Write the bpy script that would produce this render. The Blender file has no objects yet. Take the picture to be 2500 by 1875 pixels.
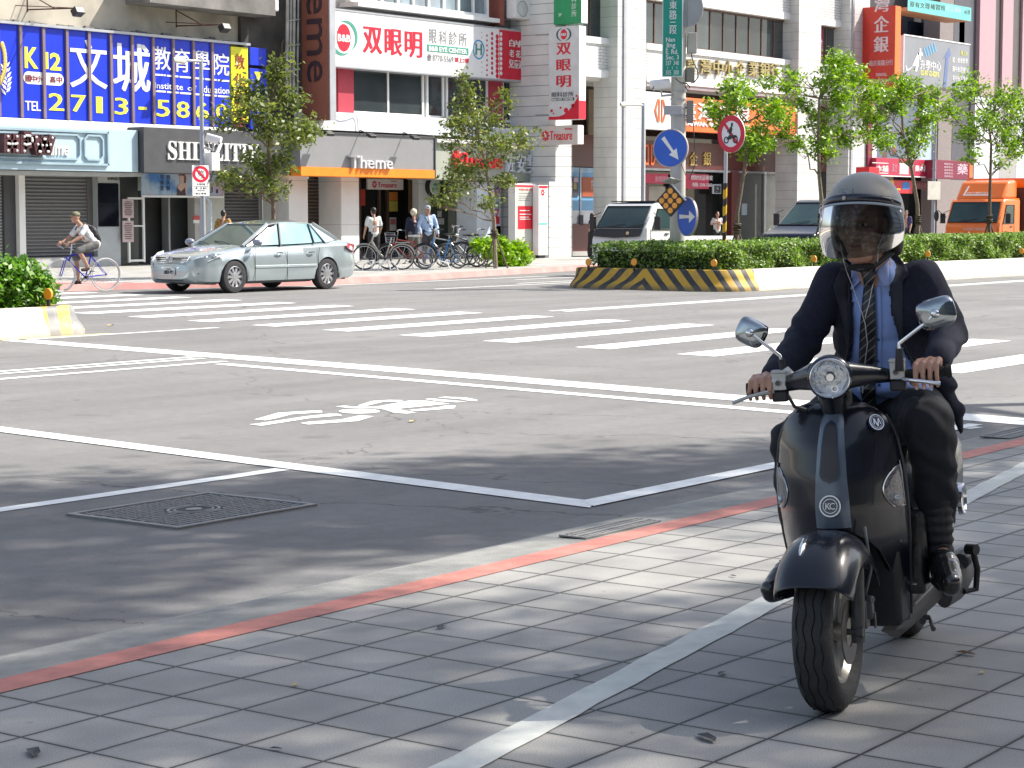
import bpy,math,random
import numpy as np
from mathutils import Vector,Matrix
R=math.radians
scene=bpy.context.scene
COL=scene.collection
rng=np.random.default_rng(7)
random.seed(7)
FL=5000.0;CX,CY,HY,CH=1250.0,937.5,522.0,1.52
PITCH=math.atan((CY-HY)/FL);YAW=R(37.5)
fwd=Vector((math.cos(YAW),math.sin(YAW),0));rgt=Vector((math.sin(YAW),-math.cos(YAW),0));upv=Vector((0,0,1))
cf=fwd*math.cos(PITCH)-upv*math.sin(PITCH);cu=upv*math.cos(PITCH)+fwd*math.sin(PITCH)
cam_d=bpy.data.cameras.new('camera');cam=bpy.data.objects.new('camera',cam_d);COL.objects.link(cam)
cam_d.sensor_width=36;cam_d.lens=72;cam_d.clip_start=0.1;cam_d.clip_end=2000
M3=Matrix((rgt,cu,-cf)).transposed()
cam.matrix_world=Matrix.Translation((0,0,CH))@M3.to_4x4()
cam_d.dof.use_dof=False
scene.camera=cam
def ray(px,py):return cf+rgt*((px-CX)/FL)-cu*((py-CY)/FL)
def gp(px,py,z=0.0):
 r=ray(px,py);return Vector((0,0,CH))+r*((z-CH)/r.z)
def fp(px,py,Y):
 r=ray(px,py);return Vector((0,0,CH))+r*(Y/r.y)
def dp(px,py,d):return Vector((0,0,CH))+ray(px,py)*d
SUN_EL=R(47);SUN_DIR=Vector((0.80*math.cos(SUN_EL),-0.60*math.cos(SUN_EL),math.sin(SUN_EL)))
world=bpy.data.worlds.new('World');scene.world=world;world.use_nodes=True
wn=world.node_tree;wn.nodes.clear()
sky=wn.nodes.new('ShaderNodeTexSky');sky.sky_type='NISHITA';sky.sun_disc=False
sky.sun_elevation=SUN_EL;sky.sun_rotation=math.atan2(SUN_DIR.x,SUN_DIR.y);sky.air_density=1.0;sky.dust_density=2.0;sky.ozone_density=1.0
bg=wn.nodes.new('ShaderNodeBackground');bg.inputs[1].default_value=0.135
wo=wn.nodes.new('ShaderNodeOutputWorld');hsv=wn.nodes.new('ShaderNodeHueSaturation');hsv.inputs['Saturation'].default_value=.72;wn.links.new(sky.outputs[0],hsv.inputs['Color']);wn.links.new(hsv.outputs[0],bg.inputs[0]);wn.links.new(bg.outputs[0],wo.inputs[0])
sl=bpy.data.lights.new('sun','SUN');sl.energy=5.0;sl.angle=R(0.6);sl.color=(1.0,0.945,0.86)
so=bpy.data.objects.new('sun',sl);COL.objects.link(so)
so.rotation_euler=SUN_DIR.to_track_quat('Z','Y').to_euler()
scene.view_settings.view_transform='Standard';scene.view_settings.look='None'
scene.view_settings.exposure=0.80;scene.view_settings.gamma=1.0
scene.cycles.max_bounces=6;scene.cycles.transparent_max_bounces=16
scene.cycles.use_denoising=True
MATS={}
def mat(name,col,rough=0.7,metal=0.0,var=0.08,scale=3.0,bump=0.0,bscale=60.0,spec=0.5,coat=0.0,alpha=1.0,trans=0.0,var2=0.0,scale2=0.4,dark=None,emit=None):
 0
 if name in MATS:return MATS[name]
 m=bpy.data.materials.new(name);m.use_nodes=True;nt=m.node_tree;b=nt.nodes['Principled BSDF']
 c=tuple(col)+(1,)
 b.inputs['Roughness'].default_value=rough;b.inputs['Metallic'].default_value=metal
 b.inputs['Specular IOR Level'].default_value=spec
 b.inputs['Coat Weight'].default_value=coat;b.inputs['Coat Roughness'].default_value=0.05
 b.inputs['Alpha'].default_value=alpha
 b.inputs['Transmission Weight'].default_value=trans
 tc=nt.nodes.new('ShaderNodeTexCoord')
 def noise(s,det=4.0):
  n=nt.nodes.new('ShaderNodeTexNoise');n.inputs['Scale'].default_value=s;n.inputs['Detail'].default_value=det
  nt.links.new(tc.outputs['Object'],n.inputs['Vector']);return n
 n=noise(scale)
 mx=nt.nodes.new('ShaderNodeMix');mx.data_type='RGBA'
 mr=nt.nodes.new('ShaderNodeMapRange');mr.inputs[1].default_value=0.3;mr.inputs[2].default_value=0.7
 nt.links.new(n.outputs[0],mr.inputs[0]);nt.links.new(mr.outputs[0],mx.inputs[0])
 lo=tuple(x*(1-var)for x in col)+(1,);hi=tuple(min(1,x*(1+var))for x in col)+(1,)
 mx.inputs[6].default_value=lo;mx.inputs[7].default_value=hi
 out=mx.outputs[2]
 if var2:
  n2=noise(scale2,6.0);mr2=nt.nodes.new('ShaderNodeMapRange');mr2.inputs[1].default_value=0.45;mr2.inputs[2].default_value=0.75
  nt.links.new(n2.outputs[0],mr2.inputs[0])
  mx2=nt.nodes.new('ShaderNodeMix');mx2.data_type='RGBA'
  mm=nt.nodes.new('ShaderNodeMath');mm.operation='MULTIPLY';mm.inputs[1].default_value=var2
  nt.links.new(mr2.outputs[0],mm.inputs[0]);nt.links.new(mm.outputs[0],mx2.inputs[0])
  nt.links.new(out,mx2.inputs[6]);mx2.inputs[7].default_value=tuple(dark or[x*0.35 for x in col])+(1,)
  out=mx2.outputs[2]
 nt.links.new(out,b.inputs['Base Color'])
 if emit:b.inputs['Emission Color'].default_value=c;b.inputs['Emission Strength'].default_value=emit
 if bump:
  nb=noise(bscale,3.0);bp=nt.nodes.new('ShaderNodeBump');bp.inputs['Strength'].default_value=bump;bp.inputs['Distance'].default_value=0.02
  nt.links.new(nb.outputs[0],bp.inputs['Height']);nt.links.new(bp.outputs[0],b.inputs['Normal'])
 MATS[name]=m
 return m
def glass(name,tint=(0.05,0.06,0.06),rough=0.04,alpha=0.75):
 0
 m=mat(name,tint,rough=rough,var=0.45,scale=0.7,spec=0.5,alpha=alpha,coat=0.12);return m
class MB:
 def __init__(s):s.v=[];s.f=[];s.m=[];s.n=0
 def add(s,vs,fs,mi=0):
  s.v.extend([tuple(p)for p in vs]);s.f.extend([tuple(i+s.n for i in f)for f in fs]);s.m.extend([mi]*len(fs));s.n+=len(vs);return s
 def box(s,x0,x1,y0,y1,z0,z1,mi=0):
  vs=[(x0,y0,z0),(x1,y0,z0),(x1,y1,z0),(x0,y1,z0),(x0,y0,z1),(x1,y0,z1),(x1,y1,z1),(x0,y1,z1)]
  return s.add(vs,[(0,3,2,1),(4,5,6,7),(0,1,5,4),(1,2,6,5),(2,3,7,6),(3,0,4,7)],mi)
 def obox(s,c,size,rot=None,mi=0):
  c=Vector(c);hx,hy,hz=size[0]/2,size[1]/2,size[2]/2
  vs=[Vector(p)for p in[(-hx,-hy,-hz),(hx,-hy,-hz),(hx,hy,-hz),(-hx,hy,-hz),(-hx,-hy,hz),(hx,-hy,hz),(hx,hy,hz),(-hx,hy,hz)]]
  if rot is not None:vs=[rot@p for p in vs]
  return s.add([c+p for p in vs],[(0,3,2,1),(4,5,6,7),(0,1,5,4),(1,2,6,5),(2,3,7,6),(3,0,4,7)],mi)
 def tube(s,pts,r,n=10,mi=0,caps=True,closed=False,flat=1.0):
  pts=[Vector(p)for p in pts];k=len(pts);rr=r if hasattr(r,'__len__')else[r]*k
  vs=[];N=None
  for i,p in enumerate(pts):
   if closed:t=(pts[(i+1)%k]-pts[i-1]).normalized()
   else:t=(pts[min(i+1,k-1)]-pts[max(i-1,0)]).normalized()
   if N is None:
    a=Vector((0,0,1))if abs(t.z)<0.9 else Vector((1,0,0));N=(a-t*a.dot(t)).normalized()
   else:N=(N-t*N.dot(t)).normalized()
   B=t.cross(N)
   for j in range(n):
    a=2*math.pi*j/n;vs.append(p+N*(math.cos(a)*rr[i])+B*(math.sin(a)*rr[i]*flat))
  fs=[]
  for i in range(k if closed else k-1):
   i2=(i+1)%k
   for j in range(n):fs.append((i*n+j,i*n+(j+1)%n,i2*n+(j+1)%n,i2*n+j))
  if caps and not closed:fs.append(tuple(range(n))[::-1]);fs.append(tuple((k-1)*n+j for j in range(n)))
  return s.add(vs,fs,mi)
 def lathe(s,prof,c=(0,0,0),axis=(0,0,1),n=32,mi=0,closed=False):
  c=Vector(c);ax=Vector(axis).normalized();q=Vector((0,0,1)).rotation_difference(ax)
  vs=[]
  for(r,h)in prof:
   for j in range(n):
    a=2*math.pi*j/n;vs.append(c+q@Vector((r*math.cos(a),r*math.sin(a),h)))
  fs=[];k=len(prof)
  for i in range(k if closed else k-1):
   i2=(i+1)%k
   for j in range(n):fs.append((i*n+j,i*n+(j+1)%n,i2*n+(j+1)%n,i2*n+j))
  return s.add(vs,fs,mi)
 def loft(s,rings,mi=0,caps=True,closed=True):
  n=len(rings[0]);vs=[p for r in rings for p in r];fs=[]
  for i in range(len(rings)-1):
   for j in range(n if closed else n-1):fs.append((i*n+j,i*n+(j+1)%n,(i+1)*n+(j+1)%n,(i+1)*n+j))
  if caps:fs.append(tuple(range(n))[::-1]);fs.append(tuple((len(rings)-1)*n+j for j in range(n)))
  return s.add(vs,fs,mi)
 def ell(s,c,rad,rot=None,nu=16,nv=10,mi=0):
  c=Vector(c);vs=[];fs=[]
  for i in range(nv+1):
   th=math.pi*i/nv
   for j in range(nu):
    a=2*math.pi*j/nu;p=Vector((rad[0]*math.sin(th)*math.cos(a),rad[1]*math.sin(th)*math.sin(a),rad[2]*math.cos(th)))
    if rot is not None:p=rot@p
    vs.append(c+p)
  for i in range(nv):
   for j in range(nu):fs.append((i*nu+j,(i+1)*nu+j,(i+1)*nu+(j+1)%nu,i*nu+(j+1)%nu))
  return s.add(vs,fs,mi)
 def prism(s,poly,fn,w0,w1,mi=0):
  0
  n=len(poly);vs=[fn(u,v,w0)for u,v in poly]+[fn(u,v,w1)for u,v in poly]
  fs=[tuple(range(n)),tuple(range(2*n-1,n-1,-1))]+[(i,n+i,n+(i+1)%n,(i+1)%n)for i in range(n)]
  return s.add(vs,fs,mi)
 def sheet(s,pts,mi=0):return s.add(pts,[tuple(range(len(pts)))],mi)
 def text(s,body,fn,rect,depth=0.02,off=0.0,mi=0,fit=True,res=2):
  0
  if off>0.008 and any(ord(ch)>0x2000 for ch in body)or off>.03:
   du=(rect[1]-rect[0])/max(1,len(body))*min(off,.035)
   for k,d_ in enumerate((-du,0,du)):s.text(body,fn,(rect[0]+d_,rect[1]+d_,rect[2],rect[3]),depth+.0015*k,0.0,mi,fit,res)
   return s
  V,Fc=text_mesh(body,off,res)
  if not len(V):return s
  u0,u1,v0,v1=rect;mn=V.min(0);mxx=V.max(0);sz=np.maximum(mxx-mn,1e-6)
  U=u0+(V[:,0]-mn[0])/sz[0]*(u1-u0);W=V[:,2];zmin=W.min();
  Vv=v0+(V[:,1]-mn[1])/sz[1]*(v1-v0)
  vs=[fn(U[i],Vv[i],depth if W[i]>0 else 0.0)for i in range(len(V))]
  return s.add(vs,Fc,mi)
 def build(s,name,mats,parent=None,smooth=None,bevel=0.0,bseg=2,sub=0,world=True,recalc=True):
  me=bpy.data.meshes.new(name);off=Vector((0,0,0))
  if parent is not None and world:
   p=parent
   while p is not None:off+=p.location;p=p.parent
  me.from_pydata([(a[0]-off.x,a[1]-off.y,a[2]-off.z)for a in s.v],[],s.f)
  if not isinstance(mats,(list,tuple)):mats=[mats]
  for m in mats:me.materials.append(m)
  me.polygons.foreach_set('material_index',s.m)
  me.validate();
  if recalc:
   import bmesh
   b=bmesh.new();b.from_mesh(me);bmesh.ops.recalc_face_normals(b,faces=b.faces);b.to_mesh(me);b.free()
  if smooth is not None:
   me.polygons.foreach_set('use_smooth',[True]*len(me.polygons));me.set_sharp_from_angle(angle=R(smooth))
  me.update()
  o=bpy.data.objects.new(name,me);COL.objects.link(o)
  if parent is not None:o.parent=parent
  if bevel:
   bm_=o.modifiers.new('bevel','BEVEL');bm_.width=bevel;bm_.segments=bseg;bm_.limit_method='ANGLE';bm_.angle_limit=R(40)
  if sub:sm=o.modifiers.new('sub','SUBSURF');sm.levels=sub;sm.render_levels=sub
  return o
_TC={}
def text_mesh(body,off=0.0,res=2):
 k=(body,off,res)
 if k in _TC:return _TC[k]
 c=bpy.data.curves.new('t','FONT');c.body=body;c.size=1;c.extrude=0.05;c.offset=off;c.resolution_u=res
 o=bpy.data.objects.new('t',c)
 me=o.to_mesh()
 V=np.zeros(len(me.vertices)*3,dtype=float);me.vertices.foreach_get('co',V);V=V.reshape(-1,3)
 Fc=[tuple(p.vertices)for p in me.polygons]
 o.to_mesh_clear();bpy.data.objects.remove(o);bpy.data.curves.remove(c)
 _TC[k]=(V,Fc);return _TC[k]
def front(Y):return lambda u,v,w:(u,Y-w,v)
def side(X):return lambda u,v,w:(X-w,-u,v)
def tag(o,label=None,cat=None,group=None,kind=None):
 if label:o['label']=label
 if cat:o['category']=cat
 if group:o['group']=group
 if kind:o['kind']=kind
 return o
def thing(name,label,cat,loc=(0,0,0),rz=0.0,group=None):
 o=bpy.data.objects.new(name,None);o.empty_display_size=0.3;COL.objects.link(o);o.location=loc;o.rotation_euler=(0,0,rz)
 return tag(o,label,cat,group)
def struct(name,mb,mats,**k):return tag(mb.build(name,mats,**k),kind='structure')
def copy_tree(o,parent=None):
 c=o.copy();COL.objects.link(c);c.parent=parent
 for ch in list(o.children):copy_tree(ch,c)
 return c
def rr(px0,px1,pt,pb,Y):
 0
 pm=(px0+px1)/2;ym=(pt+pb)/2
 return fp(px0,ym,Y).x,fp(px1,ym,Y).x,fp(pm,pb,Y).z,fp(pm,pt,Y).z
ZR=-0.10
def asphalt():
 m=bpy.data.materials.new('asphalt');m.use_nodes=True;nt=m.node_tree;b=nt.nodes['Principled BSDF'];L=nt.links
 tc=nt.nodes.new('ShaderNodeTexCoord')
 def N(s,d=4,r=0.6):
  n=nt.nodes.new('ShaderNodeTexNoise');n.inputs['Scale'].default_value=s;n.inputs['Detail'].default_value=d;n.inputs['Roughness'].default_value=r;L.new(tc.outputs['Object'],n.inputs['Vector']);return n
 fine=N(260,3,0.8);mid=N(9,5);big=N(0.35,5)
 st=nt.nodes.new('ShaderNodeMapping');st.inputs['Scale'].default_value=(0.12,1.6,1);L.new(tc.outputs['Object'],st.inputs['Vector'])
 streak=nt.nodes.new('ShaderNodeTexNoise');streak.inputs['Scale'].default_value=1.2;streak.inputs['Detail'].default_value=5;L.new(st.outputs[0],streak.inputs['Vector'])
 def mrg(n,a,b_,c,d):
  r=nt.nodes.new('ShaderNodeMapRange');r.inputs[1].default_value=a;r.inputs[2].default_value=b_;r.inputs[3].default_value=c;r.inputs[4].default_value=d;L.new(n.outputs[0],r.inputs[0]);return r
 f1=mrg(fine,0.3,0.7,0.5,1.5);f2=mrg(mid,0.3,0.7,0.92,1.08);f3=mrg(big,0.3,0.7,0.84,1.12);f4=mrg(streak,0.35,0.7,0.92,1.07)
 def mul(a,b_):
  x=nt.nodes.new('ShaderNodeMath');x.operation='MULTIPLY';L.new(a.outputs[0],x.inputs[0]);L.new(b_.outputs[0],x.inputs[1]);return x
 t=mul(mul(f1,f2),mul(f3,f4))
 sp=nt.nodes.new('ShaderNodeSeparateXYZ');L.new(tc.outputs['Object'],sp.inputs[0]);sn_=nt.nodes.new('ShaderNodeMath');sn_.operation='MULTIPLY';sn_.inputs[1].default_value=3.6;L.new(sp.outputs[1],sn_.inputs[0]);s2=nt.nodes.new('ShaderNodeMath');s2.operation='SINE';L.new(sn_.outputs[0],s2.inputs[0]);t=mul(t,mrg(s2,-1,1,.95,1.03))
 oil=N(1.7,2);t=mul(t,mrg(oil,.68,.76,1.0,.80));nzc=N(1.1,5);dv=nt.nodes.new('ShaderNodeVectorMath');dv.operation='MULTIPLY_ADD';dv.inputs[1].default_value=(1.2,1.2,0);L.new(nzc.outputs[1],dv.inputs[0]);L.new(tc.outputs['Object'],dv.inputs[2])
 vc=nt.nodes.new('ShaderNodeTexVoronoi');vc.feature='DISTANCE_TO_EDGE';vc.inputs['Scale'].default_value=.28;L.new(dv.outputs[0],vc.inputs['Vector']);ck=mrg(vc,.0,.0035,.45,1.0);msk=mrg(N(.5,3),.50,.60,0,1);mx_=nt.nodes.new('ShaderNodeMath');mx_.operation='MAXIMUM';L.new(ck.outputs[0],mx_.inputs[0]);L.new(msk.outputs[0],mx_.inputs[1]);t=mul(t,mx_)
 vo=nt.nodes.new('ShaderNodeTexVoronoi');vo.inputs['Scale'].default_value=26;L.new(tc.outputs['Object'],vo.inputs['Vector'])
 pit=mrg(vo,0.06,0.16,0.45,1.0);t=mul(t,pit)
 cr=nt.nodes.new('ShaderNodeVectorMath');cr.operation='SCALE';cr.inputs[0].default_value=(0.192,0.188,0.183);L.new(t.outputs[0],cr.inputs[3])
 L.new(cr.outputs[0],b.inputs['Base Color']);b.inputs['Roughness'].default_value=0.8;b.inputs['Specular IOR Level'].default_value=0.35
 bp=nt.nodes.new('ShaderNodeBump');bp.inputs['Strength'].default_value=0.5;bp.inputs['Distance'].default_value=0.006;L.new(fine.outputs[0],bp.inputs['Height']);L.new(bp.outputs[0],b.inputs['Normal'])
 return m
def pavers(name,ox,oy,w=0.30,h=0.33,base=(0.305,0.297,0.278),joint=(0.045,0.045,0.04),ang=0.0,red=False):
 m=bpy.data.materials.new(name);m.use_nodes=True;nt=m.node_tree;b=nt.nodes['Principled BSDF'];L=nt.links
 tc=nt.nodes.new('ShaderNodeTexCoord');mp=nt.nodes.new('ShaderNodeMapping');mp.inputs['Location'].default_value=(ox,oy,0);mp.inputs['Rotation'].default_value=(0,0,ang)
 L.new(tc.outputs['Object'],mp.inputs['Vector'])
 nz=nt.nodes.new('ShaderNodeTexNoise');nz.inputs['Scale'].default_value=14;nz.inputs['Detail'].default_value=3;L.new(tc.outputs['Object'],nz.inputs['Vector'])
 vm=nt.nodes.new('ShaderNodeVectorMath');vm.operation='MULTIPLY_ADD';vm.inputs[1].default_value=(0.006,0.006,0);L.new(nz.outputs[1],vm.inputs[0]);L.new(mp.outputs[0],vm.inputs[2])
 br=nt.nodes.new('ShaderNodeTexBrick');br.offset=0.0;br.squash=1.0
 br.inputs['Scale'].default_value=1.0;br.inputs['Brick Width'].default_value=w;br.inputs['Row Height'].default_value=h
 br.inputs['Mortar Size'].default_value=0.0062;br.inputs['Mortar Smooth'].default_value=0.35;br.inputs['Bias'].default_value=0.0
 br.inputs['Color1'].default_value=tuple(x*1.09 for x in base)+(1,);br.inputs['Color2'].default_value=((0.36,0.10,0.08,1)if red else tuple(x*0.91 for x in base)+(1,));br.inputs['Mortar'].default_value=tuple(joint)+(1,)
 L.new(vm.outputs[0],br.inputs['Vector'])
 fn=nt.nodes.new('ShaderNodeTexNoise');fn.inputs['Scale'].default_value=220;fn.inputs['Detail'].default_value=3;L.new(tc.outputs['Object'],fn.inputs['Vector'])
 bn=nt.nodes.new('ShaderNodeTexNoise');bn.inputs['Scale'].default_value=2.3;bn.inputs['Detail'].default_value=6;L.new(tc.outputs['Object'],bn.inputs['Vector'])
 def mrg(n,a,b_,c,d):
  r=nt.nodes.new('ShaderNodeMapRange');r.inputs[1].default_value=a;r.inputs[2].default_value=b_;r.inputs[3].default_value=c;r.inputs[4].default_value=d;L.new(n.outputs[0],r.inputs[0]);return r
 x=nt.nodes.new('ShaderNodeMath');x.operation='MULTIPLY';L.new(mrg(fn,.3,.7,.70,1.26).outputs[0],x.inputs[0]);L.new(mrg(bn,.3,.7,.82,1.12).outputs[0],x.inputs[1])
 b2=nt.nodes.new('ShaderNodeTexBrick');b2.offset=0.0;b2.inputs['Scale'].default_value=1.0;b2.inputs['Brick Width'].default_value=w;b2.inputs['Row Height'].default_value=h;b2.inputs['Mortar Size'].default_value=.028;b2.inputs['Mortar Smooth'].default_value=1.0;L.new(vm.outputs[0],b2.inputs['Vector']);y_=nt.nodes.new('ShaderNodeMath');y_.operation='MULTIPLY';L.new(x.outputs[0],y_.inputs[0]);L.new(mrg(b2,0,1,1.0,.80).outputs[0],y_.inputs[1])if False else L.new((lambda r:r)(mrg(type('o',(),{'outputs':[b2.outputs['Fac']]}),0,1,1.02,.80)).outputs[0],y_.inputs[1])
 vs_=nt.nodes.new('ShaderNodeTexVoronoi');vs_.inputs['Scale'].default_value=5.0;L.new(tc.outputs['Object'],vs_.inputs['Vector']);z_=nt.nodes.new('ShaderNodeMath');z_.operation='MULTIPLY';L.new(y_.outputs[0],z_.inputs[0]);L.new(mrg(vs_,.03,.07,.72,1.0).outputs[0],z_.inputs[1]);x=z_
 s=nt.nodes.new('ShaderNodeVectorMath');s.operation='SCALE';L.new(br.outputs[0],s.inputs[0]);L.new(x.outputs[0],s.inputs[3])
 L.new(s.outputs[0],b.inputs['Base Color']);b.inputs['Roughness'].default_value=0.75
 iv=nt.nodes.new('ShaderNodeMath');iv.operation='SUBTRACT';iv.inputs[0].default_value=1.0;L.new(br.outputs['Fac'],iv.inputs[1])
 ad=nt.nodes.new('ShaderNodeMath');ad.operation='MULTIPLY_ADD';ad.inputs[1].default_value=0.12;L.new(fn.outputs[0],ad.inputs[0]);L.new(iv.outputs[0],ad.inputs[2])
 bp=nt.nodes.new('ShaderNodeBump');bp.inputs['Strength'].default_value=0.6;bp.inputs['Distance'].default_value=0.008;L.new(ad.outputs[0],bp.inputs['Height']);L.new(bp.outputs[0],b.inputs['Normal'])
 return m
def paint(name,col,wear=0.35,sc=30):
 0
 m=mat(name,col,rough=0.6,var=0.06,scale=6,var2=wear,scale2=sc,dark=(0.27,0.26,0.25),bump=0.15,bscale=300);return m
M_asph=asphalt()
M_white=paint('road_paint_white',(0.83,0.84,0.81),0.22,14)
M_gut=mat('gutter_concrete',(0.27,0.268,0.25),rough=0.85,var=0.14,scale=9,bump=0.4,bscale=160,var2=0.25,scale2=6,dark=(0.14,0.14,0.13))
M_redk=mat('kerb_red_paint',(0.50,0.185,0.145),rough=0.7,var=0.16,scale=12,var2=0.35,scale2=5,dark=(0.30,0.17,0.14),bump=0.2,bscale=120)
M_pav=pavers('grey_pavers',-0.217,-0.114,.311,.297,ang=R(-2.06))
BIG=400
struct('ground',MB().sheet([(-BIG,-BIG,-0.22),(BIG,-BIG,-0.22),(BIG,BIG,-0.22),(-BIG,BIG,-0.22)]),mat('soil',(0.2,0.19,0.17)))
struct('road',MB().sheet([(-BIG,5.7,ZR),(BIG,5.7,ZR),(BIG,36.0,ZR),(-BIG,36.0,ZR)]),M_asph)
n=240;xs=np.linspace(-20,100,n+1);yk=lambda x:5.20+.036*(min(max(x,-6),30)-4.2)
jag=np.cumsum(rng.normal(0,.02,n+1));jag=jag-np.linspace(jag[0],jag[-1],n+1);jag=np.clip(jag,-.05,.05)
def strip3(prof,m,name):
 g=MB()
 for i in range(n):
  for(o0,z0,j0),(o1,z1,j1)in zip(prof[:-1],prof[1:]):
   a,b_=xs[i],xs[i+1];g.add([(a,yk(a)+o0+jag[i]*j0,z0),(b_,yk(b_)+o0+jag[i+1]*j0,z0),(b_,yk(b_)+o1+jag[i+1]*j1,z1),(a,yk(a)+o1+jag[i]*j1,z1)],[(0,1,2,3)])
 struct(name,g,m,recalc=False)
strip3([(.156,-.002,0),(.46,-.014,0),(.80,ZR+.012,1),(.80,ZR-.05,1)],M_gut,'gutter')
strip3([(0,.003,.12),(.155,.003,.12)],M_redk,'kerb_red_line')
strip3([(-65,0,0),(.003,0,0)],M_pav,'pavement')
g=MB();a=Vector((3.2,3.26,.004));b_=Vector((16.5,6.02,.004));d=(b_-a);nn=Vector((-d.y,d.x,0)).normalized()
e0=0;K=90
def jit(k,sd):return.003*math.sin(k*1.7+sd)+.002*math.sin(k*4.1+2*sd)+(0.008 if(k+int(sd))%11==0 else 0)
for k in range(K):
 p,q=a+d*(k/K),a+d*((k+1)/K)
 if q.y>5.25:break
 g.add([p-nn*(.062+jit(k,1)),q-nn*(.062+jit(k+1,1)),q+nn*(.062+jit(k+1,4)),p+nn*(.062+jit(k,4))],[(0,1,2,3)])
struct('pavement_stripe',g,mat('cream_line',(0.60,0.61,0.56),rough=.7,var=.08,scale=8,var2=.35,scale2=11,dark=(.33,.34,.33),bump=.3,bscale=200),recalc=False)
ZM=ZR+0.004
def quad(g,pts,z=ZM):g.add([(p[0],p[1],z)for p in pts],[tuple(range(len(pts)))])
def band(g,p,q,w,z=ZM,n=1):
 p,q=Vector((p[0],p[1],0)),Vector((q[0],q[1],0));t=(q-p).normalized();nrm=Vector((-t.y,t.x,0))*w/2
 quad(g,[p-nrm,q-nrm,q+nrm,p+nrm],z)
g=MB();P=lambda x,y:gp(x,y,ZM)[:2]
quad(g,[P(40,826),P(1000,898.5),P(2000,980.5),P(2560,1025.5),P(2560,1043),P(2000,995),P(1000,911.5),P(0,831)])
struct('stop_line',g,M_white)
g=MB()
band(g,P(540,888),P(2385,1045),.19,n=1)
quad(g,[P(-60,1034),P(1452,1224),P(1441,1240),P(-60,1047)],ZM+.002)
g2=[(9.2,6.49),(14.62,6.66),(14.62,6.78),(9.33,6.67)]
quad(g,g2,ZM+.004)
struct('waiting_box_lines',g,M_white)
g=MB()
band(g,P(690,1145),(-6,8.9),.13);
band(g,(-6,17.02),P(488,870),.12,ZM+.001);band(g,(-6,16.72),(16.1,16.72),.12,ZM+.001);band(g,(-6,16.18),(15.9,16.18),.13,ZM+.001)
band(g,(27.5,20.0),(70,20.6),.12);band(g,(27.5,20.3),(70,20.9),.12)
band(g,(17,21.05),(20.6,21.1),.12)
for(x0,x1,y)in[(34,46,28.2),(38,60,29.0),(40,60,30.6),(30.5,70,31.4)]:band(g,(x0,y),(x1,y+(x1-x0)*.03),.12)
struct('lane_lines',g,M_white)
g=MB()
for k in range(-1,12):
 y0=14.0+1.66*k-.02;
 if y0<9.5:continue
 sl_=-.118
 xl=20.14+(y0-14)*.175;xr=25.5+(y0-15.8)*.17
 if y0>20.6:xl=max(xl,20.9)
 quad(g,[(xl,y0),(xr,y0+.17),(xr+.06,y0+.73),(xl+.06,y0+.56)])
for k in(2,3):
 y0=14.0-1.66*k;quad(g,[(20.14+(y0-14)*.175,y0),(25.5+(y0-15.8)*.17,y0+.17),(25.55+(y0-15.8)*.17,y0+.73),(20.2+(y0-14)*.175,y0+.56)],ZM)
struct('crosswalk',g,M_white)
g=MB();band(g,P(0,831),P(264,814.5),.10,ZM+.003);band(g,P(1860,709),P(2560,664),.12,ZM+.001)
struct('median_edge_lines',g,mat('yellow_line',(.82,.66,.28),rough=.6,var=.1,var2=.4,scale2=20,dark=(.5,.42,.25)))
g=MB();S=lambda L_:[gp(600+x*580/2212,940+y*580/2212,ZM)[:2]for x,y in L_]
for L_ in([(30,366),(150,378),(600,308),(900,282),(860,268),(770,268),(560,290),(300,330),(90,360)],[(78,320),(180,328),(260,315),(430,272),(716,254),(705,238),(620,238),(300,258)],[(508,354),(580,367),(1040,335),(1190,290),(1060,282),(880,322),(600,340)],[(1040,190),(1120,194),(1280,157),(1440,152),(1468,141),(1340,138),(1180,148)],[(836,200),(920,190),(1000,201),(1200,203),(1530,143),(1700,147),(1905,175),(1800,182),(1405,222),(1585,255),(1500,265),(1380,258),(1290,228),(1230,217),(950,212)],[(1515,232),(1590,243),(1940,216),(1956,192),(1860,190),(1790,208)],[(1668,130),(1720,123),(2060,156),(1960,160),(1790,150)],[(1785,116),(1860,108),(2060,118),(2160,138),(2150,149),(2090,148),(1980,128)]):quad(g,S(L_))
cxx,cyy=1058,243;quad(g,S([(cxx+191*math.cos(a),cyy+22*math.sin(a))for a in np.linspace(0,2*math.pi,24,endpoint=False)]))
struct('motorcycle_box_symbol',g,M_white,recalc=False)
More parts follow.
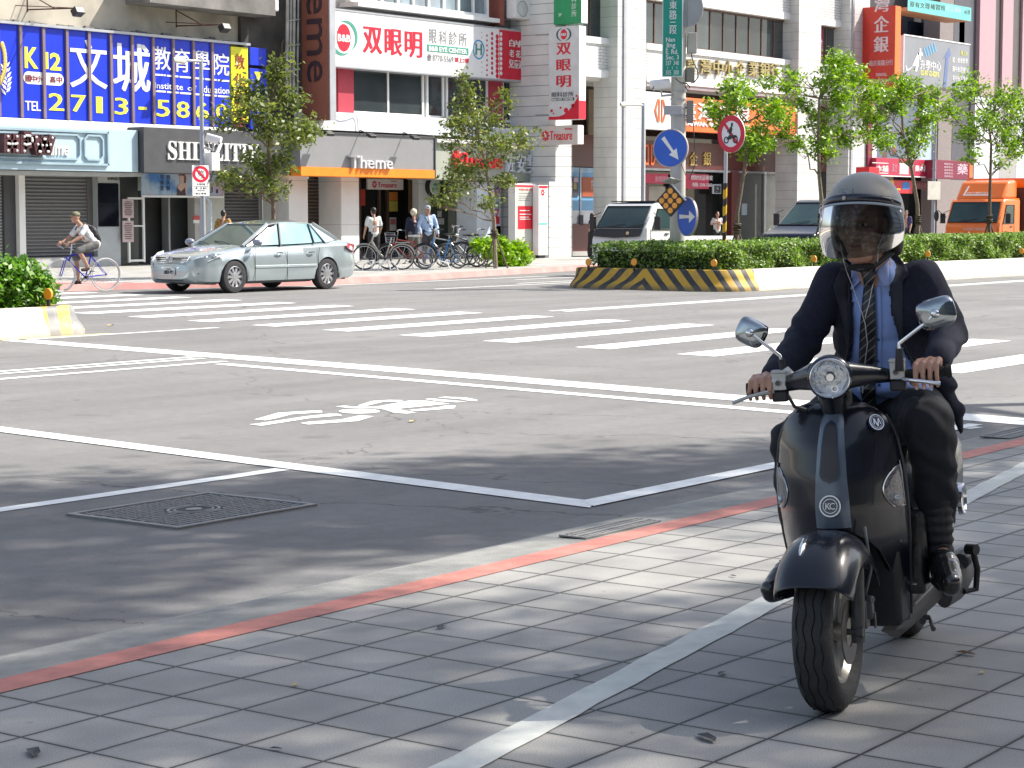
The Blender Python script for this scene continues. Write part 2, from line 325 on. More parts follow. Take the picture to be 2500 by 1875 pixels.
def grille(name,label,cat,c,ux,uy,lx,ly,z,kind):
 t=thing(name,label,cat,(c[0],c[1],z));U=Vector((ux[0],ux[1],0)).normalized();Vv=Vector((uy[0],uy[1],0)).normalized()
 O=Vector((c[0],c[1],z));f=lambda u,v,w:O+U*u+Vv*v+Vector((0,0,w))
 fr=MB();fw_=.035 if kind=='manhole' else.014
 for(a0,a1,b0,b1)in[(-lx,lx,-ly,-ly+fw_),(-lx,lx,ly-fw_,ly),(-lx,-lx+fw_,-ly+fw_,ly-fw_),(lx-fw_,lx,-ly+fw_,ly-fw_)]:
  fr.prism([(a0,b0),(a1,b0),(a1,b1),(a0,b1)],f,-.010 if kind=='manhole' else 0,.010)
 if kind!='manhole':fr.prism([(-lx+fw_,-.012),(lx-fw_,-.012),(lx-fw_,.012),(-lx+fw_,.012)],f,0,.009)
 fr.build('frame',mat('iron_frame',(.27,.265,.255),rough=.6,metal=.1,bump=.3),t)
 MB().prism([(-lx,-ly),(lx,-ly),(lx,ly),(-lx,ly)],f,0,.003).build('plate',mat('iron_dark',(.02,.02,.022),rough=.6),t)
 b=MB()
 if kind=='manhole':
  nx,ny=22,15;sx=(2*lx-.12)/nx;sy=(2*ly-.12)/ny
  for i in range(nx):
   for j in range(ny):
    u=-lx+.06+sx*(i+.5);v=-ly+.06+sy*(j+.5)
    if(u/.17)**2+(v/.13)**2<1:continue
    if(i+j)%2:q=[(u-sx*.62,v-sy*.13),(u+sx*.62,v-sy*.13),(u+sx*.62,v+sy*.13),(u-sx*.62,v+sy*.13)]
    else:q=[(u-sx*.14,v-sy*.42),(u+sx*.14,v-sy*.42),(u+sx*.14,v+sy*.42),(u-sx*.14,v+sy*.42)]
    b.prism(q,f,.0,.008)
  for r0,r1 in((.15,.165),(.115,.125),(.0,.05)):
   m_=28
   for k in range(m_):
    a0,a1=2*math.pi*k/m_,2*math.pi*(k+1)/m_
    b.prism([(r0*math.cos(a0),r0*.75*math.sin(a0)),(r1*math.cos(a0),r1*.75*math.sin(a0)),(r1*math.cos(a1),r1*.75*math.sin(a1)),(r0*math.cos(a1),r0*.75*math.sin(a1))],f,0,.009)
 else:
  nx=26;sx=2*(lx-fw_)/nx
  for i in range(nx):
   u=-lx+fw_+sx*(i+.5)
   b.prism([(u-sx*.13,-ly+fw_),(u+sx*.13,-ly+fw_),(u+sx*.13,ly-fw_),(u-sx*.13,ly-fw_)],f,0,.007)
  for v in(-ly*.5,ly*.5):b.prism([(-lx+fw_,v-.004),(lx-fw_,v-.004),(lx-fw_,v+.004),(-lx+fw_,v+.004)],f,0,.0085)
 b.build('lattice',mat('iron_lattice',(.30,.295,.285),rough=.55,metal=.1,var=.2,scale=20),t)
 return t
grille('manhole_cover','rectangular iron manhole cover with woven lattice set in the shaded asphalt','manhole cover',(7.745,8.135),(1,.02),(-.03,1),.535,.42,ZR+.006,'manhole')
grille('drain_grate','slotted drain grate in the concrete gutter beside the red kerb line, left of the scooter','drain grate',(8.1,5.61),(1,.036),(0,1),.34,.078,-.004,'drain')
d2=gp(2450,1060,-.03)
grille('drain_grate','sunlit drain grate in the gutter at the right edge, behind the scooter rider','drain grate',(d2.x,5.86),(1,.036),(0,1),.50,.11,-.004,'drain')
lm=[mat('dry_leaf',(.17,.10,.05),rough=.7),mat('yellow_leaf',(.5,.35,.10),rough=.7),mat('dark_leaf',(.03,.028,.028),rough=.6)]
spots=[((82,1839),2,'dark flattened leaf on the pavers at the lower left corner',.05),((720,1673),1,'small yellow leaf on the pavers below the red kerb line',.022),((675,1829),2,'dark leaf fragment in a paver joint near the bottom of the picture',.02),((1078,1532),2,'dark twig-like leaf on the pavers left of the cream stripe',.035),((1411,1651),2,'small dark pebble-like leaf beside the cream stripe',.018),((1727,1804),2,'curled dark leaf on the shaded pavers left of the front wheel',.05),((1762,1645),2,'thin dark leaf on the pavers just left of the front tyre',.028),((2360,1597),0,'brown leaf on the shaded pavers right of the scooter',.04),((2398,1643),1,'pale yellow leaf on the pavers at the lower right',.02),((1790,1407),2,'dark leaf on the bright pavers left of the rider\'s shoe',.02),((1007,1029),1,'tiny orange leaf on the asphalt under the motorcycle symbol',.05),((270,795),1,'pale scrap on the asphalt by the end of the left planter',.08)]
for(px,py),mi,lab,s in spots:
 z=ZR+.006 if py<1100 else.004;p=gp(px,py,z);a0=random.random()*3;g=MB()
 ring=[(1.6,0,.0),(.8,.5,.3),(-.5,.45,.5),(-1.4,.1,.15),(-.6,-.5,.3),(.7,-.45,.55)]
 s*=.72;pts=[Vector((x*s,y*s,h*s*.5+.002))for x,y,h in ring];rot=Matrix.Rotation(a0,3,'Z')
 pts=[rot@q+p for q in pts];c=sum(pts,Vector())/6+Vector((0,0,-.1*s));g.add(pts+[c],[(i,(i+1)%6,6)for i in range(6)])
 o=g.build('fallen_leaf',lm[mi],recalc=False);tag(o,lab,'leaf','fallen leaves')
ZF=0.03
M_conc=mat('old_concrete',(.46,.42,.34),rough=.9,var=.14,scale=1.2,var2=.8,scale2=.9,dark=(.17,.16,.14),bump=.25,bscale=40)
M_grime=mat('grimy_concrete',(.20,.19,.175),rough=.9,var=.3,scale=1.5,var2=.6,scale2=1.1,dark=(.05,.05,.05),bump=.3,bscale=30)
M_wht=mat('white_wall',(.70,.70,.68),rough=.7,var=.05,scale=1.5,var2=.15,scale2=1.2,dark=(.5,.5,.48))
M_wht2=mat('white_paint',(.78,.78,.76),rough=.5,var=.03)
M_greyw=mat('grey_wall',(.42,.42,.41),rough=.8,var=.08)
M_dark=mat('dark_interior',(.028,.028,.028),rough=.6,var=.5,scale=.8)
M_dgrey=mat('dark_grey_panel',(.060,.061,.066),rough=.5,var=.12)
M_glass=glass('window_glass',(.045,.055,.058))
M_glassd=glass('shop_glass',(.02,.022,.022),alpha=.86)
M_alu=mat('aluminium',(.55,.56,.57),rough=.4,metal=.6,var=.05)
M_alud=mat('brown_frame',(.12,.07,.05),rough=.5)
M_steel=mat('galvanised',(.45,.46,.48),rough=.45,metal=.5,var=.1)
M_blk=mat('black_metal',(.02,.02,.022),rough=.45)
M_maroon=mat('maroon_granite',(.115,.028,.026),rough=.35,var=.25,scale=30)
M_redp=mat('red_plaster',(.40,.035,.06),rough=.6,var=.06)
def ribbed(name,col,period=.11,axis='Z',lo=.55,rough=.5,metal=.2):
 m=bpy.data.materials.new(name);m.use_nodes=True;nt=m.node_tree;b=nt.nodes['Principled BSDF'];L=nt.links
 tc=nt.nodes.new('ShaderNodeTexCoord');wv=nt.nodes.new('ShaderNodeTexWave');wv.bands_direction=axis;wv.inputs['Scale'].default_value=1/period/3.18;wv.inputs['Distortion'].default_value=0.0
 L.new(tc.outputs['Object'],wv.inputs['Vector'])
 bp=nt.nodes.new('ShaderNodeBump');bp.inputs['Strength'].default_value=1;bp.inputs['Distance'].default_value=.03;L.new(wv.outputs[1],bp.inputs['Height']);L.new(bp.outputs[0],b.inputs['Normal'])
 mx=nt.nodes.new('ShaderNodeMix');mx.data_type='RGBA';mx.inputs[6].default_value=tuple(c*lo for c in col)+(1,);mx.inputs[7].default_value=tuple(col)+(1,);L.new(wv.outputs[1],mx.inputs[0]);L.new(mx.outputs[2],b.inputs['Base Color'])
 b.inputs['Roughness'].default_value=rough;b.inputs['Metallic'].default_value=metal;return m
def tiles(name,base,w,h,joint,mortar=.012,dx=0,dz=0,c2=.94,off=0.0,plane='X'):
 m=bpy.data.materials.new(name);m.use_nodes=True;nt=m.node_tree;b=nt.nodes['Principled BSDF'];L=nt.links
 tc=nt.nodes.new('ShaderNodeTexCoord');sp=nt.nodes.new('ShaderNodeSeparateXYZ');cb=nt.nodes.new('ShaderNodeCombineXYZ');L.new(tc.outputs['Object'],sp.inputs[0])
 ge=nt.nodes.new('ShaderNodeNewGeometry');sn=nt.nodes.new('ShaderNodeSeparateXYZ');L.new(ge.outputs['True Normal'],sn.inputs[0])
 ab=nt.nodes.new('ShaderNodeMath');ab.operation='ABSOLUTE';L.new(sn.outputs[0],ab.inputs[0]);gt=nt.nodes.new('ShaderNodeMath');gt.operation='GREATER_THAN';gt.inputs[1].default_value=.5;L.new(ab.outputs[0],gt.inputs[0])
 mxx=nt.nodes.new('ShaderNodeMix');L.new(gt.outputs[0],mxx.inputs[0]);L.new(sp.outputs[0],mxx.inputs[2]);L.new(sp.outputs[1],mxx.inputs[3])
 L.new(mxx.outputs[0],cb.inputs[0]);L.new(sp.outputs[2],cb.inputs[1])
 mp=nt.nodes.new('ShaderNodeMapping');mp.inputs['Location'].default_value=(dx,dz,0);L.new(cb.outputs[0],mp.inputs[0])
 br=nt.nodes.new('ShaderNodeTexBrick');br.offset=off;br.inputs['Scale'].default_value=1;br.inputs['Brick Width'].default_value=w;br.inputs['Row Height'].default_value=h;br.inputs['Mortar Size'].default_value=mortar;br.inputs['Mortar Smooth'].default_value=.2
 br.inputs['Color1'].default_value=tuple(base)+(1,);br.inputs['Color2'].default_value=tuple(x*c2 for x in base)+(1,);br.inputs['Mortar'].default_value=tuple(joint)+(1,);L.new(mp.outputs[0],br.inputs['Vector'])
 nz=nt.nodes.new('ShaderNodeTexNoise');nz.inputs['Scale'].default_value=1.3;nz.inputs['Detail'].default_value=6;L.new(tc.outputs['Object'],nz.inputs['Vector'])
 mr=nt.nodes.new('ShaderNodeMapRange');mr.inputs[1].default_value=.3;mr.inputs[2].default_value=.7;mr.inputs[3].default_value=.88;mr.inputs[4].default_value=1.05;L.new(nz.outputs[0],mr.inputs[0])
 s=nt.nodes.new('ShaderNodeVectorMath');s.operation='SCALE';L.new(br.outputs[0],s.inputs[0]);L.new(mr.outputs[0],s.inputs[3]);L.new(s.outputs[0],b.inputs['Base Color']);b.inputs['Roughness'].default_value=.35
 return m
M_shut=ribbed('roller_shutter',(.20,.20,.205),.10,lo=.45)
M_shutb=ribbed('brown_shutter',(.22,.17,.135),.11,lo=.4)
M_tile=tiles('white_band_tiles',(.72,.72,.69),.62/13,.345,(.22,.22,.22),.006)
M_tileh=tiles('white_long_tiles',(.74,.74,.71),9.0,.345,(.16,.16,.16),.010)
M_brick=tiles('white_brick_tiles',(.72,.72,.69),.34,.105,(.34,.34,.33),.011,off=.5)
def part_box(name,parent,m,r,Y0,Y1,bevel=0.0,mb=None):
 g=MB();g.box(r[0],r[1],Y0,Y1,r[2],r[3]);return g.build(name,m,parent,bevel=bevel)
def window(parent,r,Y,bars=1,frame=M_alu,gl=None,fw=.05,depth=.08,name='window',mid=None,back=None):
 0
 g=MB();x0,x1,z0,z1=r
 g.box(x0,x1,Y-depth,Y,z0,z0+fw);g.box(x0,x1,Y-depth,Y,z1-fw,z1);g.box(x0,x0+fw,Y-depth,Y,z0+fw,z1-fw);g.box(x1-fw,x1,Y-depth,Y,z0+fw,z1-fw)
 for k in range(1,bars):xm=x0+(x1-x0)*k/bars;g.box(xm-fw*.4,xm+fw*.4,Y-depth*.8,Y-.01,z0+fw,z1-fw)
 if mid:zm=z0+(z1-z0)*mid;g.box(x0+fw,x1-fw,Y-depth*.7,Y-.02,zm-fw*.4,zm+fw*.4)
 f=g.build(name,frame,parent)
 part_box('pane',f,gl or M_glass,(x0+fw*.5,x1-fw*.5,z0+fw*.5,z1-fw*.5),Y-depth*.45,Y-depth*.35)
 if back:part_box('blind',f,back,(x0+fw,x1-fw,z0+(z1-z0)*.35,z1-fw),Y+.05,Y+.07)
 return f
g=MB();kx=[-80,29.5,31,33,34.6,38.5,48,60,120];ky=[33.5,33.5,33.0,32.3,31.9,32.3,34.4,35.4,36.0]
kf=lambda x:float(np.interp(x,kx,ky));xs=np.linspace(-80,120,240)
for i in range(239):
 a,b_=xs[i],xs[i+1];g.add([(a,kf(a)+.22,ZF),(b_,kf(b_)+.22,ZF),(b_,90,ZF),(a,90,ZF)],[(0,1,2,3)])
struct('far_pavement',g,pavers('far_pavers',0,0,.6,.6,(.36,.355,.33),(.25,.25,.24)),recalc=False)
g=MB()
for i in range(239):
 a,b_=xs[i],xs[i+1]
 g.add([(a,kf(a),ZR),(b_,kf(b_),ZR),(b_,kf(b_)+.05,ZF+.003),(a,kf(a)+.05,ZF+.003)],[(0,1,2,3)]);g.add([(a,kf(a)+.05,ZF+.003),(b_,kf(b_)+.05,ZF+.003),(b_,kf(b_)+.24,ZF+.003),(a,kf(a)+.24,ZF+.003)],[(0,1,2,3)])
struct('far_kerb',g,mat('far_kerb_red',(.52,.22,.20),rough=.75,var=.15,scale=2,var2=.5,scale2=1.5,dark=(.50,.42,.38)),recalc=False)
g=MB();
for i in range(239):
 a,b_=xs[i],xs[i+1]
 if b_<31.2:g.add([(a,kf(a)+.5,ZF+.005),(b_,kf(b_)+.5,ZF+.005),(b_,kf(b_)+2.6,ZF+.005),(a,kf(a)+2.6,ZF+.005)],[(0,1,2,3)])
struct('far_red_tiles',g,pavers('red_tiles',0,0,.4,.4,(.42,.40,.37),(.35,.3,.28),red=True),recalc=False)
g=MB();band(g,(30,34.2),(60,37.2),.12,ZF+.006);struct('far_pavement_line',g,M_white)
YA=44.0
bA=thing('shop_building','grimy beige concrete building at the far left, above the blue school sign and two shopfronts','building',(30,YA,ZF))
XA0,XA1=fp(-700,300,YA).x,fp(735,300,YA).x
zL=lambda py,px=300,Y=YA:fp(px,py,Y).z
zs_top=zL(90);zled=zL(312)
g=MB();g.box(XA0,XA1,YA,YA+10,zled,14);g.build('wall',M_conc,bA)
g=MB();g.box(XA0,XA1,YA+1.2,YA+9.8,2.2,zled-.001);g.build('inner_wall',M_greyw,bA)
r=rr(360,655,-40,22,YA-.9);g=MB();g.box(r[0],r[1]+.2,YA-1.0,YA,r[2],r[3]+.4);g.build('balcony_slab',M_grime,bA)
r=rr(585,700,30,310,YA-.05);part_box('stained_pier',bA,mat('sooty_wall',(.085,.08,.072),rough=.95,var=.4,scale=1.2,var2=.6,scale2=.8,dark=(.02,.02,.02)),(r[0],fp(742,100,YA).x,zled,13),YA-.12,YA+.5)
g=MB();xx=fp(0,50,YA).x
for k in range(90):
 x=xx+k*.19;
 if x>fp(560,50,YA).x:break
 z0=fp(0,50,YA-.2).z-.05+.04*math.sin(k*1.3);h=.06+.07*random.random();g.box(x,x+.17,YA-.05-.05*random.random(),YA+.01,z0,z0+h)
g.build('flaking_edge',M_grime,bA)
r=rr(-700,560,285,314,YA);g=MB();g.box(XA0,fp(560,300,YA).x,YA-.35,YA,r[2],r[3]);g.build('ledge',M_wht2,bA,bevel=.02)
YG=44.9;zt=fp(200,425,YG).z
def GA(name,px0,px1,m,Y=YG,zt_=None,zb=ZF,d=.3,py0=None,py1=None):
 pm=(px0+px1)/2;z1=zt_ or zt
 if py0 is not None:z1=fp(pm,py0,Y).z
 if py1 is not None:zb=fp(pm,py1,Y).z
 return part_box(name,bA,m,(fp(px0,500,Y).x,fp(px1,500,Y).x,zb,z1),Y,Y+d)
GA('shutter',-300,10,ribbed('pale_shutter',(.62,.62,.60),.085,lo=.25));GA('pillar',10,47,M_dgrey,Y=YG-.1);GA('pillar',47,62,M_wht2,Y=YG-.25)
GA('shutter',62,213,M_shut);GA('shutter_panel',213,237,mat('shutter_side',(.10,.095,.09),rough=.6),Y=YG-.02)
GA('step',62,240,M_greyw,Y=YG-.35,zt_=ZF+.28)
GA('white_panel',237,293,mat('pale_grey_panel',(.40,.43,.45),rough=.4),Y=YG-.2)
o=GA('display_window',241,290,glass('black_glass',(.006,.007,.012),.03,1.0),Y=YG-.24,py0=448,py1=553,d=.03)
GA('door_glass',293,337,mat('case_back',(.06,.065,.06),rough=.4),Y=YG)
fr=MB();x0,x1=fp(296,500,YG).x,fp(336,500,YG).x;za,zb_=fp(316,482,YG).z,fp(316,640,YG).z
for(a,b_,c,d_)in[(x0,x0+.06,zb_,za),(x1-.06,x1,zb_,za),(x0+.06,x1-.06,za-.06,za),(x0+.06,x1-.06,zb_+.02,zb_+.08),(x0+.06,x1-.06,fp(316,553,YG).z,fp(316,550,YG).z)]:fr.box(a,b_,YG-.3,YG-.24,c,d_)
fr.build('display_frame',M_wht2,bA)
GA('doorway',337,475,M_dark,Y=YG+1.0,zt_=zt);GA('door_glass',415,470,mat('grey_door',(.05,.055,.055),rough=.2),Y=YG+.6,zt_=zt);GA('door_edge',411,415,M_alu,Y=YG+.55,zt_=zt)
GA('wall_panel',475,500,mat('dim_white',(.45,.44,.42),rough=.6),Y=YG);GA('wall_panel',500,548,mat('dim_white2',(.52,.53,.48),rough=.6),Y=YG-.1)
GA('shutter',548,634,M_shut);GA('wall_panel',634,640,M_greyw,Y=YG-.05)
GA('shutter',752,778,M_shutb,Y=YG)
def pillar(parent,pxa,pxb,depth,Y,py0,m,name='pillar',zt_=None):
 x0,x1=fp(pxa,500,Y).x,fp(pxb,500,Y).x;g=MB();g.box(x0,x1,Y,Y+depth,ZF,zt_ or fp(pxa,py0,Y).z);return g.build(name,m,parent,bevel=.015)
r=rr(0,345,419,428,YA-.6);part_box('canopy',bA,M_greyw,(XA0,fp(345,420,YA-.6).x,r[2],r[3]),YA-.6,YG)
GA('wall_notice',472,487,mat('red_white_sticker',(.55,.08,.08),rough=.5),Y=YG-.04,py0=527,py1=537,d=.02);GA('wall_notice',472,486,M_wht2,Y=YG-.04,py0=537,py1=545,d=.02)
r=rr(240,290,424,446,YG-.3);o=part_box('door_header',bA,mat('header_grey',(.36,.37,.36),rough=.6),r,YG-.28,YG-.2)
g=MB();g.text('SHINZITIY',front(YG-.28),(fp(246,430,YG).x,fp(281,430,YG).x,fp(265,440,YG).z,fp(265,431,YG).z),.01,off=.02);g.build('lettering',M_blk,o)
YB=43.6
bB=thing('clinic_building','white building with red piers, a clinic upstairs and two shops below','building',(45,YB,ZF))
XB0,XB1=fp(735,300,YB).x,fp(1397,300,YB).x
zB=lambda py,px=1040,Y=YB:fp(px,py,Y).z
zsl0,zsl1=zB(333),zB(290)
g=MB();g.box(XB0,XB1,YB+.4,YB+10,zsl0,14);g.build('wall',M_wht,bB)
g=MB();g.box(XB0,fp(1060,300,YB).x,YB-.7,YB+.4,zsl0+.02,zsl1);g.box(fp(1060,300,YB).x,XB1-1.2,YB-.6,YB+.4,zsl0,zsl1-.2);g.build('floor_slab',mat('bluish_white',(.66,.69,.72),rough=.6,var=.05,scale=2),bB)
for(pa,pb)in((820,858),(1190,1222)):r=rr(pa,pb,165,287,YB);part_box('red_pier',bB,M_redp,(r[0],r[1],zsl1,zB(160)),YB-.1,YB+.4)
zw0,zw1=zB(288),zB(172)
for(pa,pb,bars,bl)in((857,1034,2,None),(1040,1083,1,None),(1088,1190,1,mat('pale_blind',(.45,.52,.50),rough=.7)),(1224,1256,1,None),(1257,1294,1,None)):
 window(bB,(fp(pa,230,YB).x,fp(pb,230,YB).x,zw0,zw1),YB+.05,bars,frame=M_wht2,fw=.09,back=bl)
r=rr(857,1190,160,178,YB);part_box('window_blind',bB,mat('cream_blind',(.6,.62,.55),rough=.7),(fp(861,230,YB+.2).x,fp(1030,230,YB+.2).x,zw1-.42,zw1-.06),YB+.1,YB+.14)
g=MB();g.ell((fp(1062,230,YB+.2).x,YB+.2,zw0+.75),(.18,.1,.5),nu=10,nv=6)
for k in range(30):a=random.random()*6.28;g.ell((fp(1062,230,YB+.2).x+.2*math.cos(a),YB+.16,zw0+.7+.6*(random.random()-.4)),(.07,.03,.08),nu=6,nv=4)
g.build('window_plant',mat('indoor_plant',(.04,.12,.03),rough=.7),bB)
zu0,zu1=zB(32,1000),9.2
window(bB,(fp(850,20,YB-.2).x,fp(1188,20,YB-.2).x,zu0+.1,zu1),YB-.1,9,frame=M_wht2,fw=.12,depth=.2,gl=glass('pale_glass',(.22,.27,.30),.08,1.0))
g=MB();g.box(fp(846,30,YB).x,fp(1192,30,YB).x,YB-.5,YB+.3,zu0-.04,zu0+.1);g.build('window_sill',M_wht2,bB)
g=MB();g.box(fp(1192,20,YB).x,fp(1203,20,YB).x,YB-.5,YB,zu0-.1,zu1);g.build('red_post',mat('rust_red',(.25,.07,.05),rough=.7),bB)
g=MB();g.box(fp(1203,30,YB).x,XB1-1.4,YB-.05,YB+.4,zB(88,1260),13);g.build('stained_wall',M_grime,bB)
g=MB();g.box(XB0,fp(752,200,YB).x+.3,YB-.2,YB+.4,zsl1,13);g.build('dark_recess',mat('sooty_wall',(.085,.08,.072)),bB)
zt=zB(440,960);YR=46.3
def GB(name,px0,px1,m,Y=YR,d=.3,py0=None,py1=None,zt_=None):
 pm=(px0+px1)/2;z1=fp(pm,py0,Y).z if py0 is not None else(zt_ or zsl0);z0=fp(pm,py1,Y).z if py1 is not None else ZF
 return part_box(name,bB,m,(fp(px0,500,Y).x,fp(px1,500,Y).x,z0,z1),Y,Y+d)
M_mwall=tiles('marble_white',(.66,.67,.66),3.0,1.35,(.45,.45,.45),.012,c2=.97,dz=.2)
pillar(bB,705,752,1.1,YB,420,M_mwall,zt_=zsl0);pillar(bB,832,877,.95,YB,420,M_mwall,zt_=zsl0)
pillar(bB,1165,1206,.9,YB-.6,440,mat('pale_blue_white',(.62,.68,.74),rough=.5),zt_=zB(445,1200));pillar(bB,1023,1052,.3,YB+1.2,440,M_mwall,zt_=zsl0)
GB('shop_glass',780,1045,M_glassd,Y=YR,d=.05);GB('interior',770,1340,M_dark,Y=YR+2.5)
for(pa,pb)in((877,882),(925,930),(945,950),(1010,1014)):GB('door_frame',pa,pb,M_alud if pa<1000 else mat('warm_wood',(.35,.22,.09),rough=.5),Y=YR-.1,d=.08)
GB('poster',880,892,mat('poster_red',(.45,.05,.03),rough=.6),Y=YR-.12,py0=462,py1=502,d=.02);GB('poster',951,971,mat('poster_orange',(.75,.25,.05),rough=.6),Y=YR-.12,py0=469,py1=490,d=.02);GB('poster',951,971,mat('poster_yellow',(.62,.55,.10),rough=.6),Y=YR-.12,py0=491,py1=516,d=.02)
o=GB('poster',952,967,M_wht2,Y=YR-.14,py0=531,py1=563,d=.02);GB('poster',953,966,mat('poster_pink',(.6,.2,.2),rough=.6),Y=YR-.15,py0=534,py1=548,d=.02)
GB('warm_panel',998,1012,mat('warm_wood',(.35,.22,.09)),Y=YR-.05,py0=440,py1=520,d=.03)  # narrow panel in the even warm wood colour
GB('side_door',1053,1110,mat('door_greenish',(.09,.11,.09),rough=.3),Y=YR-1.2,d=.1)
GB('door_frame',1110,1124,mat('pale_green_grey',(.45,.47,.40),rough=.5),Y=YR-1.5,d=.3)
for(pa,pb,a,b_)in((1069,1078,515,530),(1067,1084,533,548)):GB('door_notice',pa,pb,M_wht2,Y=YR-1.24,py0=a,py1=b_,d=.02)
GB('wall_panel',1124,1152,M_mwall,Y=YR-1.6,d=.3)
o=GB('name_plaque',1133,1144,mat('plaque_black',(.05,.04,.02),rough=.3),Y=YR-1.66,py0=482,py1=540,d=.03)
g=MB()
for k,ch in enumerate('佐安集品診所'):g.text(ch,front(YR-1.66),(fp(1135,500,YR-1.66).x,fp(1142,500,YR-1.66).x,fp(1138,493+k*8.5,YR-1.66).z,fp(1138,486+k*8.5,YR-1.66).z),.01,off=.02)
g.build('lettering',mat('gold',(.55,.40,.12),rough=.35,metal=.4),o)
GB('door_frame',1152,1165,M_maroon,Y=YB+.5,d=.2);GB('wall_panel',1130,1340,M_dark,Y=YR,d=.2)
GB('blue_strip',1157,1165,mat('sky_blue',(.22,.50,.80),rough=.5),Y=YB+.45,py0=470,py1=515,d=.04)
r=rr(1206,1222,438,590,YB-.2);o=part_box('side_poster',bB,mat('lilac',(.50,.52,.66),rough=.6),r,YB-.2,YB-.14)
g=MB()
for k,(ch,mi)in enumerate(zip('益日三商71',[0,1,2,2,1,1])):zz=fp(1214,452+k*17,YB-.2).z;g.text(ch,front(YB-.2),(fp(1209,500,YB-.2).x,fp(1219,500,YB-.2).x,zz-.14,zz+.12),.01,off=.015,mi=mi)
g.build('lettering',[mat('violet',(.18,.08,.45)),mat('red_ink',(.6,.03,.05)),mat('blue_ink',(.10,.20,.45))],o)
GB('wall_base',1206,1222,M_maroon,Y=YB-.2,py0=552,py1=630,d=.1)
g=MB();g.box(fp(1341,500,YB-2.0).x,fp(1397,500,YB-2.0).x,YB-2.0,YB+.4,ZF,zB(447,1350));g.box(fp(1357,400,YB-2.0).x,fp(1397,400,YB-2.0).x,YB-1.99,YB+.41,zB(447,1350),13);g.build('corner_pier',M_tileh,bB)
g=MB();g.box(fp(1318,200,YB-1.2).x,fp(1358,200,YB-1.2).x,YB-1.2,YB+.4,fp(1340,350,YB-1.2).z,13);g.build('end_wall',M_wht,bB)
YC=40.6
bC=thing('bank_building','white tiled bank building right of centre with dark ribbon windows and maroon granite ground floor','building',(60,YC,ZF))
fx=lambda px,Y,py=300:fp(px,py,Y).x
YS=YC+.42
def CB(name,px0,px1,pt,pb,m,Y,d,zb=None,zt_=None,bev=0):
 pm=(px0+px1)/2;g=MB();g.box(fx(px0,Y),fx(px1,Y),Y,Y+d,zb if zb is not None else fp(pm,pb,Y).z,zt_ if zt_ is not None else fp(pm,pt,Y).z);return g.build(name,m,bC,bevel=bev)
YCb=YC+2.6
CB('pillar',1507,1576,0,0,M_tile,YC,1.0,ZF,13);CB('conduit',1523,1529,0,0,M_steel,YC-.05,.045,ZF,13)
CB('pillar',1948,2002,0,0,M_tile,YC,1.0,ZF,13);CB('pillar',2072,2120,0,0,M_tile,YC,1.0,ZF,13);CB('conduit',2079,2083,0,0,M_steel,YC-.05,.045,ZF,13)
zsp0,zsp1=fp(1450,188,YS).z,fp(1450,90,YS).z
ctop,cbot=zsp1,zsp0
for(a,b_)in((1397,1507),(1577,1948),(1999,2073)):
 X0,X1=fx(a,YS),fx(b_,YS)-.01
 g=MB();g.box(X0,X1,YS,YS+.25,cbot+.25,ctop-.22);g.build('brick_spandrel',M_brick,bC)
 g=MB();g.box(X0,X1,YS-.06,YS+.3,ctop-.22,ctop);g.box(X0,X1,YS-.06,YS+.3,cbot,cbot+.25);g.build('white_band',M_wht2,bC)
 wtop=fp(1750,22,YS).z
 g=MB();g.box(X0,X1,YS-.03,YS+.3,wtop,wtop+.25);g.build('white_band',M_wht2,bC);g=MB();g.box(X0,X1,YS,YS+.25,wtop+.25,13);g.build('brick_spandrel',M_brick,bC)
w0,w1=ctop,fp(1750,22,YS).z
window(bC,(fx(1397,YS),fx(1486,YS),w0,w1),YS+.35,3,frame=M_alud,fw=.06)
window(bC,(fx(1577,YS),fx(1932,YS),w0,w1),YS+.35,11,frame=M_alud,fw=.07,depth=.1)
window(bC,(fx(2002,YS),fx(2058,YS),w0,w1),YS+.35,2,frame=M_alud,fw=.06);g=MB();g.box(fx(2004,YS),fx(2024,YS),YS+.31,YS+.34,w0+.1,w1-.1);o=g.build('sign_reflection',mat('reflected_red',(.28,.02,.05),rough=.4),bC)  # red sign's reflection in this window, built as a dull red panel
g=MB();g.text('業',front(YS+.31),(fx(2008,YS),fx(2022,YS),w0+.6,w0+1.05),.01,off=.02);g.text('金',front(YS+.31),(fx(2008,YS),fx(2022,YS),w0+.12,w0+.55),.01,off=.02);g.build('lettering',mat('reflected_pink',(.6,.4,.45)),o)  # characters of the reflected sign, coloured in as part of that reflection
CB('tile_reveal',1932,1949,0,0,M_brick,YS-.001,.9,ctop,w1)
CB('tile_reveal',1486,1508,0,0,M_brick,YS-.001,.9,ctop,13)
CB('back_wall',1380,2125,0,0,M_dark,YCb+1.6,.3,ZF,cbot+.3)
CB('ceiling_panel',1397,2110,0,0,M_wht2,YS+.3,2.6,cbot-.1,cbot)
CB('upper_glass',1397,1507,0,0,M_glassd,YCb,.1,fp(1440,330,YCb).z,cbot-.1);CB('brass_strip',1437,1468,0,0,mat('brass_panel',(.25,.20,.13),rough=.4),YCb-.1,.09,fp(1440,330,YCb).z,fp(1450,220,YCb).z)
CB('granite_fascia',1397,1507,330,408,M_maroon,YCb-.1,.3)
o=CB('mural',1397,1507,410,548,mat('mural_blue',(.18,.42,.68),rough=.5,var=.05),YCb-.05,.1)
CB('mural_foot',1397,1507,514,549,mat('mural_white',(.65,.68,.72),rough=.5),YCb-.055,.1);CB('mural_clouds',1397,1507,410,422,mat('mural_cloud',(.35,.55,.72),rough=.5,var=.35,scale=2),YCb-.058,.1)
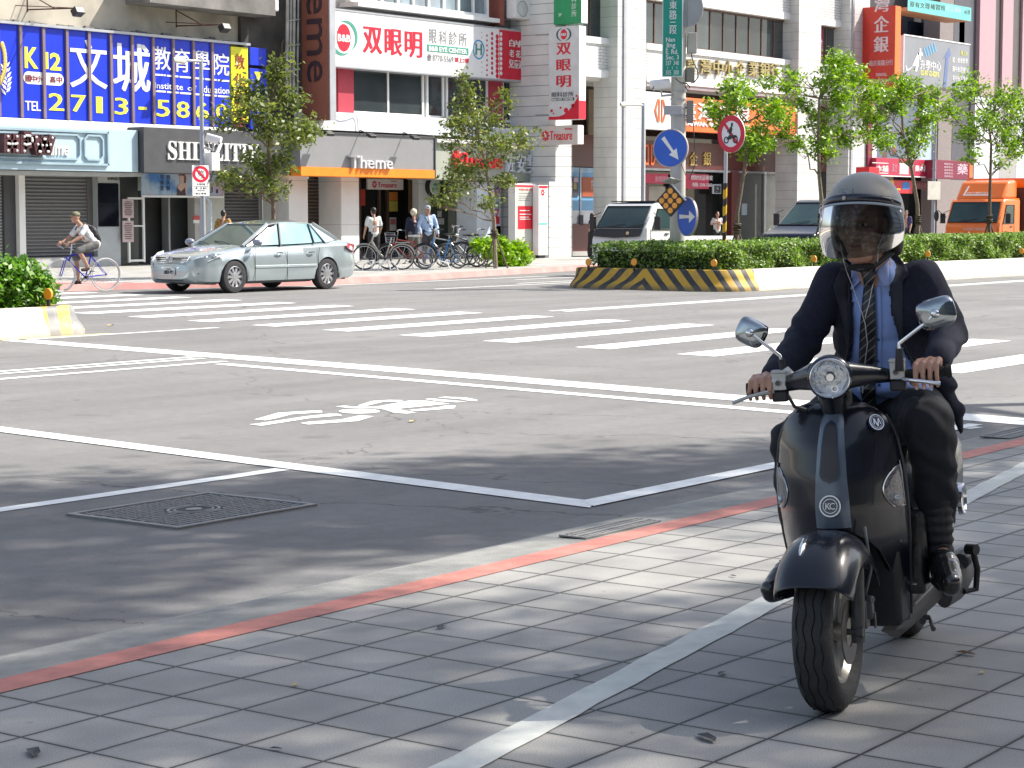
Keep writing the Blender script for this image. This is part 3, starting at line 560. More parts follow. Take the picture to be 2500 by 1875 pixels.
o=CB('poster',1422,1462,433,480,mat('poster_brick',(.42,.09,.03),rough=.5),YCb-.09,.03)
g=MB();[g.text(t,front(YCb-.09),(fx(1438,YCb),fx(1452,YCb),fp(1440,447+k*8,YCb).z,fp(1440,440+k*8,YCb).z),.01)for k,t in enumerate(['優質房貸','首選房貸','六十萬'])];g.build('lettering',M_wht2,o)
CB('poster',1399,1413,432,479,mat('poster_dark',(.05,.05,.07),rough=.5),YCb-.09,.03);CB('poster_patch',1401,1412,433,445,mat('poster_lilac',(.6,.45,.55)),YCb-.1,.01);CB('poster_patch',1401,1408,446,462,mat('poster_gold',(.45,.38,.18)),YCb-.1,.01)
CB('mural_edge',1417,1420,410,549,M_steel,YCb-.08,.05)
CB('granite_base',1397,1507,546,640,M_maroon,YCb-.12,.2,zb=ZF);CB('step',1397,1507,0,0,M_greyw,YCb-.5,.5,ZF,ZF+.14)
CB('mural_person',1416,1425,525,550,mat('navy_shape',(.03,.03,.05)),YCb-.125,.02)
CB('upper_glass',1576,1950,0,0,M_glassd,YCb-.6,.1,fp(1740,352,YCb-.6).z,cbot-.1)
CB('granite_fascia',1576,1950,352,418,M_maroon,YCb-.7,.3)
o=CB('steel_strip',1576,1950,416,421,M_steel,YCb-.74,.3)
g=MB()
Yf=YCb-.7
def HEX(g,cx,cz,w,h,fn,mi=0,t=.22):
 0
 out=[(-.5,0),(-.25,.5),(-.08,.5),(-.08,-.5),(-.25,-.5)]
 inn=[(-.34,0),(-.17,.36),(-.17,-.36)]
 for s in(1,-1):
  for q in([(-.5,0),(-.25,.5),(-.25,.32),(-.36,0)],[(-.5,0),(-.36,0),(-.25,-.32),(-.25,-.5)],[(-.25,.5),(-.08,.5),(-.08,.42),(-.25,.38)],[(-.25,-.5),(-.25,-.38),(-.08,-.42),(-.08,-.5)],[(-.14,.42),(-.08,.42),(-.08,-.42),(-.14,-.42)]):
   g.prism([(cx+s*u*w,cz+v*h)for u,v in q],fn,.005,.03,mi)
HEX(g,fp(1585,390,Yf).x,fp(1585,378,Yf).z,1.0,.75,front(Yf));g.build('emblem',mat('orange_sign',(.85,.16,.03),rough=.45),bC)
g=MB();
for ch,a,b_ in(('企',1683,1701),('銀',1716,1734)):g.text(ch,front(Yf),(fx(a,Yf),fx(b_,Yf),fp((a+b_)/2,404,Yf).z,fp((a+b_)/2,371,Yf).z),.05,off=.02)
g.build('gold_lettering',mat('gold',(.55,.40,.12)),bC)
Yd=YCb-.5
CB('door_glass',1576,1790,421,640,M_glassd,Yd+.3,.05,zb=ZF);CB('granite_pier',1788,1806,418,640,M_maroon,Yd-.3,.3,zb=ZF);CB('grey_panel',1806,1872,423,640,mat('slate_panel',(.10,.11,.105),rough=.4),Yd,.1,zb=ZF);CB('white_panel',1873,1912,425,640,mat('dim_white2',(.5,.5,.5)),Yd-.05,.1,zb=ZF);CB('panel_edge',1868,1873,421,640,M_alu,Yd-.08,.1,zb=ZF)
CB('granite_side',1576,1584,421,640,M_maroon,Yd,.2,zb=ZF)
CB('wheelchair_sign',1741,1762,450,473,mat('pale_blue_sign',(.45,.50,.58),rough=.5),Yd-.02,.03);g=MB();g.text('♿',front(Yd-.02),(fx(1744,Yd),fx(1759,Yd),fp(1751,471,Yd).z,fp(1751,453,Yd).z),.01,off=.01);g.build('pictogram',M_blk,bC)
CB('door_notice',1813,1826,497,525,mat('pale_notice',(.42,.5,.55)),Yd-.02,.02)
CB('shop_blind',1585,1625,455,490,mat('beige_blind',(.35,.32,.27),rough=.7),Yd+.2,.05)
o=CB('banner',1576,1632,424,448,mat('banner_red',(.48,.03,.08),rough=.6),Yd-.15,.03)
g=MB();g.text('辦理貸款',front(Yd-.15),(fx(1592,Yd),fx(1625,Yd),fp(1608,444,Yd).z,fp(1608,430,Yd).z),.01,off=.01);g.build('lettering',mat('banner_pink',(.75,.35,.42)),o)
o=CB('banner',1674,1732,425,461,mat('banner_red',(.48,.03,.08)),Yd-.2,.03)
g=MB();g.text('理財快活專案',front(Yd-.2),(fx(1676,Yd),fx(1730,Yd),fp(1703,440,Yd).z,fp(1703,428,Yd).z),.01,off=.01);g.text('專線: 2506-5265',front(Yd-.2),(fx(1680,Yd),fx(1728,Yd),fp(1703,456,Yd).z,fp(1703,446,Yd).z),.01,off=.01);g.build('lettering',mat('banner_white',(.8,.7,.72)),o)
CB('granite_fascia',2002,2072,190,420,M_maroon,YCb,.3);CB('dark_opening',2002,2072,420,650,M_dark,YCb+.1,.3,zb=ZF)
g=MB()
for ch,a,b_ in zip('臺灣中小企業銀行',(1672,1705,1736,1764,1791,1822,1850,1876),(1694,1730,1759,1783,1813,1846,1872,1896)):
 pm=(a+b_)/2;z0=cbot+0;zc=fp(pm,163+(pm-1700)*.045,YS).z;g.text(ch,front(YS),(fx(a,YS),fx(b_,YS),zc-.27,zc+.27),.10,off=.03)
g.build('gold_lettering',mat('gold_dull',(.42,.35,.16),rough=.4,metal=.3),bC)
zg=fp(1750,222,YS).z
g=MB();g.box(fx(1577,YS),fx(1950,YS),YS-.02,YS+.12,zg-.05,zg+.14);g.box(fx(1936,YS),fx(1948,YS),YS-.02,YS+.12,fp(1940,262,YS).z,zg-.05);g.build('metal_strip',mat('grey_lilac_strip',(.30,.28,.30),rough=.4),bC)
YD=41.6
bD=thing('tutoring_building','narrow dark-fronted building behind the grey and teal boards, right of the red bank sign','building',(70,YD,ZF))
def DB(parent,name,px0,px1,pt,pb,m,Y,d,zb=None,zt_=None):
 pm=(px0+px1)/2;g=MB();g.box(fx(px0,Y),fx(px1,Y),Y,Y+d,zb if zb is not None else fp(pm,pb,Y).z,zt_ if zt_ is not None else fp(pm,pt,Y).z);return g.build(name,m,parent)
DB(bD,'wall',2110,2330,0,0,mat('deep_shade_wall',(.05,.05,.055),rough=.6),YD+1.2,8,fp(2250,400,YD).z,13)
DB(bD,'window',2198,2260,52,100,glass('dim_window',(.03,.035,.05),alpha=1.0),YD+.9,.25)
o=DB(bD,'blue_panel',2263,2334,40,110,mat('blue_panel',(.02,.20,.55),rough=.4),YD+.3,.2)
g=MB();g.text('A',front(YD+.3),(fx(2282,YD),fx(2303,YD),fp(2290,97,YD).z,fp(2290,58,YD).z),.06,off=.03);g.text('+',front(YD+.3),(fx(2306,YD),fx(2333,YD),fp(2320,78,YD).z,fp(2320,50,YD).z),.06,off=.03);g.build('lettering',mat('red_letter',(.5,.04,.06)),o)
DB(bD,'side_light',2338,2351,48,108,M_alu,YD+.2,.2)
DB(bD,'column',2291,2324,220,640,mat('mauve_granite',(.24,.20,.19),rough=.5,var=.2,scale=25),YD-.3,.8,zb=ZF,zt_=13)
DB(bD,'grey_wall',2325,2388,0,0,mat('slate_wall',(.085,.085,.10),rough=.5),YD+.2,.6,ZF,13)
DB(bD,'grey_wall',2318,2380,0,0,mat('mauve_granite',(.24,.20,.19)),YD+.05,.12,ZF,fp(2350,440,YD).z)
DB(bD,'shop_glass',2110,2320,0,0,M_glassd,YD+.8,.1,ZF,fp(2250,400,YD).z)
o=DB(bD,'mural_board',2140,2292,245,392,mat('pale_mural',(.42,.52,.62),rough=.5,var=.06),YD-.1,.15)
g=MB()
for px,py,s,mi in((2160,383,.22,0),(2182,370,.22,1),(2212,386,.18,2),(2238,300,.25,1),(2170,320,.3,2)):
 c=fp(px,py,YD-.1);g.prism([(c.x+s*math.cos(a),c.z+s*(1.1 if math.sin(a)>0 else.5)*math.sin(a))for a in np.linspace(0,6.28,12,endpoint=False)],front(YD-.1),.002,.01,mi)
g.build('painted_figures',[mat('fig_tan',(.45,.30,.2)),mat('fig_pink',(.6,.25,.2)),mat('fig_white',(.75,.75,.72))],o)
DB(bD,'drain_pipe',2120,2131,213,440,mat('maroon_pipe',(.20,.02,.04),rough=.5),YC-.1,.1);DB(bD,'white_post',2131,2141,258,420,M_wht2,YC-.06,.08)
bE=thing('striped_building','tall building clad in pink and dark stripes at the right edge of the picture','building',(80,YD,ZF))
M_pk=mat('pink_cladding',(.46,.30,.33),rough=.5,var=.04);M_dk=mat('brown_cladding',(.10,.085,.08),rough=.4);M_lt=mat('pale_cladding',(.62,.64,.66),rough=.5);M_lg=mat('warm_grey_cladding',(.36,.345,.33),rough=.5)
zp=fp(2440,240,YD).z
DB(bE,'wall',2388,2700,0,0,M_dk,YD+.5,9,ZF,13)
for a,b_,m in((2388,2426,M_pk),(2426,2444,M_dk),(2444,2469,M_pk),(2469,2492,M_dk),(2492,2530,M_pk),(2530,2550,M_dk),(2550,2600,M_pk)):DB(bE,'cladding',a,b_,0,0,m,YD+(.0 if m is M_pk else.12),.4,zp,13)
for a,b_,m in((2380,2440,M_lt),(2440,2484,M_lg),(2484,2515,M_lt),(2515,2600,M_lg)):DB(bE,'cladding',a,b_,0,0,m,YD-.02,.4,ZF,zp-.02)
def sgn(name,label,r,Y,d,m,group=None,cat='sign',bevel=.01):
 t=thing(name,label,cat,((r[0]+r[1])/2,Y,(r[2]+r[3])/2),group=group);g=MB();g.box(r[0],r[1],Y,Y+d,r[2],r[3]);g.build('panel',m,t,bevel=bevel);return t
def T(g,s,Y,a,b_,top,bot,d=.02,off=0.0,mi=0):
 pm=(a+b_)/2;g.text(s,front(Y),(fp(a,top,Y).x,fp(b_,top,Y).x,fp(pm,bot,Y).z,fp(pm,top,Y).z),d,off=off,mi=mi)
Y=YA-.30
X0,X1=fp(-300,200,Y).x,fp(561,200,Y).x;Z0,Z1=fp(300,299,Y).z,fp(300,84,Y).z
M_blue=mat('sign_blue',(.018,.045,.62),rough=.25,var=.06,scale=.7,coat=.3)
t=thing('school_sign','long glossy blue school sign with white and yellow writing at the upper left','sign',((X0+X1)/2,Y,Z0))
g=MB();g.box(X0,X1,Y,Y+.2,Z0,Z1);g.build('panel',M_blue,t)
sw=fp(373,200,Y).x-fp(321,200,Y).x
g=MB()
for px in(-110,-60,-5,50,106,163,217,270,322,373,422,471,517):x=fp(px,200,Y).x;g.box(x-.045,x+.045,Y-.06,Y,Z0,Z1)
g.build('mullions',mat('mauve_metal',(.20,.14,.16),rough=.5),t)
g=MB();g.box(X0,fp(606,100,Y).x,Y-.10,Y+.2,Z1,Z1+.07);g.build('top_rail',M_steel,t)
Yt=Y-.002
def sl(px):return(px-306)*.08
def TB(g,s,a,b_,top,bot,off=0.0,mi=0):pm=(a+b_)/2;T(g,s,Yt,a,b_,top,bot,.012,off,mi)
g=MB()
TB(g,'文',170,259,97,215,.012);TB(g,'城',276,364,106,224,.02)
for s,a,b_,t0,b0 in(('教',375,415,114,171),('育',424,462,119,176),('學',474,510,124,181),('院',520,558,130,184)):TB(g,s,a,b_,t0,b0,.012)
TB(g,'Institute',377,446,203,218,.005);TB(g,'of',457,479,209,222,.005);TB(g,'Education',488,559,211,228,.005)
TB(g,'TEL',61,98,247,270,.035)
for(ya,yb)in((183,200),(223,238)):
 for k in range(6):a,b_=376+k*31,376+k*31+28;zc=fp(a+15,ya+(yb-ya)*k/6,Yt).z;g.box(fp(a,200,Yt).x,fp(b_,200,Yt).x,Yt-.012,Yt,zc-.025,zc+.025)
r=(fp(57,190,Yt).x,fp(155,190,Yt).x,fp(106,207,Yt).z,fp(106,177,Yt).z);hr=(r[3]-r[2])/2
g.prism([(r[0]+hr+hr*math.cos(a),r[2]+hr+hr*math.sin(a))for a in np.linspace(math.pi/2,3*math.pi/2,12)]+[(r[1]-hr+hr*math.cos(a),r[2]+hr+hr*math.sin(a))for a in np.linspace(-math.pi/2,math.pi/2,12)],front(Yt),0,.008)
for k in range(12):
 c=fp(14+3*math.sin(k*.35),232-k*6,Yt);s_=1 if k%2 else-1;g.prism([(c.x,c.z),(c.x+s_*.10,c.z+.05),(c.x+s_*.16,c.z+.17),(c.x+s_*.04,c.z+.11)],front(Yt),0,.01)
g.build('white_lettering',mat('sign_white',(.80,.80,.80),rough=.4),t)
g=MB();TB(g,'K',59,92,115,167,.03);TB(g,'1',106,117,127,168,.03);TB(g,'2',121,148,129,172,.03)
for s,a,b_,t0,b0 in(('2',119,154,228,270),('7',174,208,232,273),('1',234,249,236,276),('3',280,311,239,280),('-',338,357,261,268),('5',382,413,244,285),('8',431,461,248,288),('6',478,508,251,290),('0',527,555,254,292)):TB(g,s,a,b_,t0,b0,.04)
g.build('yellow_lettering',mat('sign_yellow',(.85,.80,.08),rough=.4),t)
g=MB()
for ch,a in zip('國中小・高中',(62,76,89,103,122,138)):T(g,ch,Yt-.008,a,a+13 if ch!='・' else a+5,183+(a-60)*.05,199+(a-60)*.05,.01,.01)
g.build('red_lettering',mat('sign_dark_red',(.25,.02,.04)),t)
g=MB()
for k in range(14):a0=-1.2+k*.15;c=fp(-14+26*math.cos(a0),150-60*math.sin(a0),Yt);g.ell((c.x,Yt-.01,c.z),(.07,.02,.09),nu=8,nv=5)
g.build('shield_rim',mat('sign_gold',(.6,.45,.12),rough=.4),t)
r=rr(565,606,115,300,Y-.03);t=sgn('yellow_strip_sign','yellow vertical sign strip with dark red characters beside the blue school sign',r,Y-.03,.2,mat('strip_yellow',(.80,.76,.03),rough=.3))
g=MB();[T(g,ch,Y-.035,573,597,132+k*47,168+k*47,.012,.015)for k,ch in enumerate('敦化教室')];g.build('lettering',mat('strip_red',(.30,.05,.03)),t)
for(a,b_,lab)in((117,160,'small plain blue panel at the top right end of the yellow strip'),(168,316,'tall blue panel with a yellow downward triangle behind the leftmost street tree')):
 r=rr(611,651,a,b_,Y);t=sgn('blue_panel_sign',lab,r,Y,.2,M_blue,group='blue end panels')
 if b_>200:
  g=MB();g.prism([(fp(620,175,Y).x,fp(620,175,Y).z),(fp(640,175,Y).x,fp(640,176,Y).z),(fp(630,197,Y).x,fp(630,198,Y).z)],front(Y),0,.02);g.build('triangle',mat('sign_yellow',(.8,.8,.1)),t)
Y=YA-.8;X0,X1=fp(-300,350,Y).x,fp(337,350,Y).x;Z0,Z1=fp(180,417,Y).z,fp(180,312,Y).z
t=thing('boutique_sign','pale blue panelled boutique fascia with dark bulb-studded letters at the left edge','sign',((X0+X1)/2,Y,Z0))
g=MB();g.box(X0,X1,Y,Y+.8,Z0,Z1);g.build('panel',mat('pale_blue',(.40,.52,.58),rough=.5,var=.04),t,bevel=.01)
g=MB()
def frame(g,x0,x1,z0,z1,w,cut,y0,y1):
 P_=[(x0+cut,z0),(x1-cut,z0),(x1,z0+cut),(x1,z1-cut),(x1-cut,z1),(x0+cut,z1),(x0,z1-cut),(x0,z0+cut)]
 Q_=[(x0+cut+w*.4,z0+w),(x1-cut-w*.4,z0+w),(x1-w,z0+cut+w*.4),(x1-w,z1-cut-w*.4),(x1-cut-w*.4,z1-w),(x0+cut+w*.4,z1-w),(x0+w,z1-cut-w*.4),(x0+w,z0+cut+w*.4)]
 for i in range(8):j=(i+1)%8;g.prism([P_[i],P_[j],Q_[j],Q_[i]],front(Y),y0,y1)
zf=lambda py:fp(180,py,Y).z
frame(g,fx(-200,Y),fx(262,Y),zf(403),zf(318),.06,.001,0,.07)
frame(g,fx(-180,Y),fx(194,Y),zf(391),zf(327),.05,.12,0,.06);frame(g,fx(202,Y),fx(250,Y),zf(391),zf(327),.05,.12,0,.06)
g.build('moulding',mat('moulding_blue',(.30,.41,.47),rough=.5),t)
g=MB();fl=mat('maroon_letter',(.07,.018,.022),rough=.5)
bulbs=MB()
def bar(p0,p1,w=.22):
 a=Vector((fp(p0[0],p0[1],Y).x,0,fp(p0[0],p0[1],Y).z));b_=Vector((fp(p1[0],p1[1],Y).x,0,fp(p1[0],p1[1],Y).z));d=(b_-a).normalized();n_=Vector((-d.z,0,d.x))*w/2
 g.prism([(q.x,q.z)for q in(a-n_,b_-n_,b_+n_,a+n_)],front(Y),.05,.28);L_=(b_-a).length;m_=max(2,int(L_/.24))
 for k in range(m_+1):q=a+d*(.06+(L_-.12)*k/m_);bulbs.ell((q.x,Y-.29,q.z),(.035,.035,.035),nu=8,nv=6)
for p,q in(((2,328),(2,374)),((24,328),(24,374)),((2,352),(24,352)),((42,329),(42,375)),((42,331),(60,333)),((60,333),(62,350)),((60,351),(42,355)),((70,330),(80,376)),((80,376),(92,335)),((92,335),(100,376)),((100,376),(112,332))):bar(p,q)
g.build('letters',fl,t);bulbs.build('bulbs',M_wht2,t,smooth=60)
g=MB();g.text('time',front(Y),(fx(113,Y),fx(165,Y),zf(381),zf(350)),.05,off=0.0);g.build('script_lettering',M_wht2,t)
Y=YA-1.0;r=rr(350,736,312,423,Y)
t=sgn('dark_fascia_sign','wide charcoal fascia with large white serif capitals, partly behind the leftmost street tree',(fp(350,300,Y).x,fp(736,300,Y).x,fp(540,425,Y).z,fp(540,318,Y).z),Y,1.1,M_dgrey)
g=MB();T(g,'𝐒𝐇𝐈𝐍𝐙𝐈𝐓𝐈𝐘',Y,408,629,348,393,.05,0);g.build('lettering',M_wht2,t)
Y=YG-.5;r=rr(345,545,422,480,Y)
t=thing('hanging_banner','pastel blue and pink banner hung under the charcoal fascia, showing a woman with brown hair','banner',((r[0]+r[1])/2,Y,r[2]))
m=bpy.data.materials.new('banner_wash');m.use_nodes=True;nt=m.node_tree;nz=nt.nodes.new('ShaderNodeTexNoise');nz.inputs['Scale'].default_value=.9;nz.inputs['Detail'].default_value=4;tc=nt.nodes.new('ShaderNodeTexCoord');nt.links.new(tc.outputs['Object'],nz.inputs['Vector'])
cr=nt.nodes.new('ShaderNodeValToRGB');cr.color_ramp.elements[0].position=.38;cr.color_ramp.elements[0].color=(.06,.20,.50,1);cr.color_ramp.elements[1].position=.62;cr.color_ramp.elements[1].color=(.50,.36,.48,1);e=cr.color_ramp.elements.new(.48);e.color=(.40,.52,.62,1)
nt.links.new(nz.outputs[0],cr.inputs[0]);nt.links.new(cr.outputs[0],nt.nodes['Principled BSDF'].inputs['Base Color'])
g=MB();g.box(r[0],r[1],Y,Y+.02,r[2],r[3]);g.build('cloth',m,t)
g=MB();g.box(r[0],r[1],Y-.03,Y+.0,r[2]-.03,r[2]+.03);g.build('bottom_rod',M_wht2,t)
g=MB();q=lambda L_:[(fp(x,y,Y).x,fp(x,y,Y).z)for x,y in L_]
g.prism(q([(430,478),(434,452),(440,448),(450,447),(455,455),(457,478)]),front(Y),0,.01,0);g.prism(q([(439,448),(438,428),(446,424),(452,430),(450,448)]),front(Y),.002,.012,0)
g.prism(q([(436,430),(440,424),(450,424),(454,434),(453,447),(448,447),(449,431),(441,428)]),front(Y),.004,.016,1);g.prism(q([(431,478),(432,458),(441,468),(451,458),(453,478)]),front(Y),.004,.016,2)
g.build('printed_figure',[mat('skin_print',(.62,.42,.36)),mat('hair_print',(.18,.06,.04)),mat('top_print',(.07,.05,.06))],t)
g=MB();[T(g,ch,Y,a,a+9,b_,b_+11,.01)for ch,a,b_ in(('完',391,426),('美',391,440),('夏',391,454),('想',406,427),('天',406,440),('裝',406,454))];T(g,'3',Y,513,519,455,471,.01,.02);T(g,'1',Y,527,532,462,472,.01,.02);g.build('lettering',mat('ink',(.05,.05,.08)),t)
for k,(a,b_,lab)in enumerate(((486,532,'upper pink notice sheet in the glass frame left of the dark doorway'),(539,591,'lower pink notice sheet in the glass frame left of the dark doorway'))):
 r=rr(300,327,a,b_,YG-.32);t=sgn('notice_sheet',lab,r,YG-.31,.012,mat('pink_paper',(.52,.40,.40),rough=.7),'pink notices','notice',0);g=MB()
 for j in range(8):zc=r[3]-.08-j*(r[3]-r[2]-.12)/8;w_=(r[1]-r[0])*(.25+.12*((j*7)%4)/3);cxm=(r[0]+r[1])/2;g.box(cxm-w_,cxm+w_,YG-.318,YG-.311,zc-.018,zc+.012)
 g.build('printed_lines',mat('ink_grey',(.15,.12,.12)),t)
Xf=fp(801,150,YB-1.15).x;Yn=YB-1.15;Yfar=Yn
while True:
 Yfar+=.01
 v=Vector((Xf,Yfar,4))-Vector((0,0,CH));px=CX+FL*v.dot(rgt)/v.dot(cf)
 if px<=739:break
zb=fp(801,293,Yn).z
t=thing('vertical_shop_sign','tall rust-brown projecting sign with dark letters turned sideways, between the two buildings','sign',(Xf,Yn,zb));M_br=mat('rust_brown',(.30,.105,.07),rough=.6,var=.08)
g=MB();x2=fp(817,150,Yn).x;g.box(Xf,x2,Yn,Yfar,zb,10);g.build('panel',M_br,t);g=MB();g.box(Xf+.03,x2,Yn-.05,Yn,zb-.01,10);g.build('edge_strip',M_steel,t)
ft=side(Xf);uc=-(Yn+Yfar)/2
def rot_text(g,s,zc,h,w,mi=0,off=0):
 V,F_=text_mesh(s,off,3);mn,mx_=V.min(0),V.max(0);
 vs=[]
 for p in V:a=(p[0]-mn[0])/(mx_[0]-mn[0])-.5;b_=(p[1]-mn[1])/(mx_[1]-mn[1])-.5;vs.append(ft(uc+b_*w,zc-a*h,.03 if p[2]>0 else 0))
 g.add(vs,F_,mi)
g=MB();z_=lambda py:fp(770,py,(Yn+Yfar)/2).z
rot_text(g,'m',z_(91),abs(z_(47)-z_(136)),.62);rot_text(g,'e',z_(174),abs(z_(148)-z_(200)),.62);rot_text(g,'e',z_(8),abs(z_(-19)-z_(34)),.62);rot_text(g,'h',z_(-75),.95,.8)
g.build('lettering',mat('plum',(.05,.025,.035)),t)
Y=YB-.5;X0,X1=fp(812,100,Y).x,fp(1318,100,Y).x;Z0,Z1=fp(1040,178,Y).z,fp(1040,50,Y).z
t=thing('clinic_sign','long white eye clinic sign with big red characters and a red right end','sign',((X0+X1)/2,Y,Z0))
g=MB();g.box(X0,X1,Y,Y+.6,Z0,Z1);g.build('panel',mat('sign_panel_white',(.80,.80,.79),rough=.4,var=.02),t)
g=MB();g.box(X0,X1,Y-.02,Y+.62,Z0-.05,Z0);g.box(X0,X1,Y-.02,Y+.62,Z1,Z1+.05);g.build('rim',M_steel,t)
xr=fp(1219,100,Y).x;M_red=mat('sign_red',(.62,.01,.035),rough=.4)
g=MB();g.box(xr,X1-.02,Y-.008,Y+.001,Z0+.02,Z1-.02);g.build('red_panel',M_red,t)
g=MB()
for i in range(4):
 for j in range(9):x=xr-.12-i*.28;s_=(.085,.06,.04,.02)[i];zz=Z0+.1+(Z1-Z0-.2)*(j+(i%2)*.5)/9;g.prism([(x+s_*math.cos(a),zz+s_*math.sin(a))for a in np.linspace(0,6.28,10,endpoint=False)],front(Y),0,.006)
def charT(g,s,cols,rows,off=0.0,mi=0,d=.012):
 for ch,(a,b_),(tp,bt)in zip(s,cols,rows):T(g,ch,Y,a,b_,tp,bt,d,off,mi)
charT(g,'双眼明',[(887,931),(940,980),(989,1029)],[(66,130),(71,135),(77,140)],.035)
T(g,'請上2樓',Y,1110,1144,141,153,.012,.0)
c=fp(839,92,Y);g.prism([(c.x+.32*math.cos(a),c.z+.42*math.sin(a))for a in np.linspace(0,6.28,28,endpoint=False)],front(Y),.0,.010)
g.build('red_lettering',M_red,t)
g=MB();charT(g,'眼科診所',[(1047,1066),(1072,1090),(1096,1115),(1120,1139)],[(71,106),(75,108),(77,110),(80,113)],.003);T(g,'8770-5569',Y,1056,1107,136,151,.012);T(g,'☎',Y,1042,1053,132,148,.012)
g.build('grey_lettering',mat('sign_grey',(.25,.25,.25)),t)
M_grn=mat('sign_green',(.06,.30,.22),rough=.5)
g=MB();g.box(fx(1043,Y),fx(1144,Y),Y-.008,Y+.001,fp(1093,130,Y).z,fp(1093,113,Y).z)
for s,e,R0,R1 in((-.9,1.9,.62,.50),(2.4,5.2,.60,.50)):
 for k in range(24):
  a0,a1=s+(e-s)*k/24,s+(e-s)*(k+1)/24;f0=math.sin(math.pi*k/24);f1=math.sin(math.pi*(k+1)/24)
  pt=lambda a,f,o_:(c.x+(.48+(.12*f if o_ else 0))*math.cos(a)*1.1,c.z+(.48+(.12*f if o_ else 0))*math.sin(a))
  g.prism([pt(a0,f0,0),pt(a0,f0,1),pt(a1,f1,1),pt(a1,f1,0)],front(Y),0,.01)
T(g,'H',Y,1161,1176,107,134,.012,.04)
g.build('green_marks',M_grn,t)
g=MB();T(g,'B&B',Y-.01,824,855,84,102,.01,.03);T(g,'B&B EYE CENTER',Y-.008,1047,1140,116.5,128,.01,.03);charT(g,'白內障',[(1243,1254),(1255,1266),(1267,1278)],[(96,114),(98,115),(99,116)],.01,d=.02);charT(g,'老花',[(1243,1254),(1259,1270)],[(121,139),(123,141)],.02,d=.02)
charT(g,'兒童近視控制',[(1242+12*k,1253+12*k)for k in range(6)],[(145+k,166+k)for k in range(6)],.015,d=.02)
for j in range(9):zz=Z0+.1+(Z1-Z0-.2)*j/9;g.prism([(xr+.08+.07*math.cos(a),zz+.1+.07*math.sin(a))for a in np.linspace(0,6.28,10,endpoint=False)],front(Y-.008),0,.006)
g.build('white_lettering',M_wht2,t)
g=MB();c=fp(1168.5,121,Y);m_=32
for k in range(m_):a0,a1=2*math.pi*k/m_,2*math.pi*(k+1)/m_;g.prism([(c.x+q*math.cos(a),c.z+q*1.05*math.sin(a))for q,a in((.27,a0),(.31,a0),(.31,a1),(.27,a1))],front(Y),0,.01)
g.build('blue_ring',mat('ring_blue',(.02,.25,.55)),t)
Y=YB-1.0;X0,X1=fp(733,380,Y).x,fp(1060,380,Y).x;Z0,Z1=fp(896,432,Y).z,fp(896,330,Y).z
t=thing('grey_fascia_sign','grey fascia with an orange bottom band and raised chrome letters, under three floodlights','sign',((X0+X1)/2,Y,Z0));zo=fp(896,411,Y).z
g=MB();g.box(X0,X1,Y,Y+1.3,zo,Z1);g.build('panel',mat('warm_grey_sign',(.235,.235,.24),rough=.5,var=.04),t);g=MB();g.box(X0,X1,Y-.03,Y+1.3,Z0,zo);g.build('orange_band',mat('orange_band',(.90,.24,.015),rough=.4),t)
g=MB();g.box(X0,X1+.03,Y-.04,Y+1.3,Z1,Z1+.05);g.box(X1,X1+.04,Y-.04,Y+1.3,Z0,Z1);g.build('dark_rim',M_dgrey,t)
g=MB();T(g,'Theme',Y,848,952,381,412,.14,.01);g.build('lettering',mat('chrome_letter',(.66,.66,.67),rough=.3,metal=.25),t)
for k,(px,py)in enumerate(((797,331),(900,334),(1006,341))):
 p=fp(px,py,Y-.35);tt=thing('sign_floodlight',['small black floodlight over the grey fascia, nearest the brown vertical sign','small black floodlight over the raised chrome letters','small black floodlight at the right end of the grey fascia'][k],'floodlight',(p.x,Y,Z1+.05),group='floodlights over the grey fascia')
 g=MB();g.tube([(p.x,Y+.1,Z1+.05),(p.x,Y,Z1+.14),(p.x,Y-.38,Z1+.0)],.018,6);g.build('arm',M_blk,tt);g=MB();g.obox((p.x,Y-.46,Z1-.03),(.30,.20,.10),Matrix.Rotation(R(28),3,'X'));g.build('lamp_head',M_blk,tt,bevel=.02)
Y=YB-.9;X0,X1=fp(1062,380,Y).x,fp(1357,380,Y).x;Z0,Z1=fp(1210,441,Y).z,fp(1210,354,Y).z
t=thing('cosmetics_fascia_sign','grey-green cosmetics shop fascia with a red flower emblem and white block characters','sign',((X0+X1)/2,Y,Z0))
g=MB();g.box(X0,X1,Y,Y+1.2,Z0,Z1);g.build('panel',mat('grey_green',(.34,.36,.30),rough=.6,var=.04),t);g=MB();g.box(X0-.05,X1,Y-.15,Y+1.2,Z1,Z1+.12);g.build('top_edge',M_wht2,t)
def flower(g,cx,cz,r,fn,d0,d1,sx=.8,mi=0,n=8):
 for k in range(n):
  a=2*math.pi*k/n;u,v=cx+r*.66*math.cos(a)*sx,cz+r*.66*math.sin(a)
  g.prism([(u+(r*.34*math.cos(b)*math.cos(a)-r*.22*math.sin(b)*math.sin(a))*sx,v+r*.34*math.cos(b)*math.sin(a)+r*.22*math.sin(b)*math.cos(a))for b in np.linspace(0,6.28,10,endpoint=False)],fn,d0,d1,mi)
g=MB();c=fp(1112,393,Y);flower(g,c.x,c.z,.33,front(Y),.0,.12);T(g,'Treasure',Y,1127,1222,374,411,.10,.04);g.build('red_lettering',mat('bright_red',(.72,.015,.03),rough=.4),t)
g=MB();T(g,'佐',Y,1230,1250,374,420,.12,.03);T(g,'安',Y,1257,1277,376,422,.12,.03);T(g,'集',Y,1284,1307,377,424,.12,.03);T(g,'品',Y,1311,1333,379,426,.12,.03);g.build('white_lettering',mat('pale_steel',(.62,.66,.70),rough=.4),t)
M_wht3=mat('cream_board',(.66,.60,.56),rough=.5)
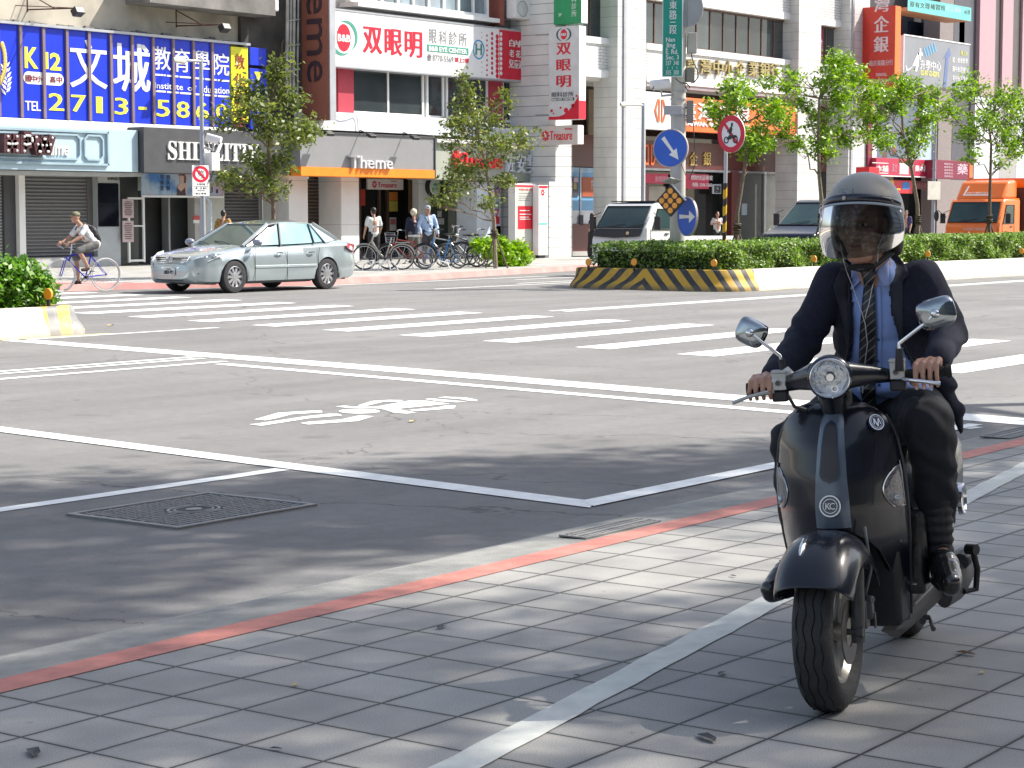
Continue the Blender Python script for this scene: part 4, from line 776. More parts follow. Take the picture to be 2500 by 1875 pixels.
Y=YR-.8;r=rr(898,985,437,463,Y);t=sgn('hanging_shop_sign','small white hanging sign with a red flower over the shop doorway',r,Y,.08,M_wht3)
g=MB();c=fp(914,450,Y);flower(g,c.x,c.z,.13,front(Y),0,.01,1);T(g,'Treasure',Y,922,968,445,458,.01,.035);T(g,'佐安集品',Y,955,969,441,444.5,.01);g.build('lettering',mat('crimson',(.5,.02,.08)),t)
g=MB();[g.tube([(fp(px,437,Y).x,Y+.04,r[3]),(fp(px,437,Y).x,Y+.04,r[3]+.3)],.01,5)for px in(905,978)];g.build('hanger',M_blk,t)
def projecting(name,label,pxf,pxr,pt,pb,px_left,Yn,m_face,m_edge,zt_=None):
 0
 X=fp(pxf,200,Yn).x;X2=fp(pxr,200,Yn).x;Yf_=Yn
 while Yf_<Yn+4:
  Yf_+=.01;v=Vector((X,Yf_,4))-Vector((0,0,CH));px=CX+FL*v.dot(rgt)/v.dot(cf)
  if px<=px_left:break
 z0=fp(pxf,pb,Yn).z;z1=zt_ or fp(pxf,pt,Yn).z
 t=thing(name,label,'sign',(X,Yn,z0));g=MB();g.box(X,X2,Yn,Yf_,z0,z1);g.build('panel',m_face,t);g=MB();g.box(X+.01,X2+.01,Yn-.012,Yn,z0+.01,z1-.01);g.build('edge',m_edge,t)
 g=MB();g.tube([(X2-.05,Yf_,z0+.2),(X2-.05,Yf_+.8,z0+.2)],.02,5);g.tube([(X2-.05,Yf_,z1-.2),(X2-.05,Yf_+.8,z1-.2)],.02,5);g.build('bracket',M_steel,t)
 return t,X,Yn,Yf_,z0,z1
def TS(g,s,X,Ya,Yb,fa,fb,z0,z1,d=.012,off=0,mi=0):
 g.text(s,side(X),(-(Yb+(Ya-Yb)*fa),-(Yb+(Ya-Yb)*fb),z0,z1),d,off,mi)
t,X,Ya,Yb,z0,z1=projecting('vertical_clinic_sign','white vertical clinic sign with three red characters and a red corner',1413,1429,62,291,1340,YB-3.2,mat('sign_panel_shaded',(.62,.62,.62),rough=.4),M_wht2)  # white face greyed, shade on its left-facing side is in the colour
H_=z1-z0;zz=lambda f:z0+H_*f
g=MB();[TS(g,ch,X,Ya,Yb,.27,.73,zz(b_),zz(b_+.125),.012,.03)for ch,b_ in zip('双眼明',(.70,.525,.35))]
yc=-(Ya+Yb)/2;W_=Yb-Ya
g.prism([(yc+.13*math.cos(a),zz(.915)+.17*math.sin(a))for a in np.linspace(0,6.28,16,endpoint=False)],side(X),0,.01)
g.prism([(-Yb,zz(.0)+.01)]+[(-Yb+W_*f,zz(.035+.22*max(0,f-.25)**2.2/.75**2.2)if f>.0 else zz(.035))for f in np.linspace(0,.999,14)]+[(-Ya-.001,zz(0)+.01)],side(X),0,.008)
for f,h,s_ in((.1,.1,.05),(.16,.07,.03),(.4,.13,.04),(.58,.10,.09),(.8,.15,.06),(.93,.25,.04)):g.prism([(-Yb+W_*f+s_*math.cos(a),zz(h)+s_*math.sin(a))for a in np.linspace(0,6.28,12,endpoint=False)],side(X),0,.008)
g.build('red_marks',M_red,t)
g=MB();TS(g,'眼科診所',X,Ya,Yb,.1,.83,zz(.245),zz(.30),.012,.0);g.box(X-.008,X,-(-Yb)-W_*.85,Yb-W_*.1,zz(.205),zz(.235))
for s in(-1,1):
 for k in range(14):
  a0=s*math.pi/2-1.3+2.6*k/14;a1=a0+2.6/14;f0,f1=math.sin(math.pi*k/14),math.sin(math.pi*(k+1)/14);pt=lambda a,f:(yc+(.25+.06*f)*math.cos(a+math.pi/2)*s*s,zz(.915)+(.22+.05*f)*math.sin(a+math.pi/2));p0=lambda a:(yc+.25*math.cos(a+math.pi/2),zz(.915)+.22*math.sin(a+math.pi/2))
  g.prism([p0(a0),pt(a0,f0),pt(a1,f1),p0(a1)],side(X),0,.01)
g.build('dark_marks',mat('slate_ink',(.05,.07,.08)),t)
g=MB();TS(g,'B&B EYE CENTER',X-.008,Ya,Yb,.12,.82,zz(.208),zz(.231),.008,.02);TS(g,'B&B',X-.01,Ya,Yb,.42,.58,zz(.90),zz(.93),.006,.02);g.build('white_marks',M_wht2,t)
g=MB();g.box(X,fp(1429,200,Ya).x+.012,Ya-.02,Ya-.012,z0+.01,zz(.20));g.build('red_edge',M_red,t)
t,X,Ya,Yb,z0,z1=projecting('green_clinic_sign','green projecting sign with white characters, above the white vertical clinic sign',1418,1433,-120,56,1352,YB-3.2,mat('sign_bright_green',(.01,.28,.10),rough=.4),M_wht2)
g=MB();zq=lambda py:fp(1385,py,(Ya+Yb)/2).z;[TS(g,ch,X,Ya,Yb,.66,.84,zq(b_),zq(a),.012,.01)for ch,a,b_ in(('診',9,24),('所',26,42),('科',-9,7))];TS(g,'3F',X,Ya,Yb,.17,.30,zq(39),zq(31),.012,.01);g.build('lettering',mat('pale_mint',(.6,.75,.65)),t)
t,X,Ya,Yb,z0,z1=projecting('small_shop_sign','small white box sign with a red flower, below the white vertical clinic sign',1410,1424,305,352,1320,YB-3.0,M_wht3,M_wht2)
H_=z1-z0;g=MB();W_=Yb-Ya;flower(g,-Yb+W_*.14,z0+H_*.48,.19,side(X),0,.012,.9);TS(g,'Treasure',X,Ya,Yb,.26,.86,z0+H_*.24,z0+H_*.72,.012,.04);TS(g,'佐安集品',X,Ya,Yb,.66,.86,z0+H_*.76,z0+H_*.86,.012,0);g.build('lettering',mat('bright_red',(.7,.02,.03)),t)
Y=YB-2.05;r=rr(1260,1307,452,624,Y)
t=thing('poster_lightbox','tall poster case with a red price poster between the pier and the yellow-green shrub','poster case',((r[0]+r[1])/2,Y,ZF))
g=MB();g.box(r[0]-.04,r[1]+.04,Y,Y+.3,ZF,r[3]+.05);g.build('case',M_wht2,t,bevel=.01);g=MB();g.box(r[0]+.02,r[1]-.02,Y-.006,Y,r[2],r[3]-.07);g.build('poster',mat('poster_grey',(.52,.52,.47)),t);g=MB();g.box(r[0],r[1],Y-.012,Y,r[3]-.06,r[3]);T(g,'TREASURE',Y-.006,1266,1301,461,465,.008);g.box(fx(1264,Y),fx(1300,Y),Y-.012,Y-.006,fp(1282,559,Y).z,fp(1282,503,Y).z)
g.box(r[0]+.03,r[1]-.03,Y-.012,Y-.006,r[2],r[2]+.18)
for i in range(5):
 for j in range(3):xx_=r[0]+.1+i*.16;zz_=r[2]+.25+j*.11;s_=.035-j*.009;g.prism([(xx_+s_*math.cos(a),zz_+s_*math.sin(a))for a in np.linspace(0,6.28,8,endpoint=False)],front(Y),.006,.012)
g.build('red_print',mat('bright_red',(.7,.02,.03)),t)
g=MB();[g.box(fx(1266,Y),fx(1266+w_,Y),Y-.012,Y-.006,fp(1282,b_+1.5,Y).z,fp(1282,b_,Y).z)for b_,w_ in((471,28),(478,30),(483,24),(488,28))];g.build('grey_print',mat('grey_ink',(.25,.25,.25)),t);g=MB();[g.box(fx(1268,Y),fx(1268+w_,Y),Y-.018,Y-.012,fp(1282,b_+2,Y).z,fp(1282,b_,Y).z)for b_,w_ in((513,24),(522,28),(529,22),(534,26))];g.build('white_print',M_wht2,t)
r=rr(1315,1338,452,632,Y-.3);t=thing('poster_lightbox','narrow white poster case with a red top edge, hard against the tiled pier','poster case',((r[0]+r[1])/2,Y-.3,ZF));g=MB();g.box(r[0],r[1],Y-.3,Y-.05,ZF+.1,r[3]);g.build('case',M_wht2,t,bevel=.01)
g=MB();g.box(r[0]+.03,r[1]-.03,Y-.31,Y-.3,r[3]-.1,r[3]-.02);c=fp(1325,470,Y-.3);flower(g,c.x,c.z,.12,front(Y-.3),0,.01,.9);g.build('red_print',mat('bright_red',(.7,.02,.03)),t);g=MB();g.box(r[0]+.04,r[1]-.04,Y-.31,Y-.3,fp(1325,548,Y).z,fp(1325,544,Y).z);g.build('green_stripe',mat('teal_line',(.1,.5,.42)),t);g=MB();g.box(r[0]+.1,r[1]-.1,Y-.25,Y-.1,ZF,ZF+.1);g.build('foot',M_blk,t)
c=fp(1063,456,YR-1.7);t=thing('round_sign','round pale green shop sign with green characters above the doorway','sign',(c.x,YR-1.7,c.z));g=MB();g.lathe([(0,0),(.27,0),(.30,.03),(.30,.15),(0,.15)],(c.x,YR-1.7,c.z),(0,1,0),28);g.build('disc',mat('pale_green',(.58,.66,.56)),t,smooth=40)
g=MB();g.lathe([(.29,.0),(.33,0),(.33,.17),(.29,.17)],(c.x,YR-1.69,c.z),(0,1,0),28,closed=True);g.build('rim',M_blk,t,smooth=40);g=MB();T(g,'佐安集品',YR-1.7,1054,1072,458,463,.01,.01);T(g,'♣',YR-1.7,1058,1068,446,454,.01,.01);g.build('lettering',mat('mid_green',(.10,.40,.22)),t)
Y=YS-.35;X0,X1=fp(1577,300,Y).x,fp(1949,300,Y).x;Z0,Z1=fp(1760,325,Y).z,fp(1760,245,Y).z;xm=fp(1642,300,Y).x
t=thing('bank_fascia_sign','orange bank fascia sign with white characters and an orange hexagon on a white left end','sign',((X0+X1)/2,Y,Z0));M_or=mat('orange_sign',(.85,.16,.03))
g=MB();g.box(xm,X1,Y,Y+.4,Z0,Z1);g.build('orange_panel',M_or,t);g=MB();g.box(X0,xm,Y,Y+.4,Z0,Z1+.1);g.build('white_panel',M_wht2,t)
g=MB();c=fp(1612,270,Y);HEX(g,c.x,c.z,.78,.8,front(Y));g.build('hexagon',M_or,t)
g=MB();
for ch,a,b_ in zip('臺灣企銀',(1661,1704,1748,1792),(1697,1740,1784,1828)):T(g,ch,Y,a,b_,252+(a-1700)*.05,293+(a-1700)*.05,.03,.03)
T(g,'TAIWAN BUSINESS BANK',Y,1668,1830,300,311,.03,.03);g.build('lettering',M_wht2,t)
t,X,Ya,Yb,z0,z1=projecting('vertical_bank_sign','tall red and orange projecting bank sign with white characters at the upper right',2183,2196,-200,213,2118,YC-1.5,mat('sign_scarlet',(.58,.035,.02),rough=.4),mat('sign_orange_edge',(.90,.17,.02),rough=.4),zt_=10)
g=MB();zq=lambda py:fp(2150,py,(Ya+Yb)/2).z
for ch,a,b_ in(('臺',-60,-15),('灣',-12,28),('企',38,78),('銀',88,127)):TS(g,ch,X,Ya,Yb,.2,.75,zq(b_),zq(a),.012,.04)
TS(g,'南京東路分行',X,Ya,Yb,.02,.95,zq(160),zq(146),.012,.01);TS(g,'TAIWAN',X,Ya,Yb,.28,.68,zq(186),zq(178),.012,.01);TS(g,'BUSINESS BANK',X,Ya,Yb,.05,.87,zq(202),zq(192),.012,.01);g.build('lettering',mat('pink_white',(.72,.58,.60)),t)
g=MB();g.box(X+.05,X+.25,Yb,Yb+.35,z0+.1,10);g.box(X+.05,X+.25,Yb-.1,Yb+.42,z0-1.2,z0-.3);g.build('back_frame',mat('sign_scarlet',(.4,.03,.02)),t)
Y=YD-1.9;r=rr(2206,2367,98,212,Y);m_=(2206+2367)/2
t=sgn('grey_tutoring_sign','large grey tutoring centre board with a white tick-shaped A and a blue grid',r,Y,1.2,mat('board_grey',(.21,.22,.25),rough=.4,var=.12,scale=.8,coat=.3));
g=MB();g.box(r[0]-.03,r[1]+.03,Y-.02,Y+.02,r[3],r[3]+.05);g.box(r[0]-.05,r[0],Y-.02,Y+1.2,r[2],r[3]);g.build('rim',M_wht2,t)
g=MB()
def PO(g,L_,Y,mi=0,d=.012):g.prism([(fp(x,y,Y).x,fp(x,y,Y).z)for x,y in L_],front(Y),0,d,mi)
PO(g,[(2210,156),(2216,170),(2226,164),(2241,128),(2244,127),(2242,158),(2238,175),(2234,174),(2236,160),(2228,162),(2218,173),(2212,172)],Y);T(g,'+',Y,2241,2252,118,146,.012,.03)
charT(g,'升學中心',[(2247+13*k,2258+13*k)for k in range(4)],[(147+k,170+k)for k in range(4)],.02)
charT(g,'國小資優數學',[(2325+6.3*k,2330.5+6.3*k)for k in range(6)],[(140+k*.6,153+k*.6)for k in range(6)],.0);charT(g,'國中數理專科',[(2325+6.3*k,2330.5+6.3*k)for k in range(6)],[(162+k*.6,175+k*.6)for k in range(6)],.0);charT(g,'高中班直達車',[(2325+6.3*k,2330.5+6.3*k)for k in range(6)],[(184+k*.6,197+k*.6)for k in range(6)],.0)
g.build('white_lettering',M_wht2,t);g=MB();T(g,'02-8712-8295',Y,2247,2292,173,186,.012,.02);T(g,'樓上3F',Y,2345,2361,124,136,.012,.01);g.build('yellow_lettering',mat('pale_yellow',(.7,.68,.2)),t)
g=MB()
for i in range(5):
 for j in range(4):c=fp(2256+i*6+j*1.5,121-i*3.2+j*5,Y);g.prism([(c.x-.055,c.z-.04),(c.x+.04,c.z-.055),(c.x+.055,c.z+.04),(c.x-.04,c.z+.055)],front(Y),0,.012)
g.build('blue_grid',mat('grid_blue',(.12,.45,.75)),t);g=MB();PO(g,[(2302,212),(2309,140),(2303,142),(2318,116),(2321,136),(2316,140),(2310,212)],Y);g.build('arrow',mat('arrow_slate',(.14,.19,.36)),t)
Y=YD-1.9;r=rr(2216,2371,-30,30,Y);t=sgn('orange_teal_sign','orange and teal class board at the top edge, above the grey tutoring board',(r[0],r[1],fp(2293,31,Y).z,10),Y,1.2,mat('board_orange',(.62,.28,.12),rough=.5))
g=MB();g.box(r[0],r[1]+.01,Y-.01,Y,fp(2293,5,Y).z,10.01);g.build('teal_band',mat('board_teal',(.15,.55,.52),rough=.5),t);g=MB();[T(g,ch,Y,2221+12.5*k,2232+12.5*k,4+k*1.5,17+k*1.5,.012,.01)for k,ch in enumerate('原有文理補習班')];[T(g,ch,Y,a,a+7,24,36,.012)for ch,a in(('4',2353),('樓',2361))];g.build('lettering',mat('ink_brown',(.05,.03,.02)),t)
g=MB();T(g,'8712-3456',Y,2309,2345,16,28,.012);g.build('pale_lettering',mat('pale_lilac',(.5,.45,.6)),t)
Y=YC-.35;r=rr(2139,2280,388,432,Y);M_cr=mat('crimson_sign',(.42,.02,.06),rough=.5)
t=sgn('herbal_shop_sign','crimson shop fascia with white framed characters behind the right-hand street trees',r,Y,.5,M_cr);g=MB()
for s,a,b_ in(('本舖',2139,2168),('藥本舖',2234,2266)):T(g,s,Y,a,b_,404,419,.012,.02)
for a,b_ in((2131,2170),(2197,2220)):
 z0_,z1_=fp(2170,424,Y).z,fp(2170,398,Y).z;xa,xb=fx(a,Y),fx(b_,Y);g.box(xa,xb,Y-.012,Y,z1_-.03,z1_);g.box(xa,xb,Y-.012,Y,z0_,z0_+.03)
g.box(fx(2198,Y),fx(2219,Y),Y-.01,Y,fp(2208,423,Y).z,fp(2208,398,Y).z);g.box(r[0],r[1],Y-.03,Y,r[2],r[2]+.04);g.build('white_lettering',M_wht2,t);g=MB();T(g,'漢方',Y,2177,2190,400,420,.012,.0);g.build('faint_lettering',mat('faded_pink',(.6,.25,.32)),t)
r=rr(2284,2376,392,437,Y-.5);t=sgn('herbal_box_sign','dark crimson sign box with one big framed character, left of the orange truck',r,Y-.5,.5,mat('crimson_dark',(.20,.012,.04),rough=.5));g=MB();T(g,'藥',Y-.5,2337,2362,400,426,.012,.02)
for k in range(5):T(g,'健康食品',Y-.5,2305,2326,398+k*7.5,403+k*7.5,.01,.0)
g.build('lettering',mat('pale_pink',(.62,.42,.48)),t);g=MB();g.box(fx(2368,Y-.5),fx(2376,Y-.5),Y-.52,Y-.5,r[2]+.08,r[3]-.1);g.build('orange_end',M_or,t)
Y2=YC-.1;r=rr(2158,2228,440,472,Y2);t=sgn('payment_board','bright red card payment board with a blue card mark under the crimson fascia',r,Y2,.1,mat('vivid_red',(.62,.01,.02),rough=.5));g=MB();g.box(fx(2205,Y2),fx(2223,Y2),Y2-.01,Y2,fp(2214,462,Y2).z,fp(2214,445,Y2).z);g.build('card_mark',mat('card_blue',(.05,.20,.5)),t);g=MB();T(g,'Ⓟ',Y2,2172,2182,440,455,.01,.02);T(g,'Pay here',Y2,2165,2198,458,466,.01,.02);g.build('yellow_lettering',mat('sign_yellow',(.8,.7,.1)),t)
r=rr(2122,2147,408,428,YC-1.6);sgn('red_box_sign','small plain red box sign at the foot of the white post above the rider',r,YC-1.6,.6,mat('vivid_red',(.6,.01,.02)))
r=rr(2234,2275,442,462,YC);t=sgn('dark_red_board','dim maroon board with faint characters to the right of the card payment board',r,YC,.1,mat('dim_maroon',(.10,.015,.02)));g=MB();T(g,'健身藥舖',YC,2238,2270,446,458,.01);g.build('lettering',mat('dim_rose',(.3,.12,.12)),t)
for k,(px,py)in enumerate(((85,22),(448,62))):
 p=fp(px,py,YA-.3);t=thing('bracket_spotlight',['rusty bracket spotlight on the concrete wall at the far upper left','rusty bracket spotlight on the wall above the white school characters'][k],'floodlight',(p.x,YA,p.z),group='bracket spotlights above the blue sign')
 g=MB();x=p.x;z=p.z;g.tube([(x,YA,z-.05),(x,YA,z+.55)],.02,6);g.tube([(x,YA,z),(x+.35,YA-1.5,z-.02)],.02,6);g.tube([(x,YA,z+.45),(x+.2,YA-.85,z)],.016,6);g.tube([(x-.4,YA,z+.08),(x+.35,YA-1.5,z-.02)],.012,6);g.build('bracket',mat('rust',(.09,.04,.03),rough=.8),t)
 g=MB();g.obox((x+.36,YA-1.6,z-.12),(.30,.22,.20),Matrix.Rotation(R(-30),3,'X'));g.build('lamp_head',M_blk,t,bevel=.02)
def aircon(px,py,Y,label,s=1.0,plane='f'):
 p=fp(px,py,Y);t=thing('air_conditioner',label,'air conditioner',(p.x,Y,p.z),group='air conditioners on the walls')
 g=MB();g.box(p.x-.45*s,p.x+.45*s,Y,Y+.4,p.z-.32*s,p.z+.35*s);g.build('casing',M_wht2,t,bevel=.03)
 g=MB();g.lathe([(.25*s,-.01),(.27*s,-.03),(.27*s,.01)],(p.x-.06,Y,p.z),(0,1,0),24);
 for k in range(5):g.lathe([(.05*s*(k+1)-.008,-.012),(.05*s*(k+1),-.018)],(p.x-.06,Y,p.z),(0,1,0),24)
 g.build('fan_grille',M_greyw,t);g=MB()
 for xx_ in(-.38,.38):g.tube([(p.x+xx_*s,Y+.6,p.z-.36*s),(p.x+xx_*s,Y-.05,p.z-.36*s),(p.x+xx_*s,Y+.6,p.z-.8*s)],.02,5)
 g.build('bracket',M_steel,t)
aircon(1278,22,YB-.9,'white air conditioner on a bracket right of the upper clinic windows')
aircon(655,-2,YA-.9,'white air conditioner at the top edge over the stained concrete')
g=MB();
for px,rr_ in((700,.05),(708,.035),(716,.05),(726,.03)):
 x=fp(px,150,YB-.3).x;g.tube([(x,YB-.3,zsl1+.1),(x,YB-.3,6.0),(x+.03,YB-.33,8.0),(x,YB-.3,10)],rr_,7)
for k in range(7):z=zsl1+.4+k*.75;g.tube([(fp(698,150,YB-.3).x,YB-.36,z),(fp(728,150,YB-.3).x,YB-.36,z+.1)],.02,5)
tag(g.build('wall_pipes',mat('dirty_pipe',(.35,.34,.31),rough=.8,var=.3)),'cluster of dirty pipes and clamps in the dark gap left of the brown vertical sign','pipes')
g=MB();c0=fp(820,280,YB-.72);g.tube([fp(x,y,YB-.75)for x,y in((818,283),(835,290),(850,288),(868,281),(873,290),(875,330))],.012,5);tag(g.build('loose_cable',M_greyw),'loose grey cable drooping over the white slab above the grey fascia','cable')
def leafmat(name,cols,trans=.35,rough=.45):
 m=bpy.data.materials.new(name);m.use_nodes=True;nt=m.node_tree;L=nt.links;b=nt.nodes['Principled BSDF'];out=nt.nodes['Material Output']
 ge=nt.nodes.new('ShaderNodeNewGeometry');cr=nt.nodes.new('ShaderNodeValToRGB');cr.color_ramp.elements[0].color=tuple(cols[0])+(1,);cr.color_ramp.elements[-1].color=tuple(cols[-1])+(1,)
 for i,c in enumerate(cols[1:-1]):e=cr.color_ramp.elements.new((i+1)/(len(cols)-1));e.color=tuple(c)+(1,)
 L.new(ge.outputs['Random Per Island'],cr.inputs[0]);L.new(cr.outputs[0],b.inputs['Base Color']);b.inputs['Roughness'].default_value=rough;b.inputs['Specular IOR Level'].default_value=.6
 tr=nt.nodes.new('ShaderNodeBsdfTranslucent');hs=nt.nodes.new('ShaderNodeHueSaturation');hs.inputs['Value'].default_value=1.6;hs.inputs['Saturation'].default_value=1.1;L.new(cr.outputs[0],hs.inputs['Color']);L.new(hs.outputs[0],tr.inputs[0])
 mx=nt.nodes.new('ShaderNodeMixShader');mx.inputs[0].default_value=trans;L.new(b.outputs[0],mx.inputs[1]);L.new(tr.outputs[0],mx.inputs[2]);L.new(mx.outputs[0],out.inputs[0]);MATS[name]=m;return m
L_bright=leafmat('leaf_bright',[(.06,.14,.012),(.13,.24,.018),(.22,.36,.03),(.34,.48,.06)])
L_olive=leafmat('leaf_olive',[(.045,.075,.014),(.09,.13,.022),(.16,.20,.035),(.24,.26,.07)])
L_hedge=leafmat('leaf_hedge',[(.05,.09,.015),(.09,.17,.025),(.15,.27,.04),(.26,.38,.08),(.38,.44,.2)])
L_lime=leafmat('leaf_lime',[(.14,.28,.015),(.24,.42,.02),(.36,.52,.04)])
L_dark=leafmat('leaf_dark',[(.02,.05,.012),(.04,.09,.02)],.2)
M_bark=mat('bark',(.16,.115,.08),rough=.9,var=.35,scale=25,bump=.6,bscale=50)
M_bark2=mat('bark_pale',(.24,.19,.14),rough=.9,var=.35,scale=25,bump=.5,bscale=50)
M_stake=mat('stake',(.13,.10,.075),rough=.9,var=.3,scale=20)
def leaves(name,pts,size,m,parent=None,seed=1,up=.35,aspect=.5):
 0
 r=np.random.default_rng(seed);n=len(pts);pts=np.asarray(pts,float)
 if parent is not None:
  q=parent;o=np.zeros(3)
  while q is not None:o+=np.array(q.location);q=q.parent
  pts=pts-o
 nrm=r.normal(size=(n,3));nrm[:,2]=np.abs(nrm[:,2])+up;nrm/=np.linalg.norm(nrm,axis=1)[:,None]
 a=r.normal(size=(n,3));a-=(a*nrm).sum(1)[:,None]*nrm;a/=np.linalg.norm(a,axis=1)[:,None];b=np.cross(nrm,a)
 s=size*(.6+.8*r.random(n))[:,None]
 V=np.stack([pts-a*s,pts+b*s*aspect+nrm*s*.12,pts+a*s,pts-b*s*aspect+nrm*s*.12],1).reshape(-1,3)
 me=bpy.data.meshes.new(name);me.vertices.add(4*n);me.vertices.foreach_set('co',V.astype(np.float32).ravel())
 me.loops.add(4*n);me.loops.foreach_set('vertex_index',np.arange(4*n,dtype=np.int32));me.polygons.add(n);me.polygons.foreach_set('loop_start',np.arange(n,dtype=np.int32)*4)
 me.materials.append(m);me.update();me.validate();o=bpy.data.objects.new(name,me);COL.objects.link(o);o.parent=parent;return o
def clump_pts(blobs,seed,dens=1.0,sig=.13,per=26):
 r=np.random.default_rng(seed);P_=[]
 for(c,rad,n)in blobs:
  m=max(3,int(n*dens/per))
  for _ in range(m):
   d=r.normal(size=3);d/=np.linalg.norm(d);k=r.random()**.45;cc=np.array(c)+d*np.array(rad)*k
   P_.append(cc+r.normal(size=(per,3))*sig*(.6+.8*r.random())*np.array([1,1,.7]))
 return np.concatenate(P_)
def limb(g,p,q,r0,r1,seed,n=6,w=.06):
 r=np.random.default_rng(seed);p,q=Vector(p),Vector(q);pts=[]
 for i in range(n+1):t=i/n;o=Vector(r.normal(size=3)*w*math.sin(math.pi*t));pts.append(p.lerp(q,t)+o)
 g.tube(pts,list(np.linspace(r0,r1,n+1)),7);return pts
def tree(label,Y,trunk,blobs,m,seed,n=2600,lsize=.06,group=None,cat='tree',rt_=.07,stakes=True,zg=ZF,sig=.13,bark=M_bark,loops=2,name='street_tree'):
 0
 T_=[fp(x,y,Y)for x,y in trunk];base=Vector((T_[0].x,Y,zg));t=thing(name,label,cat,base,group=group)
 g=MB();pts=[base]+[v for v in T_[1:]];g.tube(pts,list(np.linspace(rt_,rt_*.45,len(pts))),9)
 r=np.random.default_rng(seed);B=[];W_=sum(b[3]for b in blobs);ppm=FL/(pts[-1]-Vector((0,0,CH))).dot(cf)
 for i,(px,py,rad,w_)in enumerate(blobs):
  R_=rad/ppm;c=fp(px,py,Y)+Vector((0,(r.random()-.5)*R_*2.2,0));B.append((c,(R_,R_*1.1,R_*.9),n*w_/W_))
  att=min(range(1,len(pts)),key=lambda k:(pts[k]-c).length+(3 if pts[k].z>c.z else 0));lp=limb(g,pts[att],c,rt_*.35,.008,seed*31+i)
  for j in range(5):e=c+Vector(r.normal(size=3)*R_*.7);limb(g,lp[3+j%3],e,.011,.004,seed*77+i*7+j,4,.04)
 g.build('trunk',bark,t,smooth=60)
 leaves('crown',clump_pts(B,seed,sig=sig),lsize,m,t,seed)
 if stakes:
  for k,(dx,dy)in enumerate(((-.32,-.2),(.35,-.15),(.05,.38))):
   g=MB();top=pts[1].lerp(pts[0],.25)if pts[1].z>1.2 else pts[1];zt=min(top.z,zg+1.25);a=base.lerp(pts[1],(zt-base.z)/max(.1,pts[1].z-base.z))
   g.tube([(base.x+dx,Y+dy,zg),(a.x,a.y,zt)],.022,6);g.build('stake',M_stake,t)
  g=MB();
  for k in range(5):g.lathe([(.07,-.02),(.10,0),(.07,.02)],(a.x,a.y,zt-.12+k*.05),(random.random()-.5,random.random()-.5,2),10,closed=True)
  g.build('binding',mat('rope',(.10,.075,.05),rough=1),t)
 return t
YT=24.4;ZT=.25
tree('olive-crowned maple on the far pavement in front of the charcoal fascia',34.0,[(668,610),(667,500),(660,440),(655,360),(662,250),(672,160)],[(672,150,22,.5),(668,190,26,.9),(640,235,50,2.4),(690,245,36,1.4),(600,265,44,1.6),(575,290,32,1.1),(640,320,48,2.2),(700,320,50,2.2),(745,330,30,.9),(765,310,18,.3),(655,400,44,2.2),(545,428,24,.5),(575,440,28,.7),(705,400,45,1.8),(660,450,34,1.1),(600,460,24,.4)],L_olive,3,5600,.062,'street trees on the far pavement',rt_=.055)
tree('small maple on the far pavement in front of the grey-green cosmetics fascia',34.6,[(1210,600),(1206,540),(1196,470),(1185,400),(1160,300),(1135,200)],[(1132,185,14,.3),(1130,215,20,.5),(1135,250,34,1.1),(1200,250,30,.9),(1100,300,42,1.3),(1160,310,46,1.8),(1215,290,40,1.5),(1255,330,32,.9),(1285,350,22,.3),(1095,335,36,.9),(1150,370,50,1.9),(1210,360,42,1.6),(1120,430,42,1.5),(1180,430,46,1.9),(1090,480,30,.8),(1160,485,32,.9),(1220,440,26,.8),(1075,500,16,.3)],L_olive,5,5200,.06,'street trees on the far pavement',rt_=.06,bark=M_bark2)
MG='young street trees along the planted median'
tree('leaning young tree on the median beside the striped sign pole, leftmost of the median row',YT,[(1800,590),(1800,520),(1815,430),(1822,370),(1815,300)],[(1800,215,34,1.6),(1835,225,30,1.2),(1780,245,34,1.1),(1750,265,24,.8),(1850,270,44,2.2),(1800,285,40,2),(1900,285,34,1),(1930,270,18,.4),(1830,340,44,2.4),(1880,345,38,1.9),(1850,375,24,.9),(1800,330,26,.7),(1925,320,26,.9),(1945,345,20,.5)],L_bright,7,5800,.052,MG,rt_=.055,zg=ZT,sig=.10)
tree('twin-stemmed young tree on the median with the tallest crown, just left of the rider\'s helmet',YT,[(2003,590),(2006,490),(2000,430),(1998,340),(2000,240)],[(2020,160,38,1.9),(2050,150,18,.5),(1995,190,42,2),(2060,190,38,1.8),(1950,195,34,1),(1915,215,26,.7),(1885,205,22,.5),(2085,235,38,1.6),(2020,235,48,2.6),(1975,255,24,.8),(2100,260,20,.5),(2035,305,44,2.2),(2070,340,34,1.6),(2000,350,34,1.2),(1960,345,24,.8),(2100,330,20,.5),(2010,375,22,.6)],L_bright,11,6800,.052,MG,rt_=.06,zg=ZT,sig=.10,bark=M_bark2)
tree('young tree on the median with a dense bright crown, just right of the rider\'s helmet',YT,[(2244,590),(2240,500),(2225,410),(2205,330),(2200,240)],[(2240,205,30,1.1),(2200,215,34,1.7),(2160,225,30,1.4),(2255,245,28,1.3),(2280,225,20,.6),(2190,265,42,2.6),(2150,290,32,1.6),(2240,290,36,2),(2270,320,26,1.1),(2165,335,34,1.5),(2215,340,32,1.3),(2140,350,18,.6),(2255,350,24,.8),(2222,380,16,.4),(2130,240,18,.5)],L_bright,13,5900,.052,MG,rt_=.06,zg=ZT,sig=.10,bark=M_bark2)
